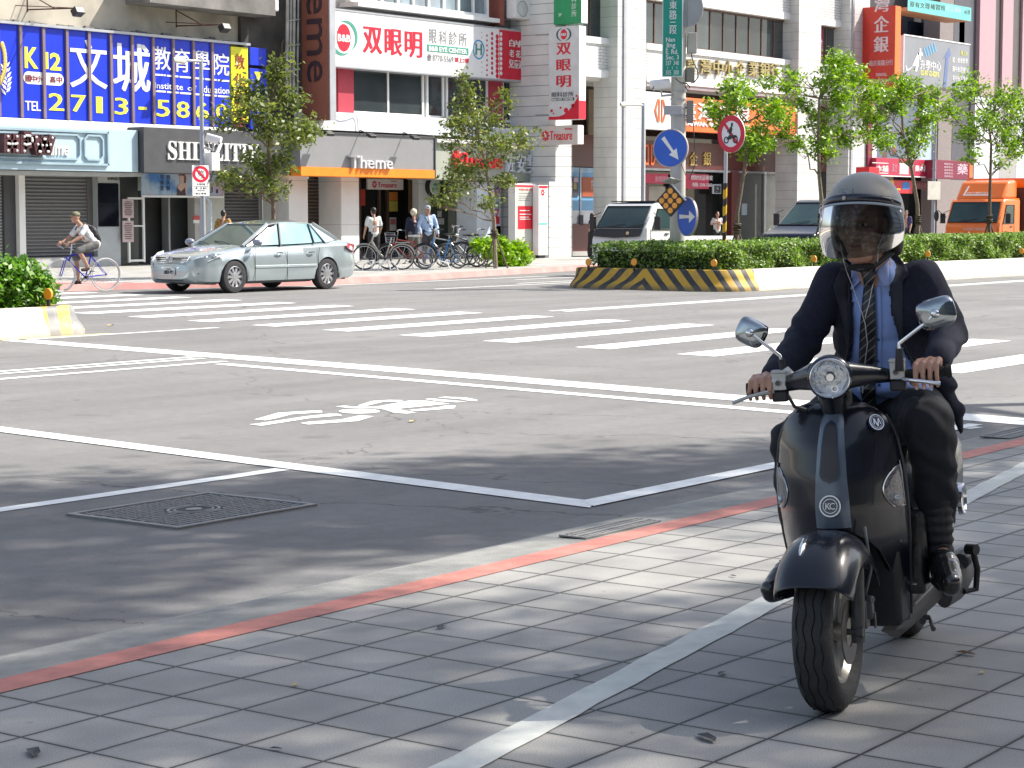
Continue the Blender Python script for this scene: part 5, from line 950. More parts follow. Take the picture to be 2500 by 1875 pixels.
tree('young tree on the median in front of the orange truck',YT,[(2416,590),(2416,500),(2418,430),(2420,350),(2410,280)],[(2400,210,36,1.7),(2360,225,30,1.2),(2440,235,36,1.8),(2330,265,32,1.3),(2310,275,18,.4),(2420,265,40,2.3),(2470,270,34,1.5),(2370,290,34,1.6),(2350,325,28,.9),(2470,310,30,1.4),(2390,340,32,1.3),(2440,345,34,1.6),(2480,370,24,.9),(2360,385,22,.7),(2440,395,22,.6),(2425,310,24,.7)],L_bright,17,5800,.052,MG,rt_=.055,zg=ZT,sig=.10)
tree('young tree on the median cut by the right edge of the picture',YT,[(2590,590),(2590,500),(2588,400),(2585,300)],[(2540,240,44,2),(2510,300,34,1.3),(2560,300,50,2.5),(2495,255,22,.6),(2600,240,50,2),(2520,350,30,1)],L_bright,19,6500,.05,MG,rt_=.055,zg=ZT,sig=.10)
def median_wall(name,label,x_end,x_far,y0,y1,h,sgn_,m_str,corner=.55):
 0
 t=thing(name,label,'planter',(x_end,(y0+y1)/2,ZR));path=[]
 ins=corner
 path.append((x_far,y0));
 for k in range(80):path.append((x_far+(x_end+(ins if sgn_<0 else-ins)-x_far)*(k+1)/80,y0))
 cxn=x_end+(ins if sgn_<0 else-ins)
 for a in np.linspace(-math.pi/2,0,9)[1:]:path.append((cxn+(-1 if sgn_<0 else 1)*ins*math.cos(a),y0+ins+ins*math.sin(a)))
 m_=30
 for k in range(1,m_):path.append((x_end,y0+ins+(y1-y0-2*ins)*k/m_))
 for a in np.linspace(0,math.pi/2,9):path.append((cxn+(-1 if sgn_<0 else 1)*ins*math.cos(a),y1-ins+ins*math.sin(a)))
 for k in range(12):path.append((cxn+(x_far-cxn)*(k+1)/12,y1))
 cxm,cym=(x_far+x_end)/2,(y0+y1)/2;prof=[(.14,0),(.14,.06),(.11,.12),(.045,.20),(.02,.28),(0,h),(-.03,h+.02),(-.20,h+.02),(-.22,h-.15)]
 P_=[Vector((x,y,0))for x,y in path];rings=[]
 for i,p in enumerate(P_):
  tt=(P_[min(i+1,len(P_)-1)]-P_[max(i-1,0)]).normalized();nn_=Vector((tt.y,-tt.x,0));
  if sgn_<0:nn_=-nn_
  if nn_.dot(p-Vector((cxm,cym,0)))<0 and abs(tt.x)<.99:pass
  if abs(tt.x)>.7:nn_=Vector((0,-1 if p.y<cym else 1,0))if abs(tt.x)>.99 else nn_
  rings.append([(p.x+nn_.x*o,p.y+nn_.y*o,ZR+z)for o,z in prof])
 g=MB();g.loft(rings,caps=False,closed=False)
 n_end0,n_end1=79,80+9+m_+8
 per=len(prof)-1
 for i in range(len(g.f)):seg=i//per;g.m[i]=1 if n_end0<=seg<=n_end1 else 0
 g.build('wall',[mat('cream_concrete',(.62,.58,.49),rough=.8,var=.08,scale=2,var2=.45,scale2=2.2,dark=(.28,.25,.21),bump=.3,bscale=60),m_str],t,smooth=50,recalc=True)
 g=MB();g.sheet([(x,y,ZR+h-.06)for x,y in[(p.x,p.y)for p in P_]]);g.build('soil',mat('dark_soil',(.06,.045,.03),rough=1,var=.3),t)
 return t
def stripes(name,yc,ca,cb,per,k,wear=.3,dirt=(.16,.14,.11)):
 m=bpy.data.materials.new(name);m.use_nodes=True;nt=m.node_tree;L=nt.links;b=nt.nodes['Principled BSDF'];tc=nt.nodes.new('ShaderNodeTexCoord');sp=nt.nodes.new('ShaderNodeSeparateXYZ');L.new(tc.outputs['Object'],sp.inputs[0])
 def M_(op,a,b_=None):
  x=nt.nodes.new('ShaderNodeMath');x.operation=op
  for i,q in enumerate((a,b_)):
   if q is None:continue
   if isinstance(q,(int,float)):x.inputs[i].default_value=q
   else:L.new(q,x.inputs[i])
  return x.outputs[0]
 u=M_('ABSOLUTE',M_('SUBTRACT',sp.outputs[1],yc));u=M_('ADD',u,M_('MULTIPLY',sp.outputs[0],.9));s=M_('FRACT',M_('DIVIDE',M_('ADD',u,M_('MULTIPLY',sp.outputs[2],k)),per));st=M_('LESS_THAN',s,.46)
 mx=nt.nodes.new('ShaderNodeMix');mx.data_type='RGBA';mx.inputs[6].default_value=tuple(ca)+(1,);mx.inputs[7].default_value=tuple(cb)+(1,);L.new(st,mx.inputs[0])
 nz=nt.nodes.new('ShaderNodeTexNoise');nz.inputs['Scale'].default_value=5;nz.inputs['Detail'].default_value=6;L.new(tc.outputs['Object'],nz.inputs['Vector']);mr=nt.nodes.new('ShaderNodeMapRange');mr.inputs[1].default_value=.48;mr.inputs[2].default_value=.7;mr.inputs[4].default_value=wear;L.new(nz.outputs[0],mr.inputs[0])
 lo=nt.nodes.new('ShaderNodeMapRange');lo.inputs[1].default_value=.14;lo.inputs[2].default_value=.02;lo.inputs[4].default_value=.55;L.new(sp.outputs[2],lo.inputs[0]);sm=M_('MINIMUM',M_('ADD',mr.outputs[0],lo.outputs[0]),.85)
 m2=nt.nodes.new('ShaderNodeMix');m2.data_type='RGBA';L.new(sm,m2.inputs[0]);L.new(mx.outputs[2],m2.inputs[6]);m2.inputs[7].default_value=tuple(dirt)+(1,);L.new(m2.outputs[2],b.inputs['Base Color']);b.inputs['Roughness'].default_value=.6;return m
median_wall('median_planter','long cream median planter on the right with a yellow and black striped end',36.5,75,22.35,26.5,.43,-1,stripes('warning_stripes',.0,(.58,.34,.03),(.035,.035,.035),.41,.8))
median_wall('median_planter','cream median planter at the left edge with a worn grey and yellow corner',18.5,-12,21.5,25.2,.36,1,stripes('worn_stripes',.0,(.62,.42,.08),(.20,.20,.20),.34,.3,.6,(.45,.42,.36)),corner=.35)
def hedge(name,label,cat,boxes,n,size,m,seed,lumps=.12,core=True,cm=None):
 c0=boxes[0];t=thing(name,label,cat,((c0[0]+c0[1])/2,(c0[2]+c0[3])/2,c0[4]));r=np.random.default_rng(seed);P_=[]
 for(x0,x1,y0,y1,z0,z1,w_)in boxes:
  k=int(n*w_);q=r.random((k,3));side_=r.random(k)
  X=x0+(x1-x0)*q[:,0];Yy=y0+(y1-y0)*q[:,1];Z=z0+(z1-z0)*q[:,2]**.8
  top=side_<.42;fr=(side_>=.42)&(side_<.86);en=side_>=.95
  hh=z1+lumps*(np.sin(X*2.9)*.5+np.sin(X*1.13+2)*.5+np.sin(X*7.1)*.35)
  dep=np.abs(r.normal(0,.07,k));Z[top]=(hh-dep*1.2+.05*r.random(k))[top];Yy[fr]=(y0+dep+.05*np.sin(X*5)+.04*np.sin(Z*9+X*3))[fr];X[en]=(x0+dep)[en];Z=np.minimum(Z,hh+.06*r.random(k)**3*3)
  P_.append(np.stack([X,Yy,Z],1))
 leaves('foliage',np.concatenate(P_),size,m,t,seed,up=.2)
 g=MB();[g.box(b[0]+.12,b[1]-.05,b[2]+.14,b[3]-.1,b[4],b[5]-.16)for b in boxes];g.build('dark_core',mat('hedge_core',(.022,.028,.012),rough=1,var=.5,scale=14),t)  # plain dark boxes added inside the foliage to block see-through
 return t
hz0=.24
hedge('hedge','long clipped green hedge filling the right-hand median planter','hedge',[(36.85,44,22.75,26.1,hz0,.86,.36),(44.0,56,22.75,24.6,hz0,.93,.40),(56.0,74,22.75,24.6,hz0,.96,.24)],90000,.042,L_hedge,21,.05)
t=thing('shrub','bright green leafy shrub in the planter at the left edge','shrub',(16.5,22.3,.2));bl=[]
for px,py,rad,w_ in((20,655,34,2),(60,650,34,2),(95,680,30,1.8),(35,700,40,2),(85,715,30,1.5),(5,690,36,1.5),(110,705,18,.7),(-60,680,60,3),(10,735,30,1)):
 c=fp(px-8,py+16,22.3);R_=rad/205;bl.append((c,(R_,R_*1.3,R_),1150*w_))
leaves('foliage',clump_pts(bl,31,sig=.07,per=20),.045,leafmat('leaf_shrub',[(.04,.10,.015),(.08,.2,.02),(.15,.33,.035),(.28,.42,.10)]),t,31)
g=MB();[limb(g,(16.0+random.random()*1.6,22.2,.2),bl[k][0],.02,.008,k)for k in range(9)];g.build('stems',mat('red_stem',(.22,.10,.07),rough=.9),t)
t=thing('shrub','yellow-green rounded shrub behind the parked bicycles by the second maple','shrub',(43,35.6,ZF));bl=[]
for px,py,rad,w_ in((1225,620,34,2),(1260,615,32,2),(1190,605,28,1.2),(1245,640,30,1.5),(1275,635,22,1),(1170,600,18,.6),(1215,600,24,1)):
 c=fp(px,py,35.6);R_=rad/98;bl.append((c,(R_,R_,R_),900*w_))
leaves('foliage',clump_pts(bl,33,sig=.08,per=20),.06,L_lime,t,33)
g=MB();[limb(g,(bl[k][0].x,35.6,ZF),bl[k][0],.02,.008,k)for k in range(7)];g.build('stems',M_bark,t)
def big_tree(label,x,y,blobs,seed,n):
 t=thing('shade_tree',label,'tree',(x,y,0),group='tall shade trees of the near pavement');g=MB();top=Vector((x+.1,y+.1,7.4));g.tube([(x,y,0),(x+.05,y,.5),(x-.05,y+.05,2.4),top],[.24,.18,.16,.13],10)
 for i,(c,rad,w_)in enumerate(blobs):
  lp=limb(g,top,c,.08,.02,seed*9+i,6,.15)
  for j in range(4):limb(g,lp[3+j%3],Vector(c)+Vector(rng.normal(size=3)*rad*.6),.02,.006,seed*5+i*5+j,4,.08)
 g.build('trunk',M_bark,t,smooth=60);leaves('crown',clump_pts([(c,(rad,rad,rad*.7),n*w_)for c,rad,w_ in blobs],seed,sig=.34,per=30),.085,L_dark,t,seed)
SHADE=[[(8.0,8.3,8.6,1.6,.8),(6.0,8.0,9.4,1.3,.5),(10.0,7.2,8.4,1.4,.7),(8.6,6.6,9.0,1.2,.5),(4.9,10.0,10.0,1.3,.6),(3.6,9.2,9.4,1.2,.4)],[(6.2,3.6,8.4,.9,.16),(4.6,4.6,8.8,.9,.22),(3.7,4.9,8.0,.9,.22),(5.6,5.0,9.4,.8,.14),(5.0,7.2,8.8,1.2,.4),(7.4,3.4,8.8,.9,.25),(5.6,2.4,7.6,1.0,.30),(3.9,3.0,8.4,.8,.14),(7.2,2.4,9.4,1.0,.4),(2.6,7.0,8.6,1.2,.4)],[(12.4,6.2,8.0,1.3,.6),(10.6,4.4,8.0,1.0,.4),(9.0,3.8,9.0,.9,.3),(14.5,5.5,8.4,1.4,.6),(12.6,3.2,8.6,1.3,.6)]]
def shadow_src(X,Y,h):return(X+.8*h/math.tan(SUN_EL),Y-.6*h/math.tan(SUN_EL),h)
for i,(lab,x,y,sd)in enumerate((('tall shade tree on the near pavement ahead, out of frame to the right',13.6,2.2,41),('tall shade tree on the near pavement to the right of the photographer',7.5,-3.2,43),('tall shade tree on the near pavement farther along the kerb, out of frame',21.5,3.2,47))):
 bl=[]
 for(X,Y,h,r_,w_)in SHADE[i]:c=shadow_src(X,Y,h+4);bl.append((c,r_,w_))
 big_tree(lab,x,y,bl,sd,4600)
def fr_(C_,N_):
 0
 N_=Vector(N_).normalized();U=Vector((0,0,1)).cross(N_).normalized();V_=N_.cross(U);C_=Vector(C_);return lambda u,v,w:C_+U*u+V_*v+N_*w
def disc(g,f,r,w0,w1,n=36,mi=0,cx=0,cy=0):g.prism([(cx+r*math.cos(a),cy+r*math.sin(a))for a in np.linspace(0,2*math.pi,n,endpoint=False)],f,w0,w1,mi)
def ring(g,f,r0,r1,w0,w1,n=40,mi=0):
 for k in range(n):
  a0,a1=2*math.pi*k/n,2*math.pi*(k+1)/n;g.prism([(r0*math.cos(a0),r0*math.sin(a0)),(r1*math.cos(a0),r1*math.sin(a0)),(r1*math.cos(a1),r1*math.sin(a1)),(r0*math.cos(a1),r0*math.sin(a1))],f,w0,w1,mi)
Nang=lambda d:(math.cos(R(217.5-d)),math.sin(R(217.5-d)),0)
M_pole=mat('beige_pole',(.50,.48,.42),rough=.7,var=.06,scale=2,var2=.25,scale2=3);M_sb=mat('traffic_blue',(.012,.10,.55),rough=.35);M_sr=mat('traffic_red',(.60,.01,.04),rough=.4);M_sw=mat('traffic_white',(.78,.78,.76),rough=.4);M_amb=mat('amber',(.85,.33,.01),rough=.35,spec=.8)
M_rs=mat('sign_rim',(.45,.38,.38),rough=.5)
Yp=24.6;pb=fp(1654,560,Yp);px_=pb.x
t=thing('traffic_pole','thick beige concrete pole rising from the median hedge with boxes and cables on it','pole',(px_,Yp,ZT))
g=MB();g.tube([(px_,Yp,ZT),(px_,Yp,fp(1654,300,Yp).z),(px_,Yp,6.5)],[.172,.165,.15],24);g.build('post',M_pole,t,smooth=60)
zp_=lambda py:fp(1654,py,Yp).z
g=MB()
for py in(222,242,262,282,480):g.lathe([(.172,-.015),(.182,-.015),(.182,.015),(.172,.015)],(px_,Yp,zp_(py)),(0,0,1),24,closed=True)
g.build('band_clamps',M_steel,t)
f=fr_((px_,Yp,0),Nang(0));
for(a,b_,tp,bt,w0,w1,nm,m)in((1618,1661,259,281,.14,.26,'junction_box',mat('box_grey',(.42,.42,.42),rough=.5)),(1675,1697,80,130,-.2,.1,'junction_box',M_pole),(1672,1692,165,200,-.1,.1,'junction_box',mat('box_brown',(.25,.23,.20))),(1674,1690,245,300,-.1,.1,'junction_box',mat('box_brown',(.25,.23,.20)))):
 u0,u1=(a-1654)/110,(b_-1654)/110;g=MB();g.prism([(u0,zp_(bt)),(u1,zp_(bt)),(u1,zp_(tp)),(u0,zp_(tp))],f,w0,w1);g.build(nm,m,t,bevel=.012)
g=MB();q=lambda L_,w=.2:[f((x-1654)/110,zp_(y),w)for x,y in L_]
g.tube(q([(1682,130),(1686,150),(1697,172),(1699,190),(1690,202),(1682,204)]),.012,6);g.tube(q([(1645,192),(1658,203),(1672,205),(1680,214),(1675,222),(1668,212)]),.014,6);g.tube(q([(1688,300),(1692,350),(1694,400),(1685,425),(1680,440)]),.010,6);g.tube(q([(1650,350),(1660,400),(1672,430)],.18),.008,5);g.build('cables',M_blk,t)
g=MB();u0=(1690-1654)/110;g.prism([(u0-.16+.35*math.cos(a),zp_(20)+.42*math.sin(a))for a in np.linspace(-math.pi/2,math.pi/2,14)],f,-.1,.18);g.prism([(-.05,zp_(66)),(.25,zp_(66)),(.25,zp_(-30)),(-.05,zp_(-30))],f,-.06,.16);g.build('signal_housing',mat('housing_grey',(.33,.34,.35),rough=.5),t,bevel=.02)
c=f((1637-1654)/110,0,.24);fs=fr_((c.x,c.y,0),Nang(12));t=thing('street_name_sign','tall green street name sign with white lettering on the thick beige pole','sign',(c.x,c.y,zp_(186)))
z0,z1=zp_(187),zp_(-70);w_=.205;g=MB();g.prism([(-w_,z0),(w_,z0),(w_,z1),(-w_,z1)],fs,-.03,0);g.build('plate',mat('street_green',(.0,.27,.20),rough=.4),t)
g=MB();
for(a,b_,c0,c1)in((-w_-.018,-w_,z0-.018,z1),(w_,w_+.018,z0-.018,z1),(-w_,w_,z0-.018,z0)):g.prism([(a,c0),(b_,c0),(b_,c1),(a,c1)],fs,-.035,.006)
g.build('rim',mat('pale_rim',(.55,.65,.62)),t)
g=MB();tx=lambda s,a,b_,tp,bt,off=0.0:g.text(s,fs,((a-1637)/112,(b_-1637)/112,zp_(bt),zp_(tp)),.006,off=off)
for s,a in(('京',-16),('東',5),('路',27),('三',47),('段',66)):tx(s,1629,1647,a,a+19,.012)
tx('Nan',1621,1643,93,104,.01);tx('Jing',1621,1644,106,121,.01);tx('E. Rd.',1621,1651,122,134,.01);tx('Sec. 3',1621,1653,136,147,.01);tx('337',1621,1634,150,161);tx('348',1640,1653,150,161);tx('305',1621,1634,173,184);tx('300',1640,1653,173,184)
for u in(-.1,.0,.1):g.prism([(u-.004,zp_(171)),(u+.004,zp_(171)),(u+.004,zp_(164)),(u-.004,zp_(164))],fs,0,.006)
g.build('lettering',M_sw,t)
def cctv(name,label,C_,dirv,L_=.42,r_=.075,mount=None):
 t=thing(name,label,'camera',C_,group='white surveillance cameras on poles');d=Vector(dirv).normalized();C_=Vector(C_);g=MB();g.tube([C_-d*L_/2,C_+d*L_/2],r_,12,flat=.8);g.tube([C_-d*L_*.45+Vector((0,0,.05)),C_+d*L_*.62+Vector((0,0,.05))],r_*1.05,10,flat=.8);g.build('housing',M_sw,t,smooth=40)
 g=MB();g.tube([C_+d*L_*.5,C_+d*(L_*.5+.012)],r_*.7,12);g.build('lens',M_blk,t);g=MB();g.tube([C_-Vector((0,0,r_)),C_-Vector((0,0,.22)),Vector(mount)if mount else C_-Vector((0,0,.22))-d*.2],.028,8);g.build('mount',M_greyw,t);return t
c=f((1612-1654)/110,zp_(210),.15);cctv('surveillance_camera','white surveillance camera pointing left from the thick beige pole',c,-rgt*.95-fwd*.3-Vector((0,0,.12)),.40,.085,f(-.12,zp_(232),.1))
def rsign(name,label,px,py,Yv,Rr,ang,draw,face=None,post=None):
 C_=fp(px,py,Yv);t=thing(name,label,'road sign',C_);ff=fr_(C_,Nang(ang));g=MB();disc(g,ff,Rr,-.02,0,48);g.build('plate',face or M_sb,t);g=MB();ring(g,ff,Rr-.002,Rr+.018,-.04,.01);g.build('rim',M_rs,t);draw(t,ff,Rr)
 g=MB();
 if post:g.tube([C_-Vector(Nang(ang))*.03,post],.02,6);g.build('clamp',M_steel,t)
 return t
def arrow(t,ff,Rr,a,L_=.62,w=.10,hw=.22):
 ca,sa=math.cos(a),math.sin(a);P_=[(-L_,-w*.8),(L_*.3,-w*.5),(L_*.3,-hw),(L_*1.05,0),(L_*.3,hw),(L_*.3,w*.5),(-L_,w*.8)];g=MB();g.prism([((x*ca-y*sa)*Rr*1.1,(x*sa+y*ca)*Rr*1.1)for x,y in P_],ff,0,.005);g.build('arrow',M_sw,t)
rsign('keep_right_sign','round blue sign with a white arrow pointing down right, upper one on the beige pole',1637,362,Yp-.32,.395,30,lambda t,ff,r:arrow(t,ff,r,R(-52),.68,.13,.26),post=(px_,Yp,zp_(362)))
rsign('arrow_sign','blue arrow sign with a white arrow to the right, turned edge-on beside the beige pole',1677,529,Yp-.50,.41,65,lambda t,ff,r:arrow(t,ff,r,0,.72,.13,.30),post=(px_,Yp,zp_(529)))
C_=fp(1637,490,Yp-.3);t=thing('warning_light_panel','black diamond panel with nine amber lamps on the thick beige pole','warning light',C_);ff=fr_(C_,Nang(32));s_=.345
g=MB();g.prism([(s_,0),(0,s_),(-s_,0),(0,-s_)],ff,-.05,0);g.build('panel',mat('black_panel',(.03,.025,.02),rough=.5),t);g=MB()
for i in(-1,0,1):
 for j in(-1,0,1):disc(g,ff,.062,0,.015,16,cx=(i+j)*.105,cy=(i-j)*.105)
g.build('lamps',M_amb,t);g=MB();g.prism([(.01,s_+.005),(s_+.005,0.0),(s_+.018,.01),(.018,s_+.018)],ff,-.06,.004);g.build('edge',M_steel,t)
C2=fp(1640,442,Yp-.25);g=MB();g.obox(C2,(.44,.25,.02),Matrix.Rotation(R(-20),3,'X')@Matrix.Rotation(R(8),3,'Y'));g.tube([C2,C2-Vector((0,0,.3))],.012,5);g.build('solar_plate',M_greyw,t)
C_=fp(1785,327,23.45);bx=fp(1772,590,23.6)
def stripemat():
 m=bpy.data.materials.new('pole_stripes');m.use_nodes=True;nt=m.node_tree;L=nt.links;b=nt.nodes['Principled BSDF'];tc=nt.nodes.new('ShaderNodeTexCoord');sp=nt.nodes.new('ShaderNodeSeparateXYZ');L.new(tc.outputs['Object'],sp.inputs[0])
 a=nt.nodes.new('ShaderNodeMath');a.operation='MULTIPLY_ADD';a.inputs[1].default_value=-1.0;L.new(sp.outputs[0],a.inputs[0]);L.new(sp.outputs[2],a.inputs[2]);d=nt.nodes.new('ShaderNodeMath');d.operation='DIVIDE';d.inputs[1].default_value=.36;L.new(a.outputs[0],d.inputs[0]);fr=nt.nodes.new('ShaderNodeMath');fr.operation='FRACT';L.new(d.outputs[0],fr.inputs[0]);lt=nt.nodes.new('ShaderNodeMath');lt.operation='LESS_THAN';lt.inputs[1].default_value=.45;L.new(fr.outputs[0],lt.inputs[0])
 mx=nt.nodes.new('ShaderNodeMix');mx.data_type='RGBA';mx.inputs[6].default_value=(.72,.42,.01,1);mx.inputs[7].default_value=(.03,.02,.02,1);L.new(lt.outputs[0],mx.inputs[0]);L.new(mx.outputs[2],b.inputs['Base Color']);b.inputs['Roughness'].default_value=.4;return m
t=thing('no_motorcycle_sign','round red-rimmed no motorcycles sign on a yellow and black striped pole','road sign',(bx.x,23.6,ZT));ff=fr_(C_,Nang(50));zs=fp(1775,447,23.6).z
g=MB();g.tube([(bx.x+.04,23.65,zs),(bx.x+.06,23.65,C_.z+.3)],.042,12);g.build('upper_post',M_steel,t,smooth=40);g=MB();g.tube([(bx.x,23.65,ZT),(bx.x+.04,23.65,zs)],.045,12);g.build('striped_post',stripemat(),t,smooth=40)
Rr=.405;g=MB();disc(g,ff,Rr,-.02,0,48);g.build('plate',M_sw,t);g=MB();ring(g,ff,Rr*.70,Rr,0,.006);a=R(-48);ca,sa=math.cos(a),math.sin(a);g.prism([((x*ca-y*sa)*Rr,(x*sa+y*ca)*Rr)for x,y in((-.72,-.085),(.72,-.085),(.72,.085),(-.72,.085))],ff,0,.004);g.build('red_ring_and_bar',M_sr,t)
g=MB();ringc=lambda cx,cy,r0,r1:[g.prism([(cx+q*math.cos(b_),cy+q*math.sin(b_))for q,b_ in((r0,a0),(r1,a0),(r1,a0+.4),(r0,a0+.4))],ff,.004,.009)for a0 in np.linspace(0,6.28,16,endpoint=False)]
ringc(-.14,-.13,.05,.075);ringc(.13,-.13,.05,.075)
for P_ in([(-.14,-.12),(-.05,-.02),(.15,-.03),(.19,-.07),(.05,-.09),(-.03,-.12)],[(-.07,.0),(.0,.0),(.04,.10),(.02,.16),(-.03,.15)],[(.0,.16),(.05,.16),(.05,.24),(.0,.24)],[(-.10,.03),(-.03,.08),(-.02,.11),(-.12,.06)]):g.prism(P_,ff,.004,.009)
g.build('motorcycle_symbol',M_blk,t)
def lamp(label,px,ptop,Y,arm_px,r_=.05,headL=.5,extra=None):
 b=fp(px,500,Y);zt=fp(px,ptop,Y).z;t=thing('lamp_post',label,'lamp post',(b.x,Y,ZF),group='slim grey lamp posts');g=MB();g.tube([(b.x,Y,ZF),(b.x,Y,zt)],[r_*1.2,r_*.8],12);g.lathe([(r_*2.4,0),(r_*2.4,.03),(r_*1.3,.06)],(b.x,Y,ZF),(0,0,1),16);g.build('post',mat('lamp_grey',(.36,.38,.43),rough=.45,metal=.3),t,smooth=40)
 a=fp(arm_px,ptop+3,Y-.6);g=MB();g.tube([(b.x,Y,zt-.06),(a.x,Y-.6,a.z)],.03,8);g.build('arm',M_steel,t);g=MB();d=(Vector((a.x,Y-.6,a.z))-Vector((b.x,Y,zt-.06))).normalized();e=Vector((a.x,Y-.6,a.z));g.tube([e+d*.1,e-d*headL],[.05,.09],10,flat=.5);g.build('lamp_head',M_pole,t,smooth=40);return t,b,zt
t,b,zt=lamp('slim grey lamp post in front of the charcoal fascia, carrying a no parking board',495,143,33.9,428,.055)
lamp('slim grey lamp post with a short arm, behind the white truck',1569,252,33.5,1518,.055,.25)
Yq=33.75;fq=front(Yq)
c=fp(490,439,Yq);t=thing('no_parking_sign','white no parking board with a red ring and slash on the left lamp post','road sign',c);g=MB();g.prism([(fp(470,440,Yq).x,fp(490,478,Yq).z),(fp(511,440,Yq).x,fp(490,478,Yq).z),(fp(511,440,Yq).x,fp(490,404,Yq).z),(fp(470,440,Yq).x,fp(490,404,Yq).z)],fq,-.02,0);g.build('board',M_sw,t,bevel=.004)
c=fp(490,425,Yq);fc=fr_(c,(0,-1,0));sx=.24;g=MB();ring(g,lambda u,v,w:fc(u*1.35,v,w),.125,.185,0,.006);ax=R(-45);g.prism([(1.3*(x*math.cos(ax)-y*math.sin(ax)),x*math.sin(ax)+y*math.cos(ax))for x,y in((-.13,-.022),(.13,-.022),(.13,.022),(-.13,.022))],fc,.004,.008);g.build('red_ring_and_bar',M_sr,t)
g=MB();g.text('停',fq,(fp(483,425,Yq).x,fp(498,425,Yq).x,fp(490,436,Yq).z,fp(490,415,Yq).z),.003);T(g,'⊞ 拖吊區',Yq,481,501,447,452,.004);g.box(fp(472,440,Yq).x,fp(509,440,Yq).x,Yq-.004,Yq,fp(490,455,Yq).z,fp(490,454,Yq).z);T(g,'週一 至 週日',Yq,477,504,457,462,.004);T(g,'7時至20時',Yq,481,500,464,467,.004);T(g,'禁止停車',Yq,477,504,470,475,.004);g.build('lettering',M_blk,t)
p_=fp(520,342,33.6);cctv('surveillance_camera','white surveillance camera on the left lamp post, over the no parking board',p_,rgt*.9-fwd*.3-Vector((0,0,.25)),.34,.07,(b.x+.05,33.85,fp(497,360,33.8).z))
r=rr(517,537,373,417,33.7);t=thing('control_box','white metal control box beside the left lamp post','box',((r[0]+r[1])/2,33.7,r[2]));g=MB();g.box(r[0],r[1],33.7,33.95,r[2],r[3]);g.build('casing',M_sw,t,bevel=.015);g=MB();g.tube([(r[0]+.05,33.75,r[3]),(r[0]-.08,33.72,r[3]+.35),(b.x+.03,33.85,r[3]+.5)],.015,6);g.tube([(r[0]+.1,33.75,r[2]),(r[0]-.05,33.72,r[2]-.25),(b.x+.04,33.85,r[2]-.1)],.02,6);g.build('cable',M_blk,t)
bx=fp(513,500,34.3);t=thing('bollard_pipe','thin pale blue pipe standing behind the left lamp post','pipe',(bx.x,34.3,ZF));g=MB();zt=fp(513,484,34.3).z;g.tube([(bx.x,34.3,ZF),(bx.x,34.3,zt-.06),(bx.x-.1,34.3,zt)],.036,8);g.build('pipe',mat('pale_blue_pipe',(.45,.52,.55),rough=.5),t,smooth=40)
Yr=35.2;b=fp(2278,500,Yr);t=thing('sign_post','grey steel post with the pale back of a traffic board, between the right-hand trees','post',(b.x,Yr,ZF));g=MB();g.tube([(b.x,Yr,ZF),(b.x+.08,Yr,fp(2283,300,Yr).z)],[.075,.055],12);g.build('post',mat('lamp_grey',(.36,.38,.43)),t,smooth=40);r=rr(2264,2295,443,488,Yr-.12);g=MB();g.box(r[0],r[1],Yr-.14,Yr-.12,r[2],r[3]);g.build('board',M_pole,t,bevel=.02);g=MB();[g.lathe([(.075,-.012),(.088,-.012),(.088,.012),(.075,.012)],(b.x+.04,Yr,fp(2280,y,Yr).z),(0,0,1),14,closed=True)for y in(388,412,436,468)];g.build('band_clamps',M_steel,t)
for k,(px,Y,h,lab)in enumerate(((1437,25.9,640,'amber reflector on the far left corner of the striped planter end'),(1548,24.7,640,'amber reflector above the apex of the planter chevrons'),(1743,22.75,642,'amber reflector at the near corner where the planter stripes stop'),(1987,22.62,632,'amber reflector in the hedge front just left of the rider\'s shoulder'),(2265,22.62,620,'amber reflector in the hedge front right of the rider\'s helmet'),(2494,22.62,613,'amber reflector in the hedge front at the right edge'),(118,21.75,718,'amber reflector at the end of the left planter, in front of its shrub'))):
 c=fp(px,h,Y);zb=ZR+(.36 if k==6 else.43);t=thing('reflector',lab,'reflector',(c.x,Y,zb),group='amber reflectors on the medians');ff=fr_(c,Nang(25));g=MB();g.tube([(c.x,Y,zb-.03),(c.x,Y,c.z)],.024,8);g.build('stem',M_blk,t);g=MB();g.prism([(.068*math.cos(a),.078*math.sin(a))for a in np.linspace(0,6.28,20,endpoint=False)],ff,-.02,.025);g.build('lens',M_amb,t,bevel=.008)
t=thing('unseen_block','unseen row of plain office blocks behind the photographer, added for glass and paint to reflect','building',(0,-22,0))  # out-of-view blocks added to darken reflections in windows and scooter paint
g=MB();[g.box(-60+k*24,-60+k*24+23.4,-36,-20-(k%2),0,15+(k*5)%7)for k in range(8)];g.build('wall',tiles('near_blocks',(.17,.18,.20),3.0,3.2,(.05,.06,.07),.55),t)
M_tyre=mat('tyre_rubber',(.028,.028,.03),rough=.75,var=.3,scale=20,bump=.2);M_rim=mat('alloy',(.62,.63,.65),rough=.28,metal=.8,var=.04);M_chrome=mat('chrome',(.75,.76,.78),rough=.12,metal=1.0,var=.02)
M_black=mat('black_plastic',(.018,.018,.02),rough=.5);M_cglass=glass('car_glass',(.035,.07,.07),.03,.95);M_lens=mat('headlamp_lens',(.55,.60,.64),rough=.12,var=.4,scale=12,spec=.9,coat=1)
M_tail=mat('tail_lens',(.45,.01,.03),rough=.2,coat=.6)
def loc_thing(name,label,cat,px,py,Y,rz,group=None,z=ZR):
 p=fp(px,py,Y);return thing(name,label,cat,(p.x,Y,z),rz,group)
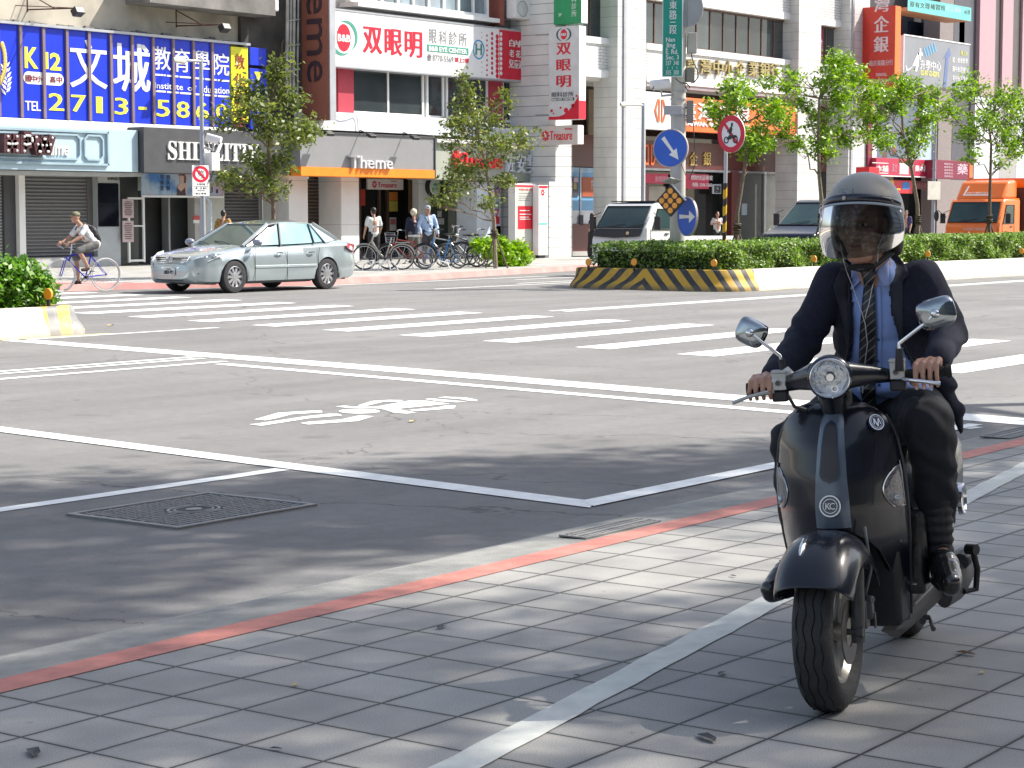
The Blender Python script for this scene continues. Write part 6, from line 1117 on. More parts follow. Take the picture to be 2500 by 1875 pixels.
def wheel(parent,x,y,r,w,spokes=10,out=1,name='wheel',rim=None):
 0
 g=MB();s=w/2;g.lathe([(r*.66,-s),(r*.80,-s*1.02),(r*.95,-s*.95),(r,-s*.6),(r,s*.6),(r*.95,s*.95),(r*.80,s*1.02),(r*.66,s)],(x,y,r),(0,1,0),36);tw=g.build(name,M_tyre,parent,smooth=50,world=False)
 g=MB();c=Vector((x,y,r));yo=y+out*s*.85
 g.lathe([(r*.68,-s*.9),(r*.68,s*.9*1),(r*.62,s*.98),(r*.60,s*.5),(r*.60,-s*.9)],(x,y,r),(0,out,0),36,closed=True)
 for k in range(spokes):
  a=2*math.pi*k/spokes;d=Vector((math.cos(a),0,math.sin(a)));q=Vector((-math.sin(a),0,math.cos(a)))
  def P3(rr_,h,wv):return Vector((x,yo+out*h,r))+d*rr_*r+q*wv*r
  vs=[P3(.16,.01,-.07),P3(.16,.01,.07),P3(.62,-.01,.095),P3(.62,-.01,-.095),P3(.16,-.05,-.05),P3(.16,-.05,.05),P3(.62,-.05,.07),P3(.62,-.05,-.07)]
  g.add(vs,[(0,1,2,3),(7,6,5,4),(0,3,7,4),(1,5,6,2)])
 g.tube([(x,yo-out*.04,r),(x,yo+out*.015,r)],r*.19,14);g.build('rim',rim or M_rim,tw,smooth=30,world=False)
 g=MB();g.tube([(x,y-out*s*.1,r),(x,y+out*s*.4,r)],r*.58,24);g.build('brake_shadow',M_black,tw,world=False)
 return tw
def sedan():
 p=fp(574,712,30.05);t=thing('sedan','silver-green four-door sedan with multi-spoke alloy wheels driving left at the far side','car',(p.x+1.42,30.05+.88,ZR),math.pi)
 M_b=mat('sedan_paint',(.40,.46,.475),rough=.22,metal=.45,var=.02,coat=1.0)
 ax=(1.42,-1.355);Ra=.365;rw=.335
 K=[-2.42,-2.36,-2.2,-1.9,-1.4,-.8,0,.6,1.1,1.5,1.9,2.15,2.32,2.40]
 W_=[.66,.78,.86,.895,.905,.91,.91,.91,.905,.89,.85,.78,.66,.50]
 Zb=[.86,.93,.97,.985,.97,.95,.93,.92,.90,.86,.80,.74,.66,.58]
 Zc=[.90,1.00,1.08,1.10,1.08,1.05,1.02,1.0,.985,.93,.86,.79,.70,.60]
 Z0=[.42,.28,.22,.20,.19,.18,.18,.18,.18,.18,.18,.19,.22,.28]
 xs_=sorted(set(list(np.linspace(-2.42,2.40,90))));rings=[]
 for x in xs_:
  w,zb,zc,z0=[float(np.interp(x,K,A_))for A_ in(W_,Zb,Zc,Z0)]
  half=[(0,z0),(w*.82,z0),(w*.965,z0+.06),(w*.985,z0+.14),(w,.44),(w*1.0,.60),(w*.985,.74),(w*.955,zb-.05),(w*.90,zb),(w*.80,zb+(zc-zb)*.45),(w*.5,zb+(zc-zb)*.85),(0,zc)]
  half=[(max(0,y),min(z,zc))for y,z in half]
  za=0
  for a in ax:
   if abs(x-a)<Ra:za=rw+math.sqrt(Ra*Ra-(x-a)**2)
  if za:half=[(y,max(z,min(za,zb-.06))if i<8 else z)for i,(y,z)in enumerate(half)]
  rings.append([(x,y,z)for y,z in half]+[(x,-y,z)for y,z in half[-2:0:-1]])
 g=MB();g.loft(rings);g.build('body',M_b,t,smooth=35,world=False)
 g=MB();g.box(-2.1,2.1,-.72,.72,.2,.62);g.build('underbody',M_black,t,world=False)
 base=[(1.02,.72,.955),(.5,.80,.97),(-.5,.81,.985),(-1.35,.78,1.02),(-1.86,.62,1.075)];roof=[(.18,.55,1.40),(-.1,.585,1.435),(-.6,.60,1.45),(-1.0,.58,1.435),(-1.25,.54,1.395)]
 base,roof=[[tuple(np.interp(k,range(5),[q[i]for q in L5])+0 for i in range(3))for k in np.linspace(0,4,17)]for L5 in(base,roof)]
 base,roof=[[tuple((np.array(L5[max(i-2,0)])+np.array(L5[max(i-1,0)])+np.array(L5[i])+np.array(L5[min(i+1,16)])+np.array(L5[min(i+2,16)]))/5)if 0<i<16 else L5[i]for i in range(17)]for L5 in(base,roof)]
 R1=[(x,y,z)for x,y,z in base]+[(x,-y,z)for x,y,z in base[::-1]];R2=[(x,y,z)for x,y,z in roof]+[(x,-y,z)for x,y,z in roof[::-1]]
 g=MB();g.loft([R1,R2],caps=False);g.m=[1 if abs(sum((Vector(g.v[b])-Vector(g.v[a])).x for a,b in((f[0],f[1]),)))>abs((Vector(g.v[f[1]])-Vector(g.v[f[0]])).y)*1.2 else 0 for f in g.f];g.build('windows',[M_cglass,mat('sky_side_glass',(.20,.38,.43),rough=.12,var=.4,scale=1.4,coat=.5)],t,world=False)  # sky reflection on the side windows put into the glass colour as cyan
 g=MB();R3=[(x*1.0+(.03 if x>0 else-.02),y*1.015,z+.004)for x,y,z in R2];R4=[(x*.8-.1,y*.82,z+.03)for x,y,z in R2];R5=[(x*.4-.3,y*.3,1.485)for x,y,z in R2];R0=[(x,y*1.03,z-.035)for x,y,z in R2]
 g.loft([R0,R3,R4,R5]);g.build('roof',M_b,t,smooth=50,world=False)
 for s in(1,-1):
  g=MB()
  def strip(a,b,w0,w1,dz=.004):a,b=Vector(a),Vector(b);d=(b-a).normalized();g.tube([a,b],[w0,w1],6)
  strip((1.06,s*.745,.955),(.16,s*.57,1.41),.038,.034);strip((-1.9,s*.64,1.06),(-1.24,s*.56,1.40),.06,.05);
  g.add([(-1.40,s*.80,1.0),(-1.9,s*.66,1.06),(-1.28,s*.56,1.405),(-1.13,s*.59,1.40)],[(0,1,2,3)]);g.build('roof_pillar',M_b,t,smooth=50,world=False)
  g=MB();strip((.02,s*.815,.96),(-.14,s*.605,1.41),.035,.03);strip((-1.02,s*.815,.99),(-1.06,s*.60,1.40),.02,.018);g.build('window_pillar',M_black,t,world=False)
  g=MB();pts=[(1.0,s*.775,.975),(.62,s*.73,1.17),(.2,s*.635,1.37),(-.05,s*.625,1.41)];g.tube(pts,[.012,.035,.035,.02],6,flat=.4);g.build('window_visor',mat('smoke_plastic',(.05,.035,.05),rough=.2),t,world=False)
  for nm,xd in(('door_seam',.86),('door_seam',-.10),('door_seam',-1.05)):
   g=MB();pts=[Vector((xd+(.0 if xd>-1 else-.05*(k>3)),s*(.912 if k else.905),z))for k,z in enumerate((.22,.4,.6,.75,.92))];g.tube(pts,.006,4);g.build(nm,M_black,t,world=False)
  for xh in(.15,-.82):g=MB();g.tube([(xh-.10,s*.925,.80),(xh-.02,s*.945,.812),(xh+.08,s*.925,.80)],.016,6);g.build('door_handle',M_chrome,t,world=False,smooth=40)
  g=MB();g.box(-1.0,.86,s*.91-.012,s*.91+.012,.50,.555);g.build('side_moulding',mat('sedan_trim',(.48,.55,.56),rough=.3,metal=.4),t,bevel=.008,world=False)
  g=MB();g.ell((.88,s*1.0,1.03),(.09,.12,.075),nu=14,nv=8);g.tube([(.86,s*.86,.96),(.87,s*.95,1.0)],.025,6);g.build('door_mirror',mat('mirror_shell',(.30,.32,.38),rough=.25,metal=.3),t,smooth=60,world=False)
  g=MB();P_=[(2.06,.80,.66),(1.72,.895,.80),(1.70,.88,.86),(1.95,.80,.825),(2.24,.62,.74),(2.32,.60,.64)];g.add([(x+.015,s*(y+.012),z)for x,y,z in P_]+[(1.95,s*.7,.72)],[(0,1,2,6),(2,3,6),(3,4,6),(4,5,6),(5,0,6),(0,1,2,3,4,5)]);o=g.build('headlight',M_lens,t,world=False)
  g=MB();g.ell((2.09,s*.72,.725),(.05,.06,.055),nu=10,nv=6);g.ell((1.93,s*.82,.765),(.05,.05,.045),nu=10,nv=6);g.build('reflector_bowl',M_chrome,o,smooth=60,world=False)
  g=MB();g.add([(2.34,s*.52,.40),(2.18,s*.74,.38),(2.12,s*.79,.46),(2.36,s*.50,.46)],[(0,1,2,3)]);g.ell((2.24,s*.66,.42),(.05,.05,.04),nu=10,nv=6);g.build('fog_light',M_black,t,world=False)
  g=MB();g.add([(-2.22,s*.86,.78),(-1.95,s*.905,.90),(-2.0,s*.88,.99),(-2.36,s*.76,.95),(-2.40,s*.70,.82)],[(0,1,2,3,4)]);g.v=[(x,y+s*.012,z)for x,y,z in g.v];g.build('tail_light',M_tail,t,world=False)
  for a in ax:wheel(t,a,s*.79,.335,.21,10,s)
 g=MB();nf=lambda u,v,w:(2.345+w-abs(u)*.20*abs(u)*1.3+(0.60-v)*.12,u,v)
 g.prism([(-.50,.74),(.50,.74),(.38,.565),(.2,.53),(-.2,.53),(-.38,.565)],nf,.02,.05);g.build('grille',M_black,t,world=False)
 g=MB();
 for k in range(5):z=.565+k*.035;w_=.36+k*.03;n_=14;pts=[Vector(nf(-w_+2*w_*i/n_,z,.055))for i in range(n_+1)];g.tube(pts,.007,5)
 for L_ in([(-.50,.745),(.50,.745)],[(-.50,.745),(-.38,.56),(-.2,.525),(.2,.525),(.38,.56),(.50,.745)]):
  pts=[]
  for a,b_ in zip(L_[:-1],L_[1:]):pts+=[Vector(nf(a[0]+(b_[0]-a[0])*i/6,a[1]+(b_[1]-a[1])*i/6,.055))for i in range(7)]
  g.tube(pts,.013,6)
 for rx,rz_ in((.085,.055),(.03,.052),(.06,.02)):g.tube([Vector(nf(rx*math.cos(a),.70+rz_*math.sin(a)+(.02 if rx==.06 else 0),.075))for a in np.linspace(0,6.28,20,endpoint=False)],.009,5,closed=True)
 g.build('grille_chrome',M_chrome,t,smooth=50,world=False)
 g=MB();g.prism([(-.46,.36),(.46,.36),(.38,.27),(-.38,.27)],nf,.03,.06);g.build('lower_intake',M_black,t,world=False)
 o=MB();o.prism([(-.17,.38),(.17,.38),(.17,.52),(-.17,.52)],nf,.06,.075);o=o.build('number_plate',mat('plate_white',(.72,.72,.70),rough=.5),t,world=False)
 g=MB();g.text('2883·PD',nf,(-.15,.15,.40,.475),.078,.01);g.v=[v for v in g.v];g.text('台北市',nf,(-.06,.06,.49,.51),.078,.0);g.build('lettering',M_black,o,world=False)
 for s in(.35,-.25):g=MB();g.tube([(1.05,s,.985),(.93,s-.3,1.035),(.86,s-.62,1.05)],.009,5);g.build('wiper',M_black,t,world=False)
 g=MB();g.box(-.9,.3,-.6,.6,.55,.95);g.box(-.35,-.2,-.55,-.1,.95,1.2);g.box(-.35,-.2,.1,.55,.95,1.2);g.build('seats',mat('seat_grey',(.10,.10,.10)),t,world=False)
 g=MB();g.box(-.6,.9,-.005,.005,0,0.01)
sedan()
def cabover(name,label,cat,px,Y,W_,prof,paint_,ws,sidewin,roof_extra=None,L_back=4.2,bed=None,wheels=True,details=None):
 0
 X=fp(px,540,Y).x;t=thing(name,label,cat,(X,Y,ZR));f3=lambda u,v,w:(u,w,v)
 g=MB();g.prism(prof,f3,.0,W_);g.build('cab',paint_,t,bevel=.07,bseg=3,world=False,smooth=40)
 (x0,z0),(x1,z1)=ws;n_=Vector((-(z1-z0),0,x1-x0)).normalized();m_=.10
 def wp(yy,k,o):return Vector((x0+(x1-x0)*k,yy,z0+(z1-z0)*k))+n_*o
 g=MB();g.add([wp(.07,0,.012),wp(W_-.07,0,.012),wp(W_-.12,1,.012),wp(.12,1,.012),wp(.07,0,-.02),wp(W_-.07,0,-.02),wp(W_-.12,1,-.02),wp(.12,1,-.02)],[(0,1,2,3),(4,7,6,5),(0,4,5,1),(1,5,6,2),(2,6,7,3),(3,7,4,0)]);g.build('windscreen',M_cglass,t,world=False)
 g=MB();pts=[wp(.07,0,.015),wp(W_-.07,0,.015),wp(W_-.12,1,.015),wp(.12,1,.015)];g.tube(pts,.022,6,closed=True);g.build('windscreen_seal',M_black,t,world=False)
 for yy,s in((-.006,-1),(W_+.006,1)):
  g=MB();g.prism(sidewin,f3,yy-.01,yy+.01);g.build('side_window',M_cglass,t,world=False);g=MB();g.tube([Vector((u,yy+s*.006,v))for u,v in sidewin],.018,5,closed=True);g.build('window_seal',M_black,t,world=False)
  g=MB();c=Vector((sidewin[0][0]-.08,yy+s*.22,sidewin[0][1]+.16));g.obox(c,(.07,.17,.34));g.tube([c+Vector((0,0,.18)),c+Vector((.1,-s*.2,.28))],.012,5);g.build('door_mirror',M_black,t,bevel=.03,world=False,smooth=50)
  g=MB();g.obox((sidewin[2][0]-.18,yy+s*.012,sidewin[0][1]-.12),(.16,.02,.035));g.build('door_handle',M_black,t,world=False)
  g=MB();xx_=sidewin[0][0]-.06;g.tube([(xx_,yy+s*.0,.5),(xx_,yy,sidewin[0][1])],.006,4);xx_=sidewin[2][0]+.07;g.tube([(xx_,yy,.5),(xx_,yy,sidewin[2][1])],.006,4);g.build('door_seam',M_black,t,world=False)
 if wheels:
  for xw in wheels:
   for y,s in((.12,-1),(W_-.12,1)):wheel(t,xw,y,.33,.2,6,s)
 for yy in(W_*.35,W_*.75):g=MB();g.tube([wp(yy,.02,.03),wp(yy-W_*.2,.10,.035),wp(yy-W_*.34,.16,.035)],.010,5);g.build('wiper',M_black,t,world=False)
 if details:details(t,W_,f3,wp)
 return t
M_tw=mat('truck_white',(.76,.76,.75),rough=.3,var=.02,coat=.5)
def d_white(t,W_,f3,wp):
 g=MB();g.add([wp(.05,-.42,.012),wp(W_-.05,-.42,.012),wp(W_-.05,-.06,.012),wp(.05,-.06,.012),wp(W_*.5,-.50,.02)],[(0,4,1,2,3)]);g.build('front_mask',mat('mask_black',(.03,.028,.025),rough=.5),t,world=False)
 g=MB();c=wp(.45,-.3,.03);g.ell(c,(.02,.05,.05),nu=8,nv=5);g.ell(c+Vector((0,.05,-.08)),(.02,.06,.04),nu=8,nv=5);g.build('sticker',mat('sticker_gold',(.6,.45,.25)),t,world=False)
 g=MB();g.box(1.75,4.6,.02,W_-.02,.62,1.02);g.build('cargo_bed',M_tw,t,bevel=.02,world=False);g=MB();g.box(1.8,4.6,.3,W_-.3,.35,.6);g.build('chassis',M_black,t,world=False)
 g=MB();g.tube([(1.72,.08,1.0),(1.72,.08,1.75),(1.72,W_-.08,1.75),(1.72,W_-.08,1.0)],.03,8);g.tube([(1.72,W_/2,1.0),(1.72,W_/2,1.75)],.02,6);g.build('headboard_rail',M_black,t,world=False);g=MB();g.box(.75,1.6,.1,W_-.1,1.93,1.955);g.build('roof_rack',M_black,t,world=False,bevel=.01)
 g=MB();g.box(.55,.6,.95,1.25,1.35,1.6);g.build('cab_paper',mat('paper_card',(.6,.65,.6)),t,world=False)
cabover('small_truck','small white flatbed truck with a black front mask behind the striped end of the planter','truck',1567,29.3,1.58,[(.0,.35),(.0,.95),(.14,1.22),(.62,1.84),(.78,1.90),(1.5,1.93),(1.66,1.86),(1.68,.35)],M_tw,((.16,1.26),(.60,1.80)),[(.47,1.22),(.72,1.74),(1.32,1.74),(1.36,1.22)],wheels=(.6,3.6),details=d_white)
def d_van(t,W_,f3,wp):
 g=MB();g.box(1.5,4.5,.03,W_-.03,.30,1.15);g.prism([(1.5,1.15),(2.1,1.98),(4.3,1.98),(4.5,1.15)],f3,.06,W_-.06);g.build('rear_body',mat('van_paint',(.02,.025,.04)),t,bevel=.05,world=False)
 for y in(.16,W_-.16):g=MB();g.ell((.12,y,.86),(.12,.16,.09),nu=12,nv=7);g.build('headlight',M_lens,t,smooth=60,world=False)
 g=MB();g.tube([wp(.03,-.02,.02),wp(.09,1,.02),],.018,6);g.build('chrome_pillar',M_chrome,t,world=False)
cabover('dark_van','dark blue people carrier with a striped reflection on its windscreen, behind the hedge','van',1985,28.4,1.75,[(.0,.35),(.0,.88),(.10,1.05),(.95,1.27),(1.95,1.94),(2.2,2.02),(3.4,2.02),(3.5,.35)],mat('van_paint',(.016,.02,.035),rough=.22,coat=.2,spec=.4),((1.0,1.29),(1.93,1.92)),[(1.45,1.30),(2.05,1.84),(2.75,1.86),(2.8,1.30)],wheels=(.8,3.6),details=d_van)
M_ot=mat('truck_orange',(.85,.17,.01),rough=.3,var=.03,coat=.6)
def d_or(t,W_,f3,wp):
 g=MB();g.prism([(.55,2.12),(1.05,2.72),(1.55,2.78),(1.75,2.74),(1.75,2.12)],f3,.10,W_-.10);o=g.build('wind_deflector',M_ot,t,bevel=.09,bseg=3,world=False,smooth=40)
 fd=lambda u,v,w:(.62+(v)*.83-w*.77,W_/2-u,2.20+v*1.0+w*.6);g=MB();fdl=lambda u,v,w:(.585+v*.64-.77*(w+.02),W_*.5+u*-1,2.16+v*.77+.64*(w+.02))
 g.prism([(-.62,.08),(-.55,.5),(-.50,.5),(-.56,.13),(.35,.13),(.35,.08)],fdl,.0,.02);g.build('white_corner_mark',M_wht2,t,world=False);g=MB();g.text('TRANSPORT',fdl,(-.5,.3,.17,.23),.02);g.build('lettering',M_wht2,t,world=False)
 g=MB();g.text('RACING FREIGHT',lambda u,v,w:(-.006-w,u*-1,v),(-1.25,-.45,1.06,1.14),.01,.01);g.build('nose_lettering',mat('orange_white',(.85,.6,.5)),t,world=False)
 g=MB();g.box(2.1,7.6,-.1,W_+.15,.75,2.52);g.build('cargo_box',mat('cargo_grey',(.34,.36,.36),rough=.5),t,bevel=.02,world=False);g=MB();g.box(2.05,7.65,-.12,W_+.17,2.52,2.85);g.box(2.05,7.65,-.12,W_+.17,.70,.82);g.build('cargo_band',M_ot,t,world=False);g=MB();g.box(2.02,2.1,-.1,W_+.15,.7,2.52);g.build('cargo_front',mat('cargo_brown',(.10,.04,.03)),t,world=False)
 for y in(.15,W_-.15):g=MB();g.box(-.02,.04,y-.14,y+.14,.62,.80);g.build('headlight',M_lens,t,bevel=.02,world=False)
 g=MB();g.tube([(.3,W_+.1,1.5),(.05,W_+.3,1.75)],.015,5);g.ell((.02,W_+.33,1.55),(.05,.09,.2),nu=10,nv=6);g.build('wing_mirror',M_black,t,world=False)
cabover('orange_truck','bright orange delivery truck with a roof deflector and a grey box body at the right','truck',2437,29.2,1.95,[(.0,.45),(.0,1.22),(.08,1.30),(.42,2.02),(.55,2.12),(1.72,2.16),(1.8,2.1),(1.82,.45)],M_ot,((.09,1.33),(.415,2.0)),[(.38,1.30),(.62,1.92),(1.22,1.92),(1.22,1.30)],wheels=(.75,5.6),details=d_or)
def bike(label,cat_group,C_,heading,col,wr=.335,wb=1.03,bar='city',basket=False,fender=True,rack=False,tyre=None,seatz=.88,barz=1.02,step=False,spk=20,lean=.06,seatc=None,frame_r=.016,top=True):
 t=thing('bicycle',label,'bicycle',C_,math.atan2(heading[1],heading[0]),cat_group);M_f=col;xr,xf=-wb/2,wb/2;tm=tyre or M_tyre
 for x in(xr,xf):
  g=MB();g.lathe([(wr-.034,-.012),(wr-.01,-.017),(wr,0),(wr-.01,.017),(wr-.034,.012)],(x,0,wr),(0,1,0),40,closed=True);w=g.build('wheel',tm,t,smooth=60,world=False)
  g=MB();g.lathe([(wr-.048,-.011),(wr-.032,-.011),(wr-.032,.011),(wr-.048,.011)],(x,0,wr),(0,1,0),40,closed=True);g.build('rim',M_rim,w,smooth=60,world=False)
  g=MB();
  for k in range(spk):a=2*math.pi*k/spk;g.tube([(x,.02*(1 if k%2 else-1),wr),(x+(wr-.04)*math.cos(a),0,wr+(wr-.04)*math.sin(a))],.0022 if spk>8 else.012,4)
  g.tube([(x,-.045,wr),(x,.045,wr)],.02,8);g.build('spokes',M_steel if spk>8 else M_black,w,world=False)
  if fender:g=MB();a0,a1=(.3,2.9)if x<0 else(.9,2.7);g.tube([(x+(wr+.022)*math.cos(a),0,wr+(wr+.022)*math.sin(a))for a in np.linspace(a0,a1,14)],.020,6,flat=.6);g.build('mudguard',M_f if rack else M_black,t,smooth=60,world=False)
 bb=Vector((-.05,0,wr-.05));st=Vector((-.20,0,seatz-.10));hd=Vector((xf-.24,0,barz-.22));hd2=Vector((xf-.19,0,barz-.36));g=MB()
 if step:g.tube([hd2,Vector((.12,0,wr+.12)),bb+Vector((.05,0,.05))],frame_r*1.6,8)
 else:
  g.tube([hd2,bb],frame_r,8)
  if top:g.tube([hd,st+Vector((.0,0,-.06))],frame_r,8)
 g.tube([bb,st],frame_r,8);g.tube([hd,hd2],frame_r*1.2,8)
 for s in(-.05,.05):g.tube([bb+Vector((0,s*.5,0)),(xr,s,wr)],.009,6);g.tube([st+Vector((0,s*.3,-.1)),(xr,s,wr)],.008,6)
 g.build('frame',M_f,t,smooth=50,world=False);g=MB();g.tube([hd2,Vector((xf-.13,0,wr*2+.03)),],.014,8)
 for s in(-.05,.05):g.tube([Vector((xf-.13,s*.8,wr*2+.03)),Vector((xf,s,wr))],.011,6)
 g.build('fork',M_f,t,smooth=50,world=False)
 hb=Vector((xf-.27,0,barz));g=MB();g.tube([hd,hb],.012,6)
 if bar=='drop':g.tube([hb+Vector((.02,-.2,.0)),hb+Vector((.16,-.21,.03)),hb+Vector((.18,-.21,-.06)),hb+Vector((.08,-.21,-.12))],.012,6);g.tube([hb+Vector((.02,.2,.0)),hb+Vector((.16,.21,.03)),hb+Vector((.18,.21,-.06)),hb+Vector((.08,.21,-.12))],.012,6);g.tube([hb+Vector((.02,-.2,0)),hb+Vector((.02,.2,0))],.012,6)
 else:g.tube([hb+Vector((-.16,-.27,.02)),hb+Vector((-.02,-.22,.04)),hb+Vector((.03,-.05,0)),hb+Vector((.03,.05,0)),hb+Vector((-.02,.22,.04)),hb+Vector((-.16,.27,.02))],.011,6)
 g.build('handlebar',M_chrome,t,smooth=50,world=False)
 for s in(-1,1):g=MB();g.tube([hb+Vector((-.08,s*.25,.03)),hb+Vector((-.18,s*.275,.02))]if bar!='drop' else[hb+Vector((.1,s*.21,.02)),hb+Vector((.18,s*.21,.0))],.016,6);g.build('grip',M_black,t,world=False)
 g=MB();sp_=st+Vector((-.02,0,.10));g.tube([st,sp_],.012,6);g.build('seat_post',M_chrome,t,world=False);g=MB();g.ell(sp_+Vector((-.05,0,.015)),(.13,.085,.035),nu=14,nv=7);g.ell(sp_+Vector((.06,0,.015)),(.12,.03,.025),nu=10,nv=6);g.build('saddle',seatc or M_black,t,smooth=60,world=False)
 g=MB();g.tube([bb+Vector((0,-.035,0)),bb+Vector((0,.035,0))],.03,10);g.lathe([(.08,-.004),(.09,0),(.08,.004)],bb+Vector((0,-.04,0)),(0,1,0),20,closed=True);g.tube([bb+Vector((0,-.06,0)),bb+Vector((.1,-.06,-.13))],.010,6);g.tube([bb+Vector((0,.06,0)),bb+Vector((-.1,.06,.13))],.010,6);g.obox(bb+Vector((.1,-.10,-.13)),(.08,.08,.02));g.obox(bb+Vector((-.1,.10,.13)),(.08,.08,.02));g.build('crank',M_black,t,world=False)
 if basket:
  g=MB();bx_,bz=xf-.05,barz-.05
  for k in range(7):z=bz-.26+k*.045;s=.8+.2*k/6;g.tube([(bx_-.13*s,-.16*s,z),(bx_+.13*s,-.16*s,z),(bx_+.13*s,.16*s,z),(bx_-.13*s,.16*s,z)],.004,4,closed=True)
  for k in range(9):y=-.15+k*.0375;g.tube([(bx_+.10,y*.8,bz-.26),(bx_+.13,y,bz)],.003,4);g.tube([(bx_-.10,y*.8,bz-.26),(bx_-.13,y,bz)],.003,4)
  g.build('basket',M_steel,t,world=False)
 if rack:g=MB();g.box(xr-.2,xr+.18,-.06,.06,wr*2+.05,wr*2+.07);g.tube([(xr-.1,-.06,wr*2+.05),(xr,-.05,wr)],.006,4);g.build('rear_rack',M_steel,t,world=False)
 if not label.startswith('blue racing'):g=MB();g.tube([bb+Vector((-.05,.05,0)),(-.18,.18,.0)],.009,5);g.build('kickstand',M_steel,t,world=False)
 return t
hd_=-rgt;M_sil=mat('champagne_frame',(.46,.43,.38),rough=.3,metal=.6);M_wb=mat('whitewall',(.55,.55,.53),rough=.7);GP='bicycles parked on the far pavement'
def park(label,px,py,col,rot=0,**k):p=gp(px,py,ZF);h=Matrix.Rotation(R(rot),3,'Z')@hd_;return bike(label,GP,(p.x,p.y,ZF),h,col,**k)
park('champagne step-through bicycle with mudguards and black saddle, nearest the sedan\'s tail',936,659,M_sil,0,step=True,rack=True,frame_r=.02,wb=1.0,barz=1.12)
park('dark bicycle with a red-white frame tube half hidden behind the champagne one',992,657,mat('red_frame',(.5,.08,.06),rough=.35),8,wb=.98,basket=True,seatc=M_wht2)
park('small blue folding bicycle with low wheels in the middle of the parked row',1078,656,mat('blue_frame',(.02,.22,.62),rough=.3),0,wr=.22,wb=.9,seatz=.92,barz=1.05,fender=False,top=False,spk=18)
park('grey bicycle with a white saddle behind the small blue folding one',1085,650,mat('grey_frame',(.45,.46,.48),rough=.3,metal=.4),-6,wb=1.0,seatc=M_wht2,tyre=M_tyre)
park('black city bicycle with thick five-spoke wheels, seen nearly from behind',1125,652,M_black,20,wb=.95,spk=5,wr=.31,bar='city',barz=1.12)
park('white-tyred bicycle behind the black one in the parked row',1140,650,mat('white_frame',(.65,.65,.65),rough=.3),-4,wb=1.0,tyre=M_wb)
park('tall black bicycle at the right end of the row, leaning by the yellow-green shrub',1186,648,M_black,6,wb=1.02,wr=.345,fender=False)
for k,px in enumerate((862,884,905,922,1050)):
 p=gp(px,661,ZF);g=MB();a=Vector((.35,-.45,0))*.8;g.tube([p,p+a*.12+Vector((0,0,.16)),p+a*.5+Vector((0,0,.27)),p+a*1.0+Vector((0,0,.2)),p+a*1.2],.014,7);o=g.build('bike_rack',M_wht2);tag(o,['low pale bike rack hoop closest to the sedan','low pale bike rack hoop just left of the champagne bicycle','low pale bike rack hoop under the champagne bicycle\'s front wheel','low pale bike rack hoop right of the champagne bicycle\'s front wheel','low pale bike rack hoop under the small blue bicycle'][k],'bike rack','bike rack hoops')
cyc_p=fp(204,711,33.1);CYC_H=Vector((-.965,.255,0)).normalized()
CYC=bike('blue racing bicycle with pale tyres ridden by the man in the grey cap',None,(cyc_p.x,33.1,ZR),CYC_H,mat('royal_blue',(.03,.03,.42),rough=.3),wb=1.02,wr=.35,bar='drop',tyre=M_wb,fender=False,seatz=.92,barz=1.0)
O_S=gp(2034,1733);psi=R(21.5);fS=-rgt*math.sin(psi)-fwd*math.cos(psi);YAW_S=math.atan2(fS.y,fS.x);LEAN=R(3.7)
M_S=Matrix.Rotation(YAW_S,3,'Z')@Matrix.Rotation(LEAN,3,'X');MI_S=M_S.inverted();CAM0=Vector((0,0,CH))
def lx(px,py,x):
 a=MI_S@(CAM0-O_S);d=MI_S@ray(px,py);return a+d*((x-a.x)/d.x)
def lproj(v):w=O_S+M_S@Vector(v)-CAM0;k=w.dot(cf);return CX+FL*w.dot(rgt)/k,CY-FL*w.dot(cu)/k
def sroot(name,label,cat):t=thing(name,label,cat,O_S);t.rotation_euler=(LEAN,0,YAW_S);return t
SC=sroot('motor_scooter','black retro motor scooter with round headlight ridden towards the camera at the right','scooter')
P_blk=mat('scooter_paint',(.006,.008,.014),rough=.25,var=.3,scale=6,coat=.35,spec=.4);P_sat=mat('satin_steel',(.11,.14,.18),rough=.30,metal=.25,var=.08,scale=20)
P_mat=mat('scooter_plastic',(.016,.016,.018),rough=.55,var=.2,scale=30);P_gry=mat('cast_grey',(.10,.10,.10),rough=.5,metal=.3,var=.2,scale=20);P_sil=mat('cast_silver',(.42,.43,.42),rough=.35,metal=.5,var=.1,scale=25)
def B(g,name,m,parent=None,smooth=35,**k):return g.build(name,m,parent or SC,smooth=smooth,world=False,**k)
steer=Matrix.Rotation(R(-1),3,'Z')
def st(v):v=Vector(v)-Vector((-.10,0,0));return steer@v+Vector((-.10,0,0))
def stm(g):g.v=[tuple(st(p))for p in g.v];return g
WR=.243
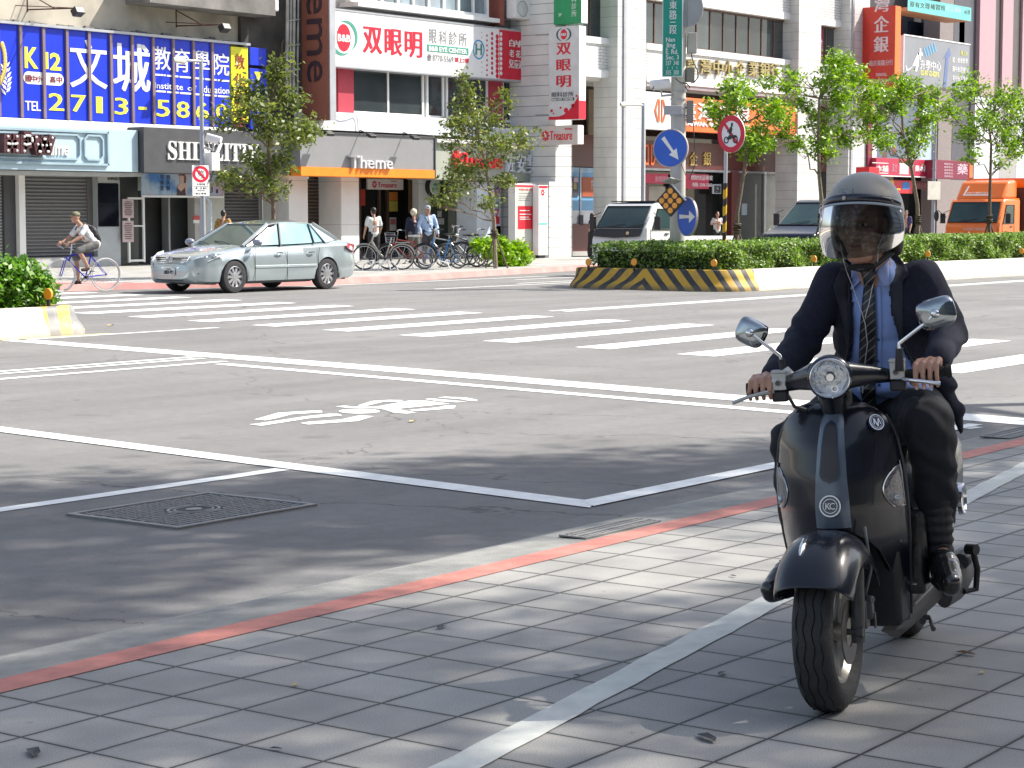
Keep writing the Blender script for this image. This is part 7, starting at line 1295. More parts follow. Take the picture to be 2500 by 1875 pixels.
def scooter_wheel(cx,r,w,front_):
 g=MB();prof=[(r*.63,-.34),(r*.70,-.44),(r*.80,-.50),(r*.90,-.47),(r*.965,-.36),(r*.99,-.22),(r,0),(r*.99,.22),(r*.965,.36),(r*.90,.47),(r*.80,.50),(r*.70,.44),(r*.63,.34)]
 n=96;vs=[];
 for k in range(n):
  a=2*math.pi*k/n
  for i,(q,y)in enumerate(prof):
   vs.append((cx+q*math.cos(a),y*w,r+q*math.sin(a)))
 fs=[(k*13+i,((k+1)%n)*13+i,((k+1)%n)*13+i+1,k*13+i+1)for k in range(n)for i in range(12)]
 g.add(vs,fs)
 for yy,ph in((-.30,0),(-.11,1.2),(.11,2.1),(.30,3.3)):
  q=r*(1.0 if abs(yy)<.2 else.976);pts=[(cx+(q)*math.cos(a),(yy+.035*math.sin(a*16+ph))*w,r+(q)*math.sin(a))for a in np.linspace(0,2*math.pi,128,endpoint=False)]
  g.tube(pts,.0019,4,mi=1,closed=True)
 if front_:stm(g)
 tw=B(g,'front_wheel' if front_ else 'rear_wheel',[mat('scooter_tyre',(.022,.022,.023),rough=.7,var=.35,scale=14,bump=.25,bscale=90),mat('tread_groove',(.004,.004,.004),rough=1)],smooth=40)
 g=MB();g.lathe([(r*.64,-.36*w),(r*.66,-.30*w),(r*.58,-.2*w),(r*.58,.2*w),(r*.66,.30*w),(r*.64,.36*w),(r*.61,.36*w),(r*.54,.2*w),(r*.54,-.2*w),(r*.61,-.36*w)],(cx,0,r),(0,1,0),64,closed=True)
 for k in range(5):
  a=2*math.pi*k/5+.9;c,s=math.cos(a),math.sin(a);g.tube([(cx+.03*c,.012,r+.03*s),(cx+r*.3*c,.016,r+r*.3*s),(cx+r*.57*c,.02,r+r*.57*s)],[.020,.014,.020],8,flat=.7)
 g.tube([(cx,-.045,r),(cx,.05,r)],.028,14)
 if front_:stm(g)
 o=B(g,'rim',mat('rim_champagne',(.42,.40,.36),rough=.35,metal=.6,var=.12,scale=20),tw)
 return tw
tw=scooter_wheel(0,WR,.122,True);scooter_wheel(-1.22,.235,.115,False)
g=MB();g.lathe([(.045,.062),(.098,.062),(.098,.067),(.045,.067)],(0,0,WR),(0,1,0),40,closed=True);B(stm(g),'brake_disc',mat('disc_steel',(.22,.21,.20),rough=.35,metal=.8),tw)
g=MB()
for s in(1,-1):g.tube([(-.015,s*.088,WR-.035),(-.02,s*.088,.30),(-.055,s*.086,.44)],[.021,.023,.021],14);g.tube([(-.055,s*.086,.44),(-.085,s*.05,.50)],.015,10)
g.tube([(0,-.09,WR),(0,.09,WR)],.010,8);g.tube([(0,.09,WR),(0,.108,WR)],.016,6);B(stm(g),'front_fork',mat('fork_grey',(.07,.07,.072),rough=.4,metal=.4,var=.2,scale=30))
g=MB();g.obox((-.075,.085,.285),(.05,.045,.085));g.obox((-.085,.108,.30),(.03,.03,.06));g.tube([(-.09,.10,.33),(-.075,.125,.33)],.012,8);g.obox((-.08,.128,.265),(.012,.006,.05));g.tube([(-.08,.10,.34),(-.09,.12,.42),(-.12,.10,.55)],.006,6);B(stm(g),'brake_caliper',P_gry,bevel=.004)
g=MB();rings=[]
for a in np.linspace(R(36),R(150),26):
 Rr_=.300+.012*math.sin((a-R(36))*1.3);wd=.126*(.82+.18*math.sin(min(1,(a-R(10))/R(45))*math.pi/2));dr=.085+.02*math.sin(a);ring_=[]
 for t_ in np.linspace(-1,1,17):y=wd*math.sin(t_*math.pi/2*.98);q=Rr_-dr*(1-math.cos(t_*math.pi/2))**1.25;ring_.append((q*math.cos(a),y,WR+q*math.sin(a)))
 rings.append(ring_)
g.loft(rings,caps=False,closed=False);o=B(stm(g),'front_mudguard',P_blk,smooth=60);sm=o.modifiers.new('thick','SOLIDIFY');sm.thickness=.004;sm.offset=-1;o.modifiers.new('sub','SUBSURF').render_levels=1
g=MB();pts=[]
for a in np.linspace(R(58),R(80),7):pts.append((.306*math.cos(a),-.035,WR+.306*math.sin(a)))
g.tube(pts,[.003,.009,.012,.012,.012,.009,.003],10,flat=.8);g.ell(pts[3],(.008,.010,.008));B(stm(g),'mudguard_crest',M_chrome,smooth=60)
Zk=[.20,.30,.40,.50,.60,.70,.80,.86,.90,.925]
def SF(y,z):
 w=float(np.interp(z,Zk,[.175,.185,.195,.203,.208,.205,.190,.170,.140,.09]));xc=float(np.interp(z,Zk,[-.26,-.22,-.17,-.135,-.118,-.125,-.150,-.178,-.21,-.24]));xe=float(np.interp(z,Zk,[-.45,-.42,-.385,-.355,-.33,-.315,-.30,-.29,-.28,-.275]))
 u=min(1.0,abs(y)/w);return xc+(xe-xc)*u**2.3
SW=lambda z:float(np.interp(z,Zk,[.175,.185,.195,.203,.208,.205,.190,.170,.140,.09]))
def grid(g,zs,lo,hi,off,n=14,mi=0):
 rows=[[(SF(y,z)+off,y,z)for y in np.linspace(lo(z),hi(z),n)]for z in zs];vs=[p for r_ in rows for p in r_];g.add(vs,[(i*n+j,i*n+j+1,(i+1)*n+j+1,(i+1)*n+j)for i in range(len(zs)-1)for j in range(n-1)],mi)
g=MB();arch=lambda z:float(np.interp(z,[.20,.30,.40,.46,.50,.525,.54],[.165,.158,.146,.128,.100,.060,.0]))
for s_ in(-1,1):
 rows=[]
 for z in np.concatenate([np.linspace(.20,.46,9),np.linspace(.475,.56,12),np.linspace(.58,.925,20)]):ys=np.linspace(arch(z),SW(z),18);rows.append([(SF(y,z),s_*y*(1.07 if s_<0 else.94),z)for y in ys])
 g.add([p for r_ in rows for p in r_],[(i*18+j,i*18+j+1,(i+1)*18+j+1,(i+1)*18+j)for i in range(len(rows)-1)for j in range(17)])
o=B(g,'front_shield',P_blk,smooth=60);o.modifiers.new('weld','WELD').merge_threshold=.0005;sm=o.modifiers.new('thick','SOLIDIFY');sm.thickness=.022;sm.offset=-1;bv=o.modifiers.new('bev','BEVEL');bv.width=.004;bv.segments=2;bv.limit_method='ANGLE';bv.angle_limit=R(50)
g=MB();
for s in(-1,1):g.tube([(SF(SW(z),z)-.008,s*(SW(z)+.001)*(1.07 if s<0 else.94),z)for z in np.linspace(.22,.88,18)],.006,6)
B(g,'shield_edge_trim',mat('edge_trim',(.05,.055,.06),rough=.3,metal=.5),smooth=60)
g=MB();hw=lambda z:float(np.interp(z,[.545,.62,.70,.80,.88,.905,.912],[.056,.055,.050,.043,.036,.024,.004]));rows=[]
for z in np.linspace(.545,.912,30):
 w=hw(z);rows.append([(SF(y,z)+.012*(1-(abs(y)/w)**4)+.0005,y,z)for y in np.linspace(-w,w,13)])
vs=[p for r_ in rows for p in r_];g.add(vs,[(i*13+j,i*13+j+1,(i+1)*13+j+1,(i+1)*13+j)for i in range(29)for j in range(12)]);B(g,'centre_panel',P_sat,smooth=60)
g=MB()
def tear(g,z0,z1,wmax,off,rim=None):
 rows=[];n=22
 for k in range(n+1):
  z=z0+(z1-z0)*k/n;f_=k/n;w=wmax*math.sqrt(max(0,1-(1-min(1,f_/.18))**2))*(1-.45*f_)*math.sqrt(max(0.0,1-max(0,(f_-.82)/.18)**2));w=max(w,.0005);rows.append([(SF(y,z)+off,y,z)for y in np.linspace(-w,w,7)])
 vs=[p for r_ in rows for p in r_];g.add(vs,[(i*7+j,i*7+j+1,(i+1)*7+j+1,(i+1)*7+j)for i in range(n)for j in range(6)])
tear(g,.687,.878,.036,.0155);B(g,'dark_rim',mat('rim_dark',(.02,.03,.045),rough=.3),smooth=60);g=MB();tear(g,.696,.868,.028,.0175);B(g,'dark_insert',mat('insert_brown',(.030,.026,.026),rough=.45),smooth=60)
def badge(c,r_,name,ch,tilt,m_ring,big=True):
 x,y,z=c;nrm=Vector((1,-(SF(y+.01,z)-SF(y-.01,z))/.02,-(SF(y,z+.01)-SF(y,z-.01))/.02)).normalized();U=Vector((0,0,1)).cross(nrm).normalized();V_=nrm.cross(U);f_=lambda u,v,w:Vector(c)+U*u+V_*v+nrm*w
 g=MB();disc(g,f_,r_,-.006,.003,36);o=B(g,name,mat('badge_navy',(.008,.02,.06),rough=.3,coat=1));g=MB();ring(g,f_,r_*.88,r_,.003,.005,40);ring(g,f_,r_*(.62 if not big else.70),r_*(.68 if not big else.74),.003,.005,40)
 if big:g.prism([(u*r_,v*r_)for u,v in((-.52,-.30),(-.38,.46),(-.24,.46),(.0,-.28),(.24,.46),(.38,.46),(.52,-.30),(.38,-.30),(.31,.15),(.07,-.56),(-.07,-.56),(-.31,.15),(-.38,-.30))],f_,.003,.006)
 else:g.text('K',f_,(-.42*r_,.05*r_,-.30*r_,.30*r_),.006,.0);g.text('C',f_,(-.05*r_,.46*r_,-.30*r_,.30*r_),.0065,.0)
 for k in range(18 if not big else 30):a=2*math.pi*k/(18 if not big else 30);q=r_*(.78 if not big else.81);g.prism([(q*math.cos(a+d)+e,q*math.sin(a+d))for d,e in((-.05,0),(.05,0),(.05,r_*.03))],f_,.003,.005)
 B(g,'emblem',m_ring,o,smooth=None)
yb=.128;badge((SF(yb,.862)+.004,yb,.862),.0265,'round_badge','M',0,mat('badge_silver',(.55,.60,.66),rough=.25,metal=.7),True)
badge((SF(0,.617)+.016,.0,.617),.034,'lower_badge','K',0,mat('badge_silver',(.55,.6,.66)),False)
for s in(-1,1):
 g=MB();rows=[]
 for z in np.linspace(.592,.735,16):
  f_=(z-.592)/.143;yo=SW(z)-.004;yi=yo-.050*math.sin(math.pi*min(1,.12+f_*.95))**.7;rows.append([(SF(y,z)+.004+.008*math.sin(math.pi*k/7),s*y*(1.07 if s<0 else.94),z)for k,y in enumerate(np.linspace(yi,yo,8))])
 vs=[p for r_ in rows for p in r_];g.add(vs,[(i*8+j,i*8+j+1,(i+1)*8+j+1,(i+1)*8+j)for i in range(15)for j in range(7)]);o=B(g,'indicator',mat('indicator_lens',(.10,.095,.11),rough=.12,var=.7,scale=90,coat=1,bump=.5,bscale=140),smooth=60)
 g=MB();g.tube([Vector(r_[-1])+Vector((.003,0,0))for r_ in rows]+[Vector(r_[0])for r_ in rows[::-1]],.0018,5,closed=True);B(g,'lens_rim',M_chrome,o);g=MB();c=Vector(rows[3][4]);g.ell(c+Vector((.004,0,0)),(.006,.010,.012),nu=12,nv=8);B(g,'bulb',mat('indicator_bulb',(.4,.45,.5),rough=.1,metal=.5),o)
g=MB();g.box(-.46,-.30,-.165,.165,.20,.60);g.box(-.42,-.30,-.12,.12,.60,.88);g.tube([(-.17,0,.58),(-.25,0,.80),(-.27,0,.98)],.05,12);B(g,'inner_fairing',P_mat,bevel=.02)
g=MB();g.box(-.85,-.42,-.165,.165,.235,.275);B(g,'floorboard',P_mat,bevel=.015)
g=MB();sec=[]
for x,w,z0,z1 in((-.74,.12,.26,.60),(-.80,.155,.24,.72),(-.92,.19,.30,.77),(-1.05,.215,.36,.78),(-1.22,.228,.42,.775),(-1.40,.20,.50,.76),(-1.54,.13,.58,.73),(-1.60,.05,.64,.70)):
 zc,zh=(z0+z1)/2,(z1-z0)/2;sec.append([(x,w*math.copysign(abs(math.cos(a))**.75,math.cos(a)),zc+zh*math.copysign(abs(math.sin(a))**.85,math.sin(a)))for a in np.linspace(0,2*math.pi,28,endpoint=False)])
g.loft(sec);B(g,'rear_body',P_blk,smooth=60)
g=MB();sec=[]
for x,w,z0,z1 in((-.66,.07,.765,.80),(-.72,.12,.755,.815),(-.95,.145,.755,.815),(-1.15,.15,.76,.835),(-1.35,.12,.765,.835),(-1.45,.06,.775,.815)):zc,zh=(z0+z1)/2,(z1-z0)/2;sec.append([(x,w*math.cos(a),zc+zh*math.sin(a))for a in np.linspace(0,2*math.pi,20,endpoint=False)])
g.loft(sec);B(g,'seat',mat('seat_vinyl',(.02,.02,.02),rough=.5,bump=.2),smooth=60)
g=MB();g.lathe([(0,.232),(.045,.232),(.05,.238),(.056,.236),(.058,.22)],(-1.16,0,.50),(0,1,0),24);B(g,'side_badge',M_chrome)
g=MB();g.add([(-.50,.10,.15),(-.50,.17,.235),(-.86,.20,.27),(-.86,.20,.20),(-.62,.13,.14),(-.50,.05,.15),(-.50,.12,.235),(-.86,.15,.27),(-.86,.15,.17),(-.62,.08,.10)],[(0,1,2,3,4),(9,8,7,6,5),(0,5,6,1),(1,6,7,2),(2,7,8,3),(3,8,9,4),(4,9,5,0)]);B(g,'under_cover',mat('under_grey',(.13,.13,.125),rough=.5),bevel=.006)
g=MB();g.tube([(-.86,.20,.22),(-1.02,.215,.245),(-1.22,.215,.25)],[.06,.085,.07],18,flat=.55);g.tube([(-1.0,.24,.30),(-1.05,.25,.31)],.03,10);B(g,'transmission_cover',P_gry,smooth=50)
g=MB();g.tube([(-.98,.25,.20),(-1.02,.285,.20),(-1.03,.292,.27),(-1.0,.285,.335)],.011,8);g.tube([(-1.0,.265,.345),(-.98,.300,.345)],.019,14);B(g,'kick_starter',P_mat)
g=MB();g.tube([(-.75,-.05,.17),(-.80,.16,.14),(-.70,.19,.12)],.009,8);g.tube([(-.95,.12,.18),(-.78,.14,.13)],.012,8);B(g,'side_stand',P_gry)
g=MB();g.tube([(-.95,-.18,.26),(-1.3,-.20,.30),(-1.5,-.20,.36)],[.05,.06,.055],14);B(g,'silencer',P_gry,smooth=50)
BA,BB=Vector((-.255,-.287,.977)),Vector((-.335,.352,1.010));bax=(BB-BA).normalized()
def bp(y):return BA.lerp(BB,(y-BA.y)/(BB.y-BA.y))
HC=lx(2026,923,-.115);fw_=(Matrix.Rotation(R(8),3,'Z')@Vector((1,.06,-.04))).normalized()
g=MB();back=HC-fw_*.10
g.lathe([(.001,-.135),(.035,-.125),(.058,-.10),(.068,-.06),(.071,-.02),(.069,0.0),(.062,.006),(.059,.002)],HC,fw_,40);B(g,'headlight_housing',P_blk,smooth=60)
g=MB();g.lathe([(.060,.001),(.0625,.006),(.060,.008),(.057,.003)],HC,fw_,40,closed=True);B(g,'headlight_rim',M_chrome,smooth=60)
g=MB();g.lathe([(.058,.002),(.050,.010),(.035,.016),(.018,.019),(.0005,.020)],HC,fw_,40);lm_=mat('clear_lens',(.75,.8,.85),rough=.04,alpha=.13,spec=1,coat=1,var=.02);ol=B(g,'headlight_lens',lm_,smooth=60)
g=MB();g.lathe([(.057,.0),(.048,-.022),(.030,-.042),(.012,-.05)],HC,fw_,40);B(g,'reflector_bowl',mat('reflector',(.92,.93,.94),rough=.14,metal=1,var=.05,scale=60,bump=.5,bscale=26),ol,smooth=60)
q=Vector((0,0,1)).rotation_difference(fw_);g=MB();g.tube([HC-fw_*.045,HC-fw_*.012],.012,12);c2=HC+q@Vector((-.012,.02,0))*1;c2=HC+fw_*.004+Vector((0,.014,-.033));g.lathe([(.0105,0),(.0105,.006),(.008,.006),(.008,0)],c2,fw_,20,closed=True);B(g,'pilot_lamp',M_chrome,ol,smooth=60)
g=MB()
for s,ya in((-1,-.175),(1,.175)):
 e=bp(ya);c0=HC-fw_*.07+Vector((0,s*.045,.0));m_=c0.lerp(e,.55)+Vector((0,0,.004));g.tube([c0,m_,e],[.046,.030,.019],16,flat=.8)
g.tube([HC-fw_*.08+Vector((0,0,-.03)),Vector((-.235,0,.90))],[.05,.04],14);B(g,'handlebar_cowl',P_blk,smooth=60)
g=MB()
for s,ya in((-1,-.10),(1,.12)):e=bp(ya);g.tube([e+Vector((.035,-s*.03,.004)),e+Vector((.028,s*.03,.006))],.008,8,flat=.5)
B(g,'cowl_trim',mat('navy_gloss',(.03,.04,.07),rough=.15,coat=1))
for s,a,b_ in((-1,-.185,-.284),(1,.195,.349)):g=MB();g.tube([bp(a),bp(b_)],.0165,14);g.tube([bp(b_-s*.012),bp(b_+s*.004)],.0215,14);B(g,'grip',mat('grip_rubber',(.015,.015,.015),rough=.8,bump=.5,bscale=200))
for s,yc_ in((-1,-.178),(1,.190)):
 c=bp(yc_)+Vector((.012,0,.018));rot=Matrix.Rotation(math.atan2(-bax.x,bax.y),3,'Z');g=MB();g.obox(c,(.050,.046,.055),rot);g.obox(c+Vector((0,0,.031)),(.054,.050,.010),rot);g.tube([c+Vector((.024,0,-.004)),c+Vector((.029,0,-.004))],.011,14);o=B(g,'brake_reservoir',P_sil,bevel=.006)
 g=MB();g.tube([c+Vector((.026,.0,-.004)),c+Vector((.031,0,-.004))],.008,12);B(g,'sight_glass',mat('sight_dark',(.04,.045,.04),rough=.2),o);g=MB();g.obox(c+Vector((0,0,-.048)),(.045,.05,.034),rot);B(g,'switch_block',P_mat,bevel=.006)
 g=MB();c2=c+Vector((.022,s*.018,-.030));
 if s<0:pts=[c2,c2+Vector((.030,-.03,-.004)),c2+Vector((.045,-.07,-.012)),c2+Vector((.035,-.125,-.03))];rr_=[.009,.007,.0055,.0065]
 else:pts=[c2,c2+Vector((.020,.03,.0)),c2+Vector((.026,.075,-.006)),c2+Vector((.015,.12,-.015))];rr_=[.008,.006,.0055,.008]
 g.tube(pts,rr_,10,flat=.8);B(g,'brake_lever',M_chrome if s>0 else P_sil,smooth=60)
g=MB();c=bp(-.15);g.tube([c+Vector((.03,-.0,-.03)),c+Vector((.035,.02,-.065)),c+Vector((.02,.07,-.085)),c+Vector((-.03,.13,-.09))],[.006,.006,.009,.006],8);B(g,'brake_hose',P_mat,smooth=60)
g=MB();g.tube([bp(-.20)+Vector((.03,0,.018)),bp(-.15)+Vector((.01,0,.045)),bp(-.135)+Vector((-.01,0,.02))],[.012,.018,.012],10);B(g,'master_cylinder',mat('cast_white',(.55,.55,.52),rough=.4))
M_mir=mat('smoked_chrome',(.30,.33,.35),rough=.10,metal=1,var=.25,scale=14)
for s,base_px,el_px,hd_px,hc_px,w_,h_,tl in((-1,(1917,905),(1904,868),(1852,829),(1833,812),.101,.088,-28),(1,(2195,890),(2195,838),(2260,788),(2285,765),.122,.096,14)):
 p0,p1,p2,pc=lx(*base_px,-.27),lx(*el_px,-.265),lx(*hd_px,-.255),lx(*hc_px,-.26);g=MB();g.tube([p0+Vector((0,0,-.02)),p0.lerp(p1,.75)],[.014,.011],10);B(g,'mirror_boot',P_mat,smooth=50)
 g=MB();g.tube([p0.lerp(p1,.7),p1,p2,pc+Vector((.012,0,0))],.0058,10);g.ell(pc+Vector((.012,0,0)),(.012,.015,.014));B(g,'mirror_stem',M_chrome,smooth=60)
 vd=(MI_S@(CAM0-O_S-M_S@pc)).normalized();nrm=(Vector((1,0,0))*.6+vd*.4).normalized();U=Vector((0,0,1)).cross(nrm).normalized();V_=nrm.cross(U);ca,sa=math.cos(R(tl)),math.sin(R(tl));U2,V2=U*ca+V_*sa,V_*ca-U*sa;rings=[]
 for k in range(7):
  f_=math.cos(k/6*math.pi/2);d=.002-.002+.024*math.sin(k/6*math.pi/2);e_=[]
  for a in np.linspace(0,2*math.pi,32,endpoint=False):c_,s_=math.cos(a),math.sin(a);tap=1-.14*(s_<0)*abs(s_);e_.append(pc+U2*(w_/2*math.copysign(abs(c_)**.5,c_)*f_**.5*tap)+V2*(h_/2*math.copysign(abs(s_)**.5,s_)*f_**.5)+nrm*(d-.012))
  rings.append(e_)
 g=MB();g.loft(rings);B(g,'mirror_head',M_mir,smooth=60)
g=MB()
for y0 in(-.03,.03):g.tube([Vector((-.22,y0,.96)),Vector((-.20,y0*.8,.93)),Vector((-.20,y0*.4,.905))],.007,6)
B(g,'cables',P_mat)
bag=sroot('leather_bag','black leather briefcase hanging behind the scooter\'s front shield beside the rider\'s left shin','bag')
bc=lx(2232,1345,-.47);g=MB();g.obox((-.47,.185,bc.z),(.10,.075,.27));g.obox((-.44,.19,bc.z+.06),(.03,.085,.16));g.build('body',mat('black_leather',(.018,.017,.016),rough=.35,bump=.35,bscale=30,coat=.2),bag,bevel=.018,bseg=3,smooth=40,world=False)
g=MB();g.tube([(-.47,.12,bc.z+.12),(-.47,.13,bc.z+.19),(-.46,.16,bc.z+.20),(-.46,.185,bc.z+.12)],.007,8);g.build('handle',mat('black_leather',(.018,.017,.016)),bag,world=False)
g=MB();[g.lathe([(.010,-.002),(.014,0),(.010,.002)],(-.44,.19+k*.008,bc.z+.10-k*.022),(.3,1,k-1),14,closed=True)for k in range(3)];g.tube([(-.42,.145,bc.z-.10),(-.42,.195,bc.z-.10)],.004,6);g.build('clasp',M_chrome,bag,world=False)
from mathutils import noise as mnoise
from mathutils.bvhtree import BVHTree
def cap(g,p0,r0,p1,r1,n=14,flat=1.0,up=None):
 0
 p0,p1=Vector(p0),Vector(p1);d=(p1-p0);L_=d.length or 1e-6;d/=L_;a=Vector(up)if up else(Vector((0,0,1))if abs(d.z)<.9 else Vector((1,0,0)));N=(a-d*a.dot(d)).normalized();Bv=d.cross(N);prof=[(math.sin(t)*r0,-math.cos(t)*r0)for t in np.linspace(.05,math.pi/2,5)]+[(math.cos(t)*r1,L_+math.sin(t)*r1)for t in np.linspace(0,math.pi/2-.05,5)]
 rings=[[p0+d*h+N*(q*math.cos(a_))+Bv*(q*math.sin(a_)*flat)for a_ in np.linspace(0,2*math.pi,n,endpoint=False)]for q,h in prof];g.loft(rings)
def chain(g,pts,rs,flat=1.0,up=None):
 for i in range(len(pts)-1):cap(g,pts[i],rs[i],pts[i+1],rs[i+1],flat=flat,up=up)
def blob(name,g,m,parent,vox=.012,sm=4,fold=None,cut=None,thick=0,keep=True):
 0
 o=g.build(name,m,parent,world=False,recalc=True);rm=o.modifiers.new('r','REMESH');rm.mode='VOXEL';rm.voxel_size=vox;rm.use_smooth_shade=True
 if sm:s=o.modifiers.new('s','SMOOTH');s.factor=.5;s.iterations=sm
 dg=bpy.context.evaluated_depsgraph_get();me=bpy.data.meshes.new_from_object(o.evaluated_get(dg));old=o.data;o.modifiers.clear();o.data=me;bpy.data.meshes.remove(old)
 if not me.materials:
  for q in(m if isinstance(m,(list,tuple))else[m]):me.materials.append(q)
 n=len(me.vertices);
 if fold:
  co=np.zeros(n*3);me.vertices.foreach_get('co',co);co=co.reshape(-1,3);no=np.zeros(n*3);me.vertices.foreach_get('normal',no);no=no.reshape(-1,3)
  d=np.array([fold(Vector(p))for p in co]);me.vertices.foreach_set('co',(co+no*d[:,None]).ravel())
 if cut:
  import bmesh
  b=bmesh.new();b.from_mesh(me);fs=[f for f in b.faces if cut(f.calc_center_median(),f.normal)];bmesh.ops.delete(b,geom=fs,context='FACES');b.to_mesh(me);b.free()
 me.polygons.foreach_set('use_smooth',[True]*len(me.polygons));me.update()
 if thick:s=o.modifiers.new('t','SOLIDIFY');s.thickness=thick;s.offset=-1
 return o
def fold_fn(sc,amp,seed=0.0,an=(1,1,1)):return lambda p:amp*(mnoise.noise(Vector((p.x*an[0]*sc+seed,p.y*an[1]*sc,p.z*an[2]*sc)))+.5*mnoise.noise(Vector((p.x*an[0]*sc*2.3,p.y*sc*2.3+seed,p.z*an[2]*sc*2.3))))
SKIN=mat('skin',(.42,.235,.165),rough=.5,var=.08,scale=40,spec=.4);HAIR=mat('black_hair',(.012,.011,.010),rough=.5,var=.3,scale=60)
def head(g,c,s=1.0,yaw=0.0,pitch=0.0):
 0
 Rm=Matrix.Rotation(yaw,3,'Z')@Matrix.Rotation(pitch,3,'Y');c=Vector(c);P_=lambda x,y,z:c+Rm@Vector((x*s,y*s,z*s));e=lambda p,r:g.ell(P_(*p),[q*s for q in r],Rm,18,12)
 e((-.01,0,.025),(.092,.073,.095));e((.018,0,-.035),(.068,.058,.075));cap(g,P_(.045,-.02,-.092),.022*s,P_(.045,.02,-.092),.022*s);cap(g,P_(.05,0,-.075),.028*s,P_(.02,0,-.07),.045*s)
 cap(g,P_(.078,0,.012),.009*s,P_(.098,0,-.024),.013*s);e((.088,-.012,-.028),(.010,.008,.007));e((.088,.012,-.028),(.010,.008,.007));cap(g,P_(.074,-.032,.030),.011*s,P_(.078,.032,.030),.011*s)
 cap(g,P_(.074,-.019,-.055),.0085*s,P_(.077,.019,-.055),.0085*s);cap(g,P_(.072,-.016,-.066),.0095*s,P_(.074,.016,-.066),.0095*s);e((.055,-.036,-.02),(.03,.024,.024));e((.055,.036,-.02),(.03,.024,.024))
 for q in(-1,1):e((-.008,q*.075,-.005),(.018,.009,.030))
 return P_,Rm
def face_parts(P_,parent,s=1.0):
 g=MB();[g.ell(P_(.077,q*.031,.008),(.009*s,.012*s,.0062*s),nu=12,nv=8)for q in(-1,1)];g.build('eye',mat('eye_white',(.55,.52,.5),rough=.2),parent,smooth=60,world=False)
 g=MB();[g.ell(P_(.086,q*.031,.008),(.003*s,.006*s,.006*s),nu=10,nv=6)for q in(-1,1)];g.build('pupil',mat('pupil',(.01,.008,.006),rough=.1),parent,smooth=60,world=False)
 g=MB();[cap(g,P_(.083,q*.018,.028),.0028*s,P_(.076,q*.044,.029),.0022*s)for q in(-1,1)];g.build('eyebrow',HAIR,parent,smooth=60,world=False)
 g=MB();g.tube([P_(.084,y,-.060+.002*abs(y)/.02)for y in(-.019,-.008,0,.008,.019)],[.002,.0035,.004,.0035,.002],8);g.build('mouth',mat('lip',(.30,.10,.085),rough=.45),parent,smooth=60,world=False)
def simple_hand(g,w,d,s=1.0):
 0
 w,d=Vector(w),Vector(d).normalized();sd=d.cross(Vector((0,1,0))if abs(d.y)<.8 else Vector((1,0,0))).normalized();k=d.cross(sd);cap(g,w,.024*s,w+d*.07*s,.036*s,flat=.5,up=sd)
 for i in range(4):a=w+d*.075*s+sd*(.027-.018*i)*s;b=a+d*(.035-.004*abs(i-1))*s+k*.006;chain(g,[a,b,b+d*.028*s+k*.014],[.009*s,.0085*s,.0075*s])
 a=w+d*.02*s+sd*.03*s;chain(g,[a,a+d*.035*s+sd*.018*s,a+d*.06*s+sd*.014*s+k*.008],[.011*s,.010*s,.009*s])
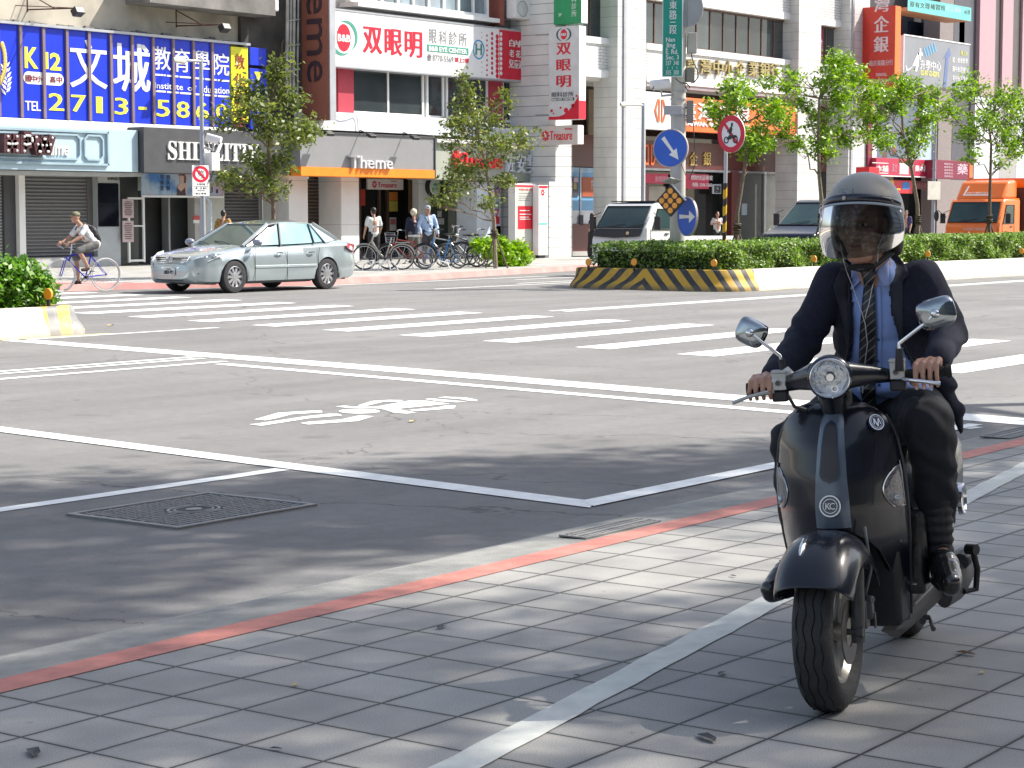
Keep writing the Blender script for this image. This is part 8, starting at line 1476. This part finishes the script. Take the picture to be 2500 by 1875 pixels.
def person(label,J,H,root_loc,rz,shirt,trouser,shoe=None,hair=True,sleeves='short',shorts=False,head_yaw=0,group=None,vox=.016,skirt=False,hat=None,extra=None,wide=1.0):
 0
 t=thing('person',label,'person',root_loc,rz,group);g=MB();P_,Rm=head(g,J['head'],H,head_yaw)
 cap(g,J['neck'],.052*H,Vector(J['head'])+Vector((-.01,0,-.05)),.052*H);cap(g,J['neck'],.06*H,J['chest'],.12*H,flat=.75,up=(1,0,0));cap(g,J['chest'],.125*H,J['pelvis'],.13*H)
 for s in 'LR':
  sh,el,wr,hp,kn,an,to=[Vector(J[k+s])for k in('sh','el','wr','hp','kn','an','to')];chain(g,[J['chest'],sh,el,wr],[.09*H,.052*H,.040*H,.028*H]);chain(g,[hp,kn,an],[.085*H,.056*H,.036*H]);chain(g,[an,an.lerp(to,.5)+Vector((0,0,-.03)),to],[.036*H,.03*H,.026*H]);simple_hand(g,wr,wr-el,H)
 body=blob('body',g,SKIN,t,vox*.6,3);face_parts(P_,t,H)
 g=MB();c,p=Vector(J['chest']),Vector(J['pelvis']);up_=(c-p).normalized();sw=Vector(J['shL'])-Vector(J['shR']);W2=sw.length*.5
 for k,(q,w,dd)in enumerate(((1.12,.80,.09),(.95,.98,.115),(.6,.95,.125),(.25,.86,.125),(-.08,.90,.135))):g.ell(p.lerp(c,q),(dd*H*wide,W2*w*1.05,.13*H),Matrix.Rotation(math.atan2(up_.x,up_.z),3,'Y'),16,10)
 for s in 'LR':
  sh,el,wr=[Vector(J[k+s])for k in('sh','el','wr')];chain(g,[c.lerp(sh,.5),sh,sh.lerp(el,.72 if sleeves=='short' else 1)]+([wr.lerp(el,.06)]if sleeves=='long' else[]),[.09*H,.066*H,.060*H]+([.040*H]if sleeves=='long' else[]))
 blob('shirt',g,shirt,t,vox,3,fold_fn(9,.010))
 g=MB();g.ell(p+Vector((0,0,-.02)),(.125*H*wide,.165*H*wide,.13*H),None,16,10)
 for s in 'LR':
  hp,kn,an=[Vector(J[k+s])for k in('hp','kn','an')];chain(g,[hp,kn]+([]if shorts else[an+Vector((0,0,.02))]),[.105*H,.080*H]+([]if shorts else[.058*H]))
 if skirt:cap(g,p,.15*H,Vector(J['knL']).lerp(Vector(J['knR']),.5)+Vector((0,0,-.25)),.20*H)
 blob('trousers',g,trouser,t,vox,3,fold_fn(8,.010,3))
 for s in 'LR':
  an,to=Vector(J['an'+s]),Vector(J['to'+s]);g=MB();chain(g,[an+Vector((0,0,-.03)),an.lerp(to,.5)+Vector((0,0,-.025)),to],[.045*H,.042*H,.036*H]);blob('shoe',g,shoe or M_black,t,.012,2)
 if hair:g=MB();g.ell(P_(-.022,0,.038),(.095*H,.080*H,.092*H),Rm,18,12);g.ell(P_(-.045,0,-.01),(.06*H,.07*H,.07*H),Rm,14,9);blob('hair',g,HAIR,t,.012,2,fold_fn(30,.004),cut=lambda p_,n_:(Rm.inverted()@(p_-P_(0,0,0))).x>.060*H and(Rm.inverted()@(p_-P_(0,0,0))).z<.055*H)
 if hat:hat(t,P_,Rm,H)
 if extra:extra(t,J,P_)
 return t
def standing(h=1.7,arm=(0,.05),lean=0,hands=None):
 H=h/1.72;J=dict(head=(.02+lean,0,1.575*H),neck=(lean*.8,0,1.44*H),chest=(lean*.6,0,1.25*H),pelvis=(0,0,.95*H))
 for s,q in(('L',1),('R',-1)):J.update({'sh'+s:(lean*.7,q*.175*H,1.38*H),'el'+s:(-.02+arm[0]*.4,q*(.22+arm[1])*H,1.10*H),'wr'+s:(.06+arm[0],q*(.21+arm[1])*H,.87*H),'hp'+s:(0,q*.09*H,.90*H),'kn'+s:(.02,q*.10*H,.49*H),'an'+s:(-.02,q*.105*H,.09*H),'to'+s:(.13,q*.12*H,.04)})
 if hands:J.update(hands)
 return H,J
def capf(colr,brim=True):
 def f_(t,P_,Rm,H):
  g=MB();g.ell(P_(-.012,0,.05),(.103*H,.088*H,.080*H),Rm,20,12);o=blob('cap',g,colr,t,.010,2,cut=lambda p_,n_:(Rm.inverted()@(p_-P_(0,0,0))).z<.035*H,thick=.003);g=MB();Z=[(.075,-.055),(.12,-.045),(.15,0),(.12,.045),(.075,.055)];g.prism(Z,lambda u,v,w:P_(u,v,.040-(u-.07)*.25+w),-.003,.004);g.build('cap_brim',colr,t,world=False)
 return f_
def wpos(px,Y):v=fp(px,500,Y);return(v.x,Y,ZF)
cam_yaw=YAW
cl=lambda n,c,**k:mat(n,c,rough=.85,var=.12,scale=10,bump=.15,bscale=300,**k)
H,J=standing(1.70,(.10,.03));person('man in a white short-sleeved shirt, back turned, by the glass shopfront',J,H,wpos(912,40.0),cam_yaw+.5,cl('white_cloth',(.62,.65,.62)),cl('black_cloth',(.02,.02,.022)))
def crash(t,P_,Rm,H):
 g=MB();g.ell(P_(-.01,0,.02),(.125*H,.108*H,.120*H),Rm,24,16);blob('helmet',g,mat('cream_helmet',(.62,.56,.42),rough=.25,coat=.6,var=.35,scale=9),t,.010,2,cut=lambda p_,n_:(Rm.inverted()@(p_-P_(0,0,0))).x>.05 and(Rm.inverted()@(p_-P_(0,0,0))).z<.02)
 g=MB();g.tube([P_(-.09,y,.06)for y in(-.06,0,.06)],.012,8);g.build('helmet_stripe',M_black,t,world=False)
H,J=standing(1.66,(.08,.0));person('person in a navy jacket and a cream crash helmet, left of the man in blue',J,H,wpos(1010,40.2),cam_yaw+.3,cl('navy_cloth',(.012,.015,.04)),cl('grey_cloth',(.13,.12,.11)),sleeves='long',hat=crash,wide=1.12)
def strap(t,J,P_):g=MB();g.tube([(.08,-.12,1.40),(.135,-.03,1.22),(.12,.10,1.02),(0,.17,.95)],.012,6,flat=.4);g.build('shoulder_strap',M_black,t,world=False);g=MB();g.tube([(.12,-.14,.955),(.135,0,.95),(.12,.14,.955)],.016,6);g.build('belt',M_black,t,world=False)
H,J=standing(1.76,(.12,.05));person('man in a pale blue shirt and grey cap standing beside the parked bicycles',J,H,wpos(1044,39.4),cam_yaw+math.pi+.35,cl('pale_blue_cloth',(.36,.48,.68)),cl('charcoal_cloth',(.05,.05,.06)),sleeves='long',hat=capf(cl('grey_cap',(.35,.38,.42))),extra=strap,hair=False,wide=1.1)
H,J=standing(1.62);person('woman with short black hair in a mustard patterned top beyond the sedan',J,H,wpos(545,42.5),cam_yaw-.3,mat('mustard_pattern',(.30,.17,.05),rough=.8,var=.8,scale=14),cl('brown_cloth',(.05,.03,.02)))
H,J=standing(1.54,(.05,.04));person('woman in a black top and long black skirt walking past the maroon granite wall',J,H,wpos(1446,39.0),cam_yaw-1.2,cl('black_cloth',(.02,.02,.022)),cl('black_cloth',(.02,.02,.022)),skirt=True)
H,J=standing(1.60,(.12,-.06),hands={'wrL':(.14,.06,1.12),'wrR':(.14,-.06,1.14),'elL':(-.02,.24,1.10),'elR':(-.02,-.24,1.10)});person('woman in a white blouse standing with raised hands in the bank doorway',J,H,wpos(1751,41.2),cam_yaw+math.pi+.4,cl('blouse_white',(.55,.53,.52)),cl('black_cloth',(.02,.02,.022)))
H,J=standing(1.66,(.1,0));person('person in dark blue clothes half hidden behind a bound tree trunk',J,H,wpos(2213,38.5),cam_yaw+math.pi-.4,mat('dark_floral',(.05,.04,.12),rough=.8,var=.8,scale=16),cl('black_cloth',(.02,.02,.022)))
bz=.92;J=dict(head=(.16,0,1.545),neck=(.06,0,1.40),chest=(-.03,0,1.24),pelvis=(-.24,0,1.0))
for s,q in(('L',1),('R',-1)):J.update({'sh'+s:(.02,q*.175,1.34),'el'+s:(.17,q*.23,1.14),'wr'+s:(.36,q*.21,1.03),'hp'+s:(-.24,q*.09,.98)})
J.update(knL=(.14,.11,.86),anL=(-.05,.12,.52),toL=(.08,.13,.46),knR=(.10,-.11,.70),anR=(.05,-.12,.24),toR=(.17,-.13,.19))
def pack(t,J,P_):
 g=MB();g.ell((-.25,0,1.20),(.10,.14,.20),Matrix.Rotation(R(24),3,'Y'));g.ell((-.33,0,1.10),(.07,.11,.12),Matrix.Rotation(R(24),3,'Y'));blob('backpack',g,mat('pack_black',(.02,.02,.025),rough=.6),t,.014,2,fold_fn(14,.008))
 for q in(-1,1):g=MB();g.tube([(-.14,q*.10,1.36),(.02,q*.11,1.42),(.10,q*.12,1.30),(-.02,q*.15,1.14),(-.18,q*.13,1.05)],.016,6,flat=.4);g.build('pack_strap',M_black,t,world=False)
person('man in a white polo shirt, grey shorts and camouflage cap riding the blue bicycle',J,.98,CYC.location,CYC.rotation_euler.z,cl('white_polo',(.64,.64,.64)),cl('grey_shorts',(.13,.13,.125)),sleeves='short',shorts=True,hair=False,hat=capf(mat('camo_cap',(.16,.15,.09),rough=.8,var=.6,scale=25)),extra=pack,shoe=mat('brown_sandal',(.05,.02,.015)))
RD=sroot('person','man in a dark suit, striped tie and grey open-face helmet riding the black scooter','person')
def C3(px,py,x):return lx(px,py,x)
hc=Vector((-.515,.060,1.478));hy=R(-9)
shR,shL=Vector((-.62,-.072,1.298)),Vector((-.62,.232,1.292));elR=C3(1958,838,-.56);elL=C3(2318,812,-.60)
hyR,hyL=-.236,.283;gR,gL=bp(hyR),bp(hyL);wrR=gR+Vector((-.072,.014,.026));wrL=gL+Vector((-.070,.018,.036))
hpR,hpL=Vector((-.80,-.065,.86)),Vector((-.80,.135,.86));knR,knL=Vector((-.405,-.175,.790)),Vector((-.395,.262,.840));anR,anL=Vector((-.47,-.20,.40)),Vector((-.50,.262,.43));toR,toL=Vector((-.335,-.262,.320)),Vector((-.335,.318,.345))
neck,chest,pel=Vector((-.60,.085,1.335)),Vector((-.665,.095,1.17)),Vector((-.82,.035,.88))
g=MB();P_,Rm=head(g,hc,1.02,hy,R(2));cap(g,neck+Vector((0,0,-.03)),.060,hc+Vector((-.02,0,-.06)),.056);cap(g,neck,.052,chest,.075);cap(g,chest,.075,pel,.09)
for sh,el,wr,hp,kn,an,to in((shR,elR,wrR,hpR,knR,anR,toR),(shL,elL,wrL,hpL,knL,anL,toL)):chain(g,[chest,sh,el,wr],[.06,.045,.038,.026]);chain(g,[hp,kn,an],[.08,.052,.032]);chain(g,[an,an.lerp(to,.5)+Vector((0,0,-.025)),to],[.030,.026,.020])
def grip_hand(g,c,s,reach):
 0
 off=lambda y,x,z:c+bax*y+Vector((x,0,z));w=c+Vector((-.070,0,.03))
 for i,(y,L_)in enumerate(((-.034,1.0),(-.0115,1.08),(.0105,1.02),(.0315,.86))):
  yy=y*s;a=off(yy*.95,-.012-.004*abs(i-1.2),.036);k=reach;r0=.0088-.0004*i
  p1=off(yy,.027+.010*k,.030*L_);p2=off(yy+.002*s,.040+.014*k,-.004-.010*k);p3=off(yy+.003*s,.022+.026*k,-.026-.022*k*L_);chain(g,[w.lerp(a,.35)+bax*yy*.4,a,p1,p2,p3],[.015,.0105,r0*1.03,r0*.95,r0*.84]);g.ell(a+Vector((.002,0,.003)),(.011,.0095,.009),nu=10,nv=6);g.ell(p1,(.0095,.0088,.0090),nu=10,nv=6)
 cap(g,off(-.022*s,-.030,.026),.016,off(.024*s,-.032,.024),.015);cap(g,off(-.024*s,-.014,.030),.0135,off(.026*s,-.016,.028),.012);cap(g,w,.023,off(0,-.03,.024),.024,flat=.8)
 t0=off(-.030*s,-.045,.012);chain(g,[t0,off(-.046*s,-.022,-.010),off(-.050*s,.002,-.026),off(-.044*s,.020,-.030)],[.014,.0125,.011,.009])
grip_hand(g,gR,-1,.25);grip_hand(g,gL,1,.75)
body=blob('body',g,SKIN,RD,.0036,2);face_parts(P_,RD,1.02)
g=MB()
for gc,s,k in((gL,1,.75),):
 for i,(y,L_)in enumerate(((-.034,1.0),(-.0115,1.08),(.0105,1.02),(.0315,.86))):p3=gc+bax*(y*s+.003*s)+Vector((.022+.026*k,0,-.026-.022*k*L_));g.ell(p3+Vector((.007,0,.001)),(.003,.0052,.0065),nu=8,nv=5)
g.build('fingernails',mat('nail',(.55,.36,.29),rough=.3),RD,smooth=60,world=False)
M_shirt=mat('shirt_blue',(.23,.33,.64),rough=.8,var=.05,scale=8,bump=.1,bscale=400);M_suit=mat('suit_navy',(.012,.014,.030),rough=.8,var=.22,scale=90,bump=.35,bscale=500,spec=.35);M_trs=mat('trouser_black',(.006,.007,.012),rough=.85,var=.2,scale=80)
g=MB();cap(g,neck+Vector((0,0,-.015)),.066,chest+Vector((0,0,.05)),.10);g.ell(chest+Vector((0,0,.03)),(.118,.170,.14));cap(g,shR.lerp(chest,.3),.048,shL.lerp(chest,.3),.048)
for q,dx,wy in((.25,.124,.160),(.5,.126,.152),(.75,.130,.152),(1.0,.140,.165)):g.ell(chest.lerp(pel,q),(dx,wy,.12),Matrix.Rotation(R(25),3,'Y'),20,12)
hem=C3(2185,955,-.60);g.ell(hem+Vector((-.06,-.02,.01)),(.09,.12,.035));g.ell(hem+Vector((-.05,.02,.0)),(.07,.10,.028))
shirt=blob('shirt',g,M_shirt,RD,.008,4,fold_fn(13,.007,1.0,(1,1.4,.8)))
g=MB();g.ell(pel+Vector((0,0,-.02)),(.15,.175,.12));cap(g,pel+Vector((.05,-.06,-.01)),.10,pel+Vector((.05,.09,-.01)),.10)
for hp,kn,an in((hpR,knR,anR),(hpL,knL,anL)):chain(g,[hp,hp.lerp(kn,.5)+Vector((0,0,.0)),kn,kn.lerp(an,.5)+Vector((-.012,0,0)),an+Vector((0,0,.10))],[.105,.096,.083,.072,.060])
trousers=blob('trousers',g,M_trs,RD,.009,4,lambda p_:fold_fn(11,.010,5)(p_)+.003*math.sin(p_.z*60+p_.y*50+4*mnoise.noise(p_*9)),cut=lambda p_,n_:p_.z<.505 and p_.x>-.62)
for s,an,to in((-1,anR,toR),(1,anL,toL)):
 g=MB();chain(g,[an.lerp(kn,.40),an,an+Vector((.01,0,-.05))],[.054,.043,.042]);blob('sock',g,mat('sock_black',(.015,.015,.018),rough=.7),RD,.006,2,lambda p_:.003*math.sin(p_.z*190+p_.y*12))
 g=MB();d=(to-an);d.z=0;d.normalize();hl=an+Vector((0,0,-.06))-d*.045;z0=to.z-.025;chain(g,[Vector((hl.x,hl.y,z0+.038)),an+Vector((0,0,-.045))],[.036,.042]);chain(g,[an+Vector((0,0,-.04)),an.lerp(to,.5)+Vector((0,0,.0)),to+Vector((0,0,.004))-d*.02,to+d*.012],[.041,.041,.040,.030],flat=1.05)
 cap(g,Vector((hl.x,hl.y,z0+.014)),.030,Vector((to.x,to.y,z0+.010)),.034,flat=1.0);shoe=blob('shoe',g,mat('black_shoe',(.014,.013,.013),rough=.24,coat=.6,bump=.12,bscale=25),RD,.005,3,lambda p_,to=to,d=d:.0022*math.sin((p_-to).dot(d)*150)*max(0,1-abs((p_-to).dot(d)+.06)/.04))
 g=MB();g.prism([(u,v)for u,v in((-.052,-.03),(-.02,-.034),(.10,-.036),(.165,-.034),(.188,0),(.165,.036),(.10,.038),(-.02,.034),(-.052,.03))],lambda u,v,w,hl=hl,d=d,z0=z0:Vector((hl.x,hl.y,z0-.012))+d*(u+.02)*1.0+Vector((-d.y,d.x,0))*v+Vector((0,0,w)),0,.012);g.build('sole',M_black,RD,bevel=.003,world=False)
 g=MB()
 for k in range(4):c=an.lerp(to,.22+.14*k)+Vector((0,0,.040-.001*k));sd=Vector((-d.y,d.x,0));g.tube([c-sd*.022,c+Vector((0,0,.006)),c+sd*.022],.0022,5)
 c=an.lerp(to,.2)+Vector((0,0,.048));g.tube([c-sd*.025-Vector((0,0,.02)),c,c+sd*.025-Vector((0,0,.02))],.0025,5);g.build('laces',M_black,RD,world=False)
g=MB();cap(g,neck+Vector((-.02,0,-.035)),.072,chest+Vector((-.01,0,.05)),.12);g.ell(chest+Vector((-.012,0,.02)),(.138,.196,.165))
for q,dx,wy in((.22,.142,.185),(.5,.146,.178),(.8,.152,.178),(1.1,.165,.195)):g.ell(chest.lerp(pel,q)+Vector((-.005,0,0)),(dx,wy,.12),Matrix.Rotation(R(25),3,'Y'),20,12)
for sh,el,wr,s in((shR,elR,wrR,-1),(shL,elL,wrL,1)):
 chain(g,[chest+Vector((0,s*.08,.10)),sh+Vector((0,0,.012)),sh.lerp(el,.5),el,el.lerp(wr,.5),el.lerp(wr,.93)],[.085,.062,.062,.062,.054,.045])
tail=[C3(2300,930,-.80),C3(2335,1000,-.84),C3(2345,1050,-.86)];chain(g,[pel+Vector((0,.14,.10))]+tail,[.08,.06,.035,.018],flat=.5,up=(1,0,0));cap(g,pel+Vector((-.02,.10,.0)),.09,tail[1],.03)
Ye=[600,640,700,760,830,870,900,940,1000,1040];XL=[2096,2080,2078,2080,2079,2073,2066,2060,2050,2045];XR=[2160,2168,2170,2176,2196,2214,2236,2262,2290,2300]
def jcut(p_,n_):
 if p_.x<-.665 and p_.z>1.0 and n_.x<.1:return False
 x,y=lproj(p_);
 if p_.z>1.352 and(p_-neck).length<.11:return True
 if n_.x<-.25:return False
 return y>600 and np.interp(y,Ye,XL)<x<np.interp(y,Ye,XR)and p_.x>-.86 and y<1030 and(p_.z>.90 or p_.x>-.80)
def jfold(p_):
 a=fold_fn(9,.006,2)(p_);dR,dL=(p_-elR).length,(p_-elL).length;k=max(0,1-min(dR,dL)/.16);q=p_-(elR if dR<dL else elL);return a+k*.0065*math.sin(q.z*95+q.y*60+3*mnoise.noise(p_*14))+.0035*mnoise.noise(Vector((p_.x*22,p_.y*22,p_.z*9)))
jacket=blob('jacket',g,M_suit,RD,.0075,4,jfold,jcut,.005)
def bvh(o):me=o.data;return BVHTree.FromPolygons([v.co.copy()for v in me.vertices],[tuple(p.vertices)for p in me.polygons])
BS,BJ=bvh(shirt),bvh(jacket);cl0=MI_S@(CAM0-O_S)
def hit(b,px,py,off,x_fb=-.5):
 d=(MI_S@ray(px,py)).normalized();h=b.ray_cast(cl0,d)
 if h[0]is None:return None
 return h[0]-d*off
def patch(name,m,b,rows,off,n=9,thick=.003,parent=RD,sm=3,bulge=0.0):
 0
 ys=[r[0]for r in rows];N_=max(6,int((ys[-1]-ys[0])/5));G=[]
 for i in range(N_+1):
  y=ys[0]+(ys[-1]-ys[0])*i/N_;a,c=np.interp(y,ys,[r[1]for r in rows]),np.interp(y,ys,[r[2]for r in rows]);G.append([hit(b,a+(c-a)*j/(n-1),y,off)for j in range(n)])
 D=np.array([[(p-cl0).length if p is not None else np.nan for p in r]for r in G]);med=np.nanmedian(D,axis=1);ok_=np.where(~np.isnan(med))[0];med=np.interp(np.arange(len(med)),ok_,med[ok_]);D=np.where(np.isnan(D),med[:,None],D);D=np.clip(D,med[:,None]-.03,med[:,None]+.03)
 for _ in range(sm):D[1:-1]=(D[:-2]+D[1:-1]*2+D[2:])/4;D[:,1:-1]=(D[:,:-2]+D[:,1:-1]*2+D[:,2:])/4
 g=MB();vs=[]
 for i in range(N_+1):
  y=ys[0]+(ys[-1]-ys[0])*i/N_;a,c=np.interp(y,ys,[r[1]for r in rows]),np.interp(y,ys,[r[2]for r in rows])
  for j in range(n):d=(MI_S@ray(a+(c-a)*j/(n-1),y)).normalized();vs.append(cl0+d*(D[i,j]-bulge*math.sin(math.pi*j/(n-1))))
 g.add(vs,[(i*n+j,i*n+j+1,(i+1)*n+j+1,(i+1)*n+j)for i in range(N_)for j in range(n-1)]);o=g.build(name,m,parent,smooth=60,world=False,recalc=False);s=o.modifiers.new('t','SOLIDIFY');s.thickness=thick;s.offset=0;return o
def tiem():
 m=bpy.data.materials.new('striped_tie');m.use_nodes=True;nt=m.node_tree;L=nt.links;b=nt.nodes['Principled BSDF'];tc=nt.nodes.new('ShaderNodeTexCoord');sp=nt.nodes.new('ShaderNodeSeparateXYZ');L.new(tc.outputs['Object'],sp.inputs[0]);a=nt.nodes.new('ShaderNodeMath');a.operation='MULTIPLY_ADD';a.inputs[1].default_value=-.75;L.new(sp.outputs[1],a.inputs[0]);L.new(sp.outputs[2],a.inputs[2]);d=nt.nodes.new('ShaderNodeMath');d.operation='DIVIDE';d.inputs[1].default_value=.0265;L.new(a.outputs[0],d.inputs[0]);f_=nt.nodes.new('ShaderNodeMath');f_.operation='FRACT';L.new(d.outputs[0],f_.inputs[0]);lt=nt.nodes.new('ShaderNodeMath');lt.operation='LESS_THAN';lt.inputs[1].default_value=.13;L.new(f_.outputs[0],lt.inputs[0])
 mx=nt.nodes.new('ShaderNodeMix');mx.data_type='RGBA';mx.inputs[6].default_value=(.010,.011,.020,1);mx.inputs[7].default_value=(.22,.21,.15,1);L.new(lt.outputs[0],mx.inputs[0]);L.new(mx.outputs[2],b.inputs['Base Color']);b.inputs['Roughness'].default_value=.45;return m
M_tie=tiem()
patch('tie',M_tie,BS,[(688,2111,2131),(740,2105,2136),(800,2100,2138),(880,2097,2137),(940,2100,2136),(995,2107,2138)],.014,7,.004,bulge=.003)
patch('tie_knot',M_tie,BS,[(655,2103,2140),(668,2106,2139),(692,2113,2131)],.026,7,.012,bulge=.006)
patch('shirt_placket',M_shirt,BS,[(700,2139,2150),(800,2142,2153),(880,2140,2152),(945,2138,2150)],.004,4,.002)
for k,(x,y)in enumerate(((2144,829),(2143,882),(2146,940))):
 p_=hit(BS,x,y,.008);
 if p_ is not None:g=MB();g.ell(p_,(.003,.0055,.0055),nu=10,nv=6);g.build('shirt_button',mat('button_navy',(.02,.03,.12),rough=.3),RD,smooth=60,world=False)
M_coll=mat('collar_blue',(.27,.34,.62),rough=.8)
patch('collar',M_coll,BS,[(628,2080,2096),(655,2078,2106),(672,2078,2110),(690,2078,2096),(706,2077,2080)],.018,6,.003);patch('collar',M_coll,BS,[(604,2164,2172),(640,2144,2170),(660,2138,2170),(680,2146,2170),(700,2160,2170)],.018,6,.003)
M_lap=mat('lapel_navy',(.013,.014,.026),rough=.7,var=.2,scale=90,bump=.3,bscale=500)
patch('lapel',M_lap,BJ,[(632,2064,2080),(670,2046,2078),(700,2034,2079),(760,2050,2081),(830,2066,2080),(868,2071,2074)],.006,7,.004);patch('lapel',M_lap,BJ,[(606,2172,2180),(650,2170,2212),(672,2171,2222),(684,2171,2204),(760,2178,2204),(830,2197,2206),(868,2212,2215)],.006,7,.004)
for XX,sgn2 in((XL,-1),(XR,1)):
 q=[]
 for y in np.linspace(690,905,26):
  h_=hit(BJ,float(np.interp(y,Ye,XX))+sgn2*5,y,.001)
  if h_ is not None and(not q or(h_-q[-1]).length<.05):q.append(h_)
 for _ in range(4):q=[q[0]]+[(q[i-1]+q[i]*2+q[i+1])/4 for i in range(1,len(q)-1)]+[q[-1]]
 g=MB();g.tube(q,.0065,8,flat=.7);g.build('jacket_edge',M_lap,RD,smooth=60,world=False)
for el,wr,yy in((elR,wrR,0),(elL,wrL,0)):d=(wr-el).normalized();c=el.lerp(wr,.90);g=MB();g.lathe([(.036,0),(.0385,0),(.0385,.022),(.036,.022)],c,d,26,closed=True);g.build('shirt_cuff',M_coll,RD,smooth=50,world=False)
Hh=Vector((-.535,.0615,1.520));RmH=Matrix.Rotation(hy,3,'Z');HP=lambda x,y,z:Hh+RmH@Vector((x,y,z))
g=MB();g.ell(Hh,(.148,.127,.136),RmH,32,22);g.ell(HP(-.02,0,-.05),(.125,.122,.12),RmH,28,18)
def hcut(p_,n_):q=RmH.inverted()@(p_-Hh);return(q.x>.045+max(0,-q.z)*.12 and q.z<.038)or q.z<-.135-.03*(q.x<0)+(.04 if q.x>-.02 else 0)*0 or(q.x>-.0 and q.z<-.118)
M_hel=mat('helmet_taupe',(.27,.262,.235),rough=.40,metal=.3,var=.05,scale=4);helmet=blob('helmet',g,M_hel,RD,.006,6,None,hcut,.012)
g=MB();pts=[HP(.148*math.cos(a)*1.01,.127*math.sin(a)*1.02,.052-.030*(abs(a)/1.45)**2)for a in np.linspace(-1.45,1.45,26)];g.tube(pts,.0125,8,flat=.35);g.build('visor_band',mat('band_navy',(.006,.008,.022),rough=.25,coat=.6),RD,smooth=60,world=False)
g=MB();[g.tube([HP(.150*math.cos(a),.130*math.sin(a),.052-.030*(abs(a)/1.45)**2),HP(.158*math.cos(a),.137*math.sin(a),.052-.030*(abs(a)/1.45)**2)],.0065,14)for a in(-.05,1.12,-1.12)];g.build('snap_studs',mat('stud',(.30,.29,.26),rough=.3,metal=.8),RD,smooth=50,world=False)
g=MB();na,nz_=40,16;vs=[]
for i in range(nz_+1):
 v=i/nz_
 for j in range(na+1):
  a=-1.42+2.84*j/na;low=-.142+.075*(abs(a)/1.42)**2.2;z=.034-.028*(abs(a)/1.45)**2+(low-.034)*v;bl=.160+.020*math.sin(math.pi*min(1,v*.9+.1));vs.append(HP(bl*math.cos(a),(.134+.010*math.sin(math.pi*v*.9))*math.sin(a),z))
g.add(vs,[(i*(na+1)+j,i*(na+1)+j+1,(i+1)*(na+1)+j+1,(i+1)*(na+1)+j)for i in range(nz_)for j in range(na)])
def visorm():
 m=bpy.data.materials.new('smoked_visor');m.use_nodes=True;nt=m.node_tree;L=nt.links;nt.nodes.remove(nt.nodes['Principled BSDF']);out=nt.nodes['Material Output'];tr=nt.nodes.new('ShaderNodeBsdfTransparent');tr.inputs[0].default_value=(.33,.35,.35,1);gl=nt.nodes.new('ShaderNodeBsdfGlossy');gl.inputs['Roughness'].default_value=.06;fr=nt.nodes.new('ShaderNodeFresnel');fr.inputs[0].default_value=1.32;nz=nt.nodes.new('ShaderNodeTexNoise');nz.inputs['Scale'].default_value=22;nz.inputs['Detail'].default_value=6;mr=nt.nodes.new('ShaderNodeMapRange');mr.inputs[1].default_value=.5;mr.inputs[2].default_value=.75;mr.inputs[3].default_value=.0;mr.inputs[4].default_value=.07;L.new(nz.outputs[0],mr.inputs[0]);ad=nt.nodes.new('ShaderNodeMath');ad.operation='ADD';L.new(fr.outputs[0],ad.inputs[0]);L.new(mr.outputs[0],ad.inputs[1]);mx=nt.nodes.new('ShaderNodeMixShader');L.new(ad.outputs[0],mx.inputs[0]);L.new(tr.outputs[0],mx.inputs[1]);L.new(gl.outputs[0],mx.inputs[2]);L.new(mx.outputs[0],out.inputs[0]);return m
g.build('visor',visorm(),RD,smooth=80,world=False,recalc=False)
g=MB();pts=[HP(.165*math.cos(a),.138*math.sin(a),.034-.028*(abs(a)/1.45)**2)for a in np.linspace(-1.42,1.42,24)];g.tube(pts,.004,6);g.build('visor_rim',mat('rim_pale',(.25,.30,.36),rough=.2,coat=1),RD,smooth=60,world=False)
g=MB();fh=lambda u,v,w:HP((.150+w)*math.cos(-.12+u)*math.cos(.55+v*2),.131*math.sin(-.12+u)*math.cos(.55+v*2),(.140+w)*math.sin(.55+v*2));g.prism([(-.22,-.045),(.22,-.045),(.22,.035),(-.22,.035)],fh,-.001,.0015);g.build('sticker',mat('sticker_grey',(.22,.23,.24),rough=.4,var=.5,scale=120),RD,world=False)
for q in(-1,1):g=MB();g.tube([HP(-.02,q*.100,-.10),HP(.02,q*.085,-.135),P_(.035,q*.045,-.125),P_(.045,0,-.138)],[.014,.012,.009,.008],8,flat=.5);g.build('chin_strap',M_black,RD,smooth=60,world=False)
g=MB();cap(g,P_(.04,-.035,-.126),.011,P_(.04,.035,-.126),.011);g.ell(HP(.0,.108,-.10),(.045,.018,.045));g.ell(HP(.0,-.108,-.10),(.045,.018,.045));blob('helmet_lining',g,mat('lining',(.015,.013,.013),rough=.9),RD,.006,2)
M_cord=mat('cord_white',(.55,.56,.55),rough=.5)
def cord(pts):
 q=[]
 for x,y in pts:
  h=[p for p in(hit(BS,x,y,.030),hit(BJ,x,y,.012))if p is not None];q.append(min(h,key=lambda p:(p-cl0).length)if h else C3(x,y,-.45))
 return q
g=MB();g.tube([C3(2052,595,-.44),C3(2060,640,-.46)]+cord([(2068,665),(2078,690),(2092,730),(2104,762)])+cord([(2112,790),(2118,840),(2110,895),(2106,960)]),.0014,6);g.tube([C3(2158,570,-.47),C3(2145,600,-.46),C3(2143,635,-.47)]+cord([(2138,662),(2130,700),(2122,740),(2112,775)]),.0014,6);g.build('earphone_cord',M_cord,RD,world=False)
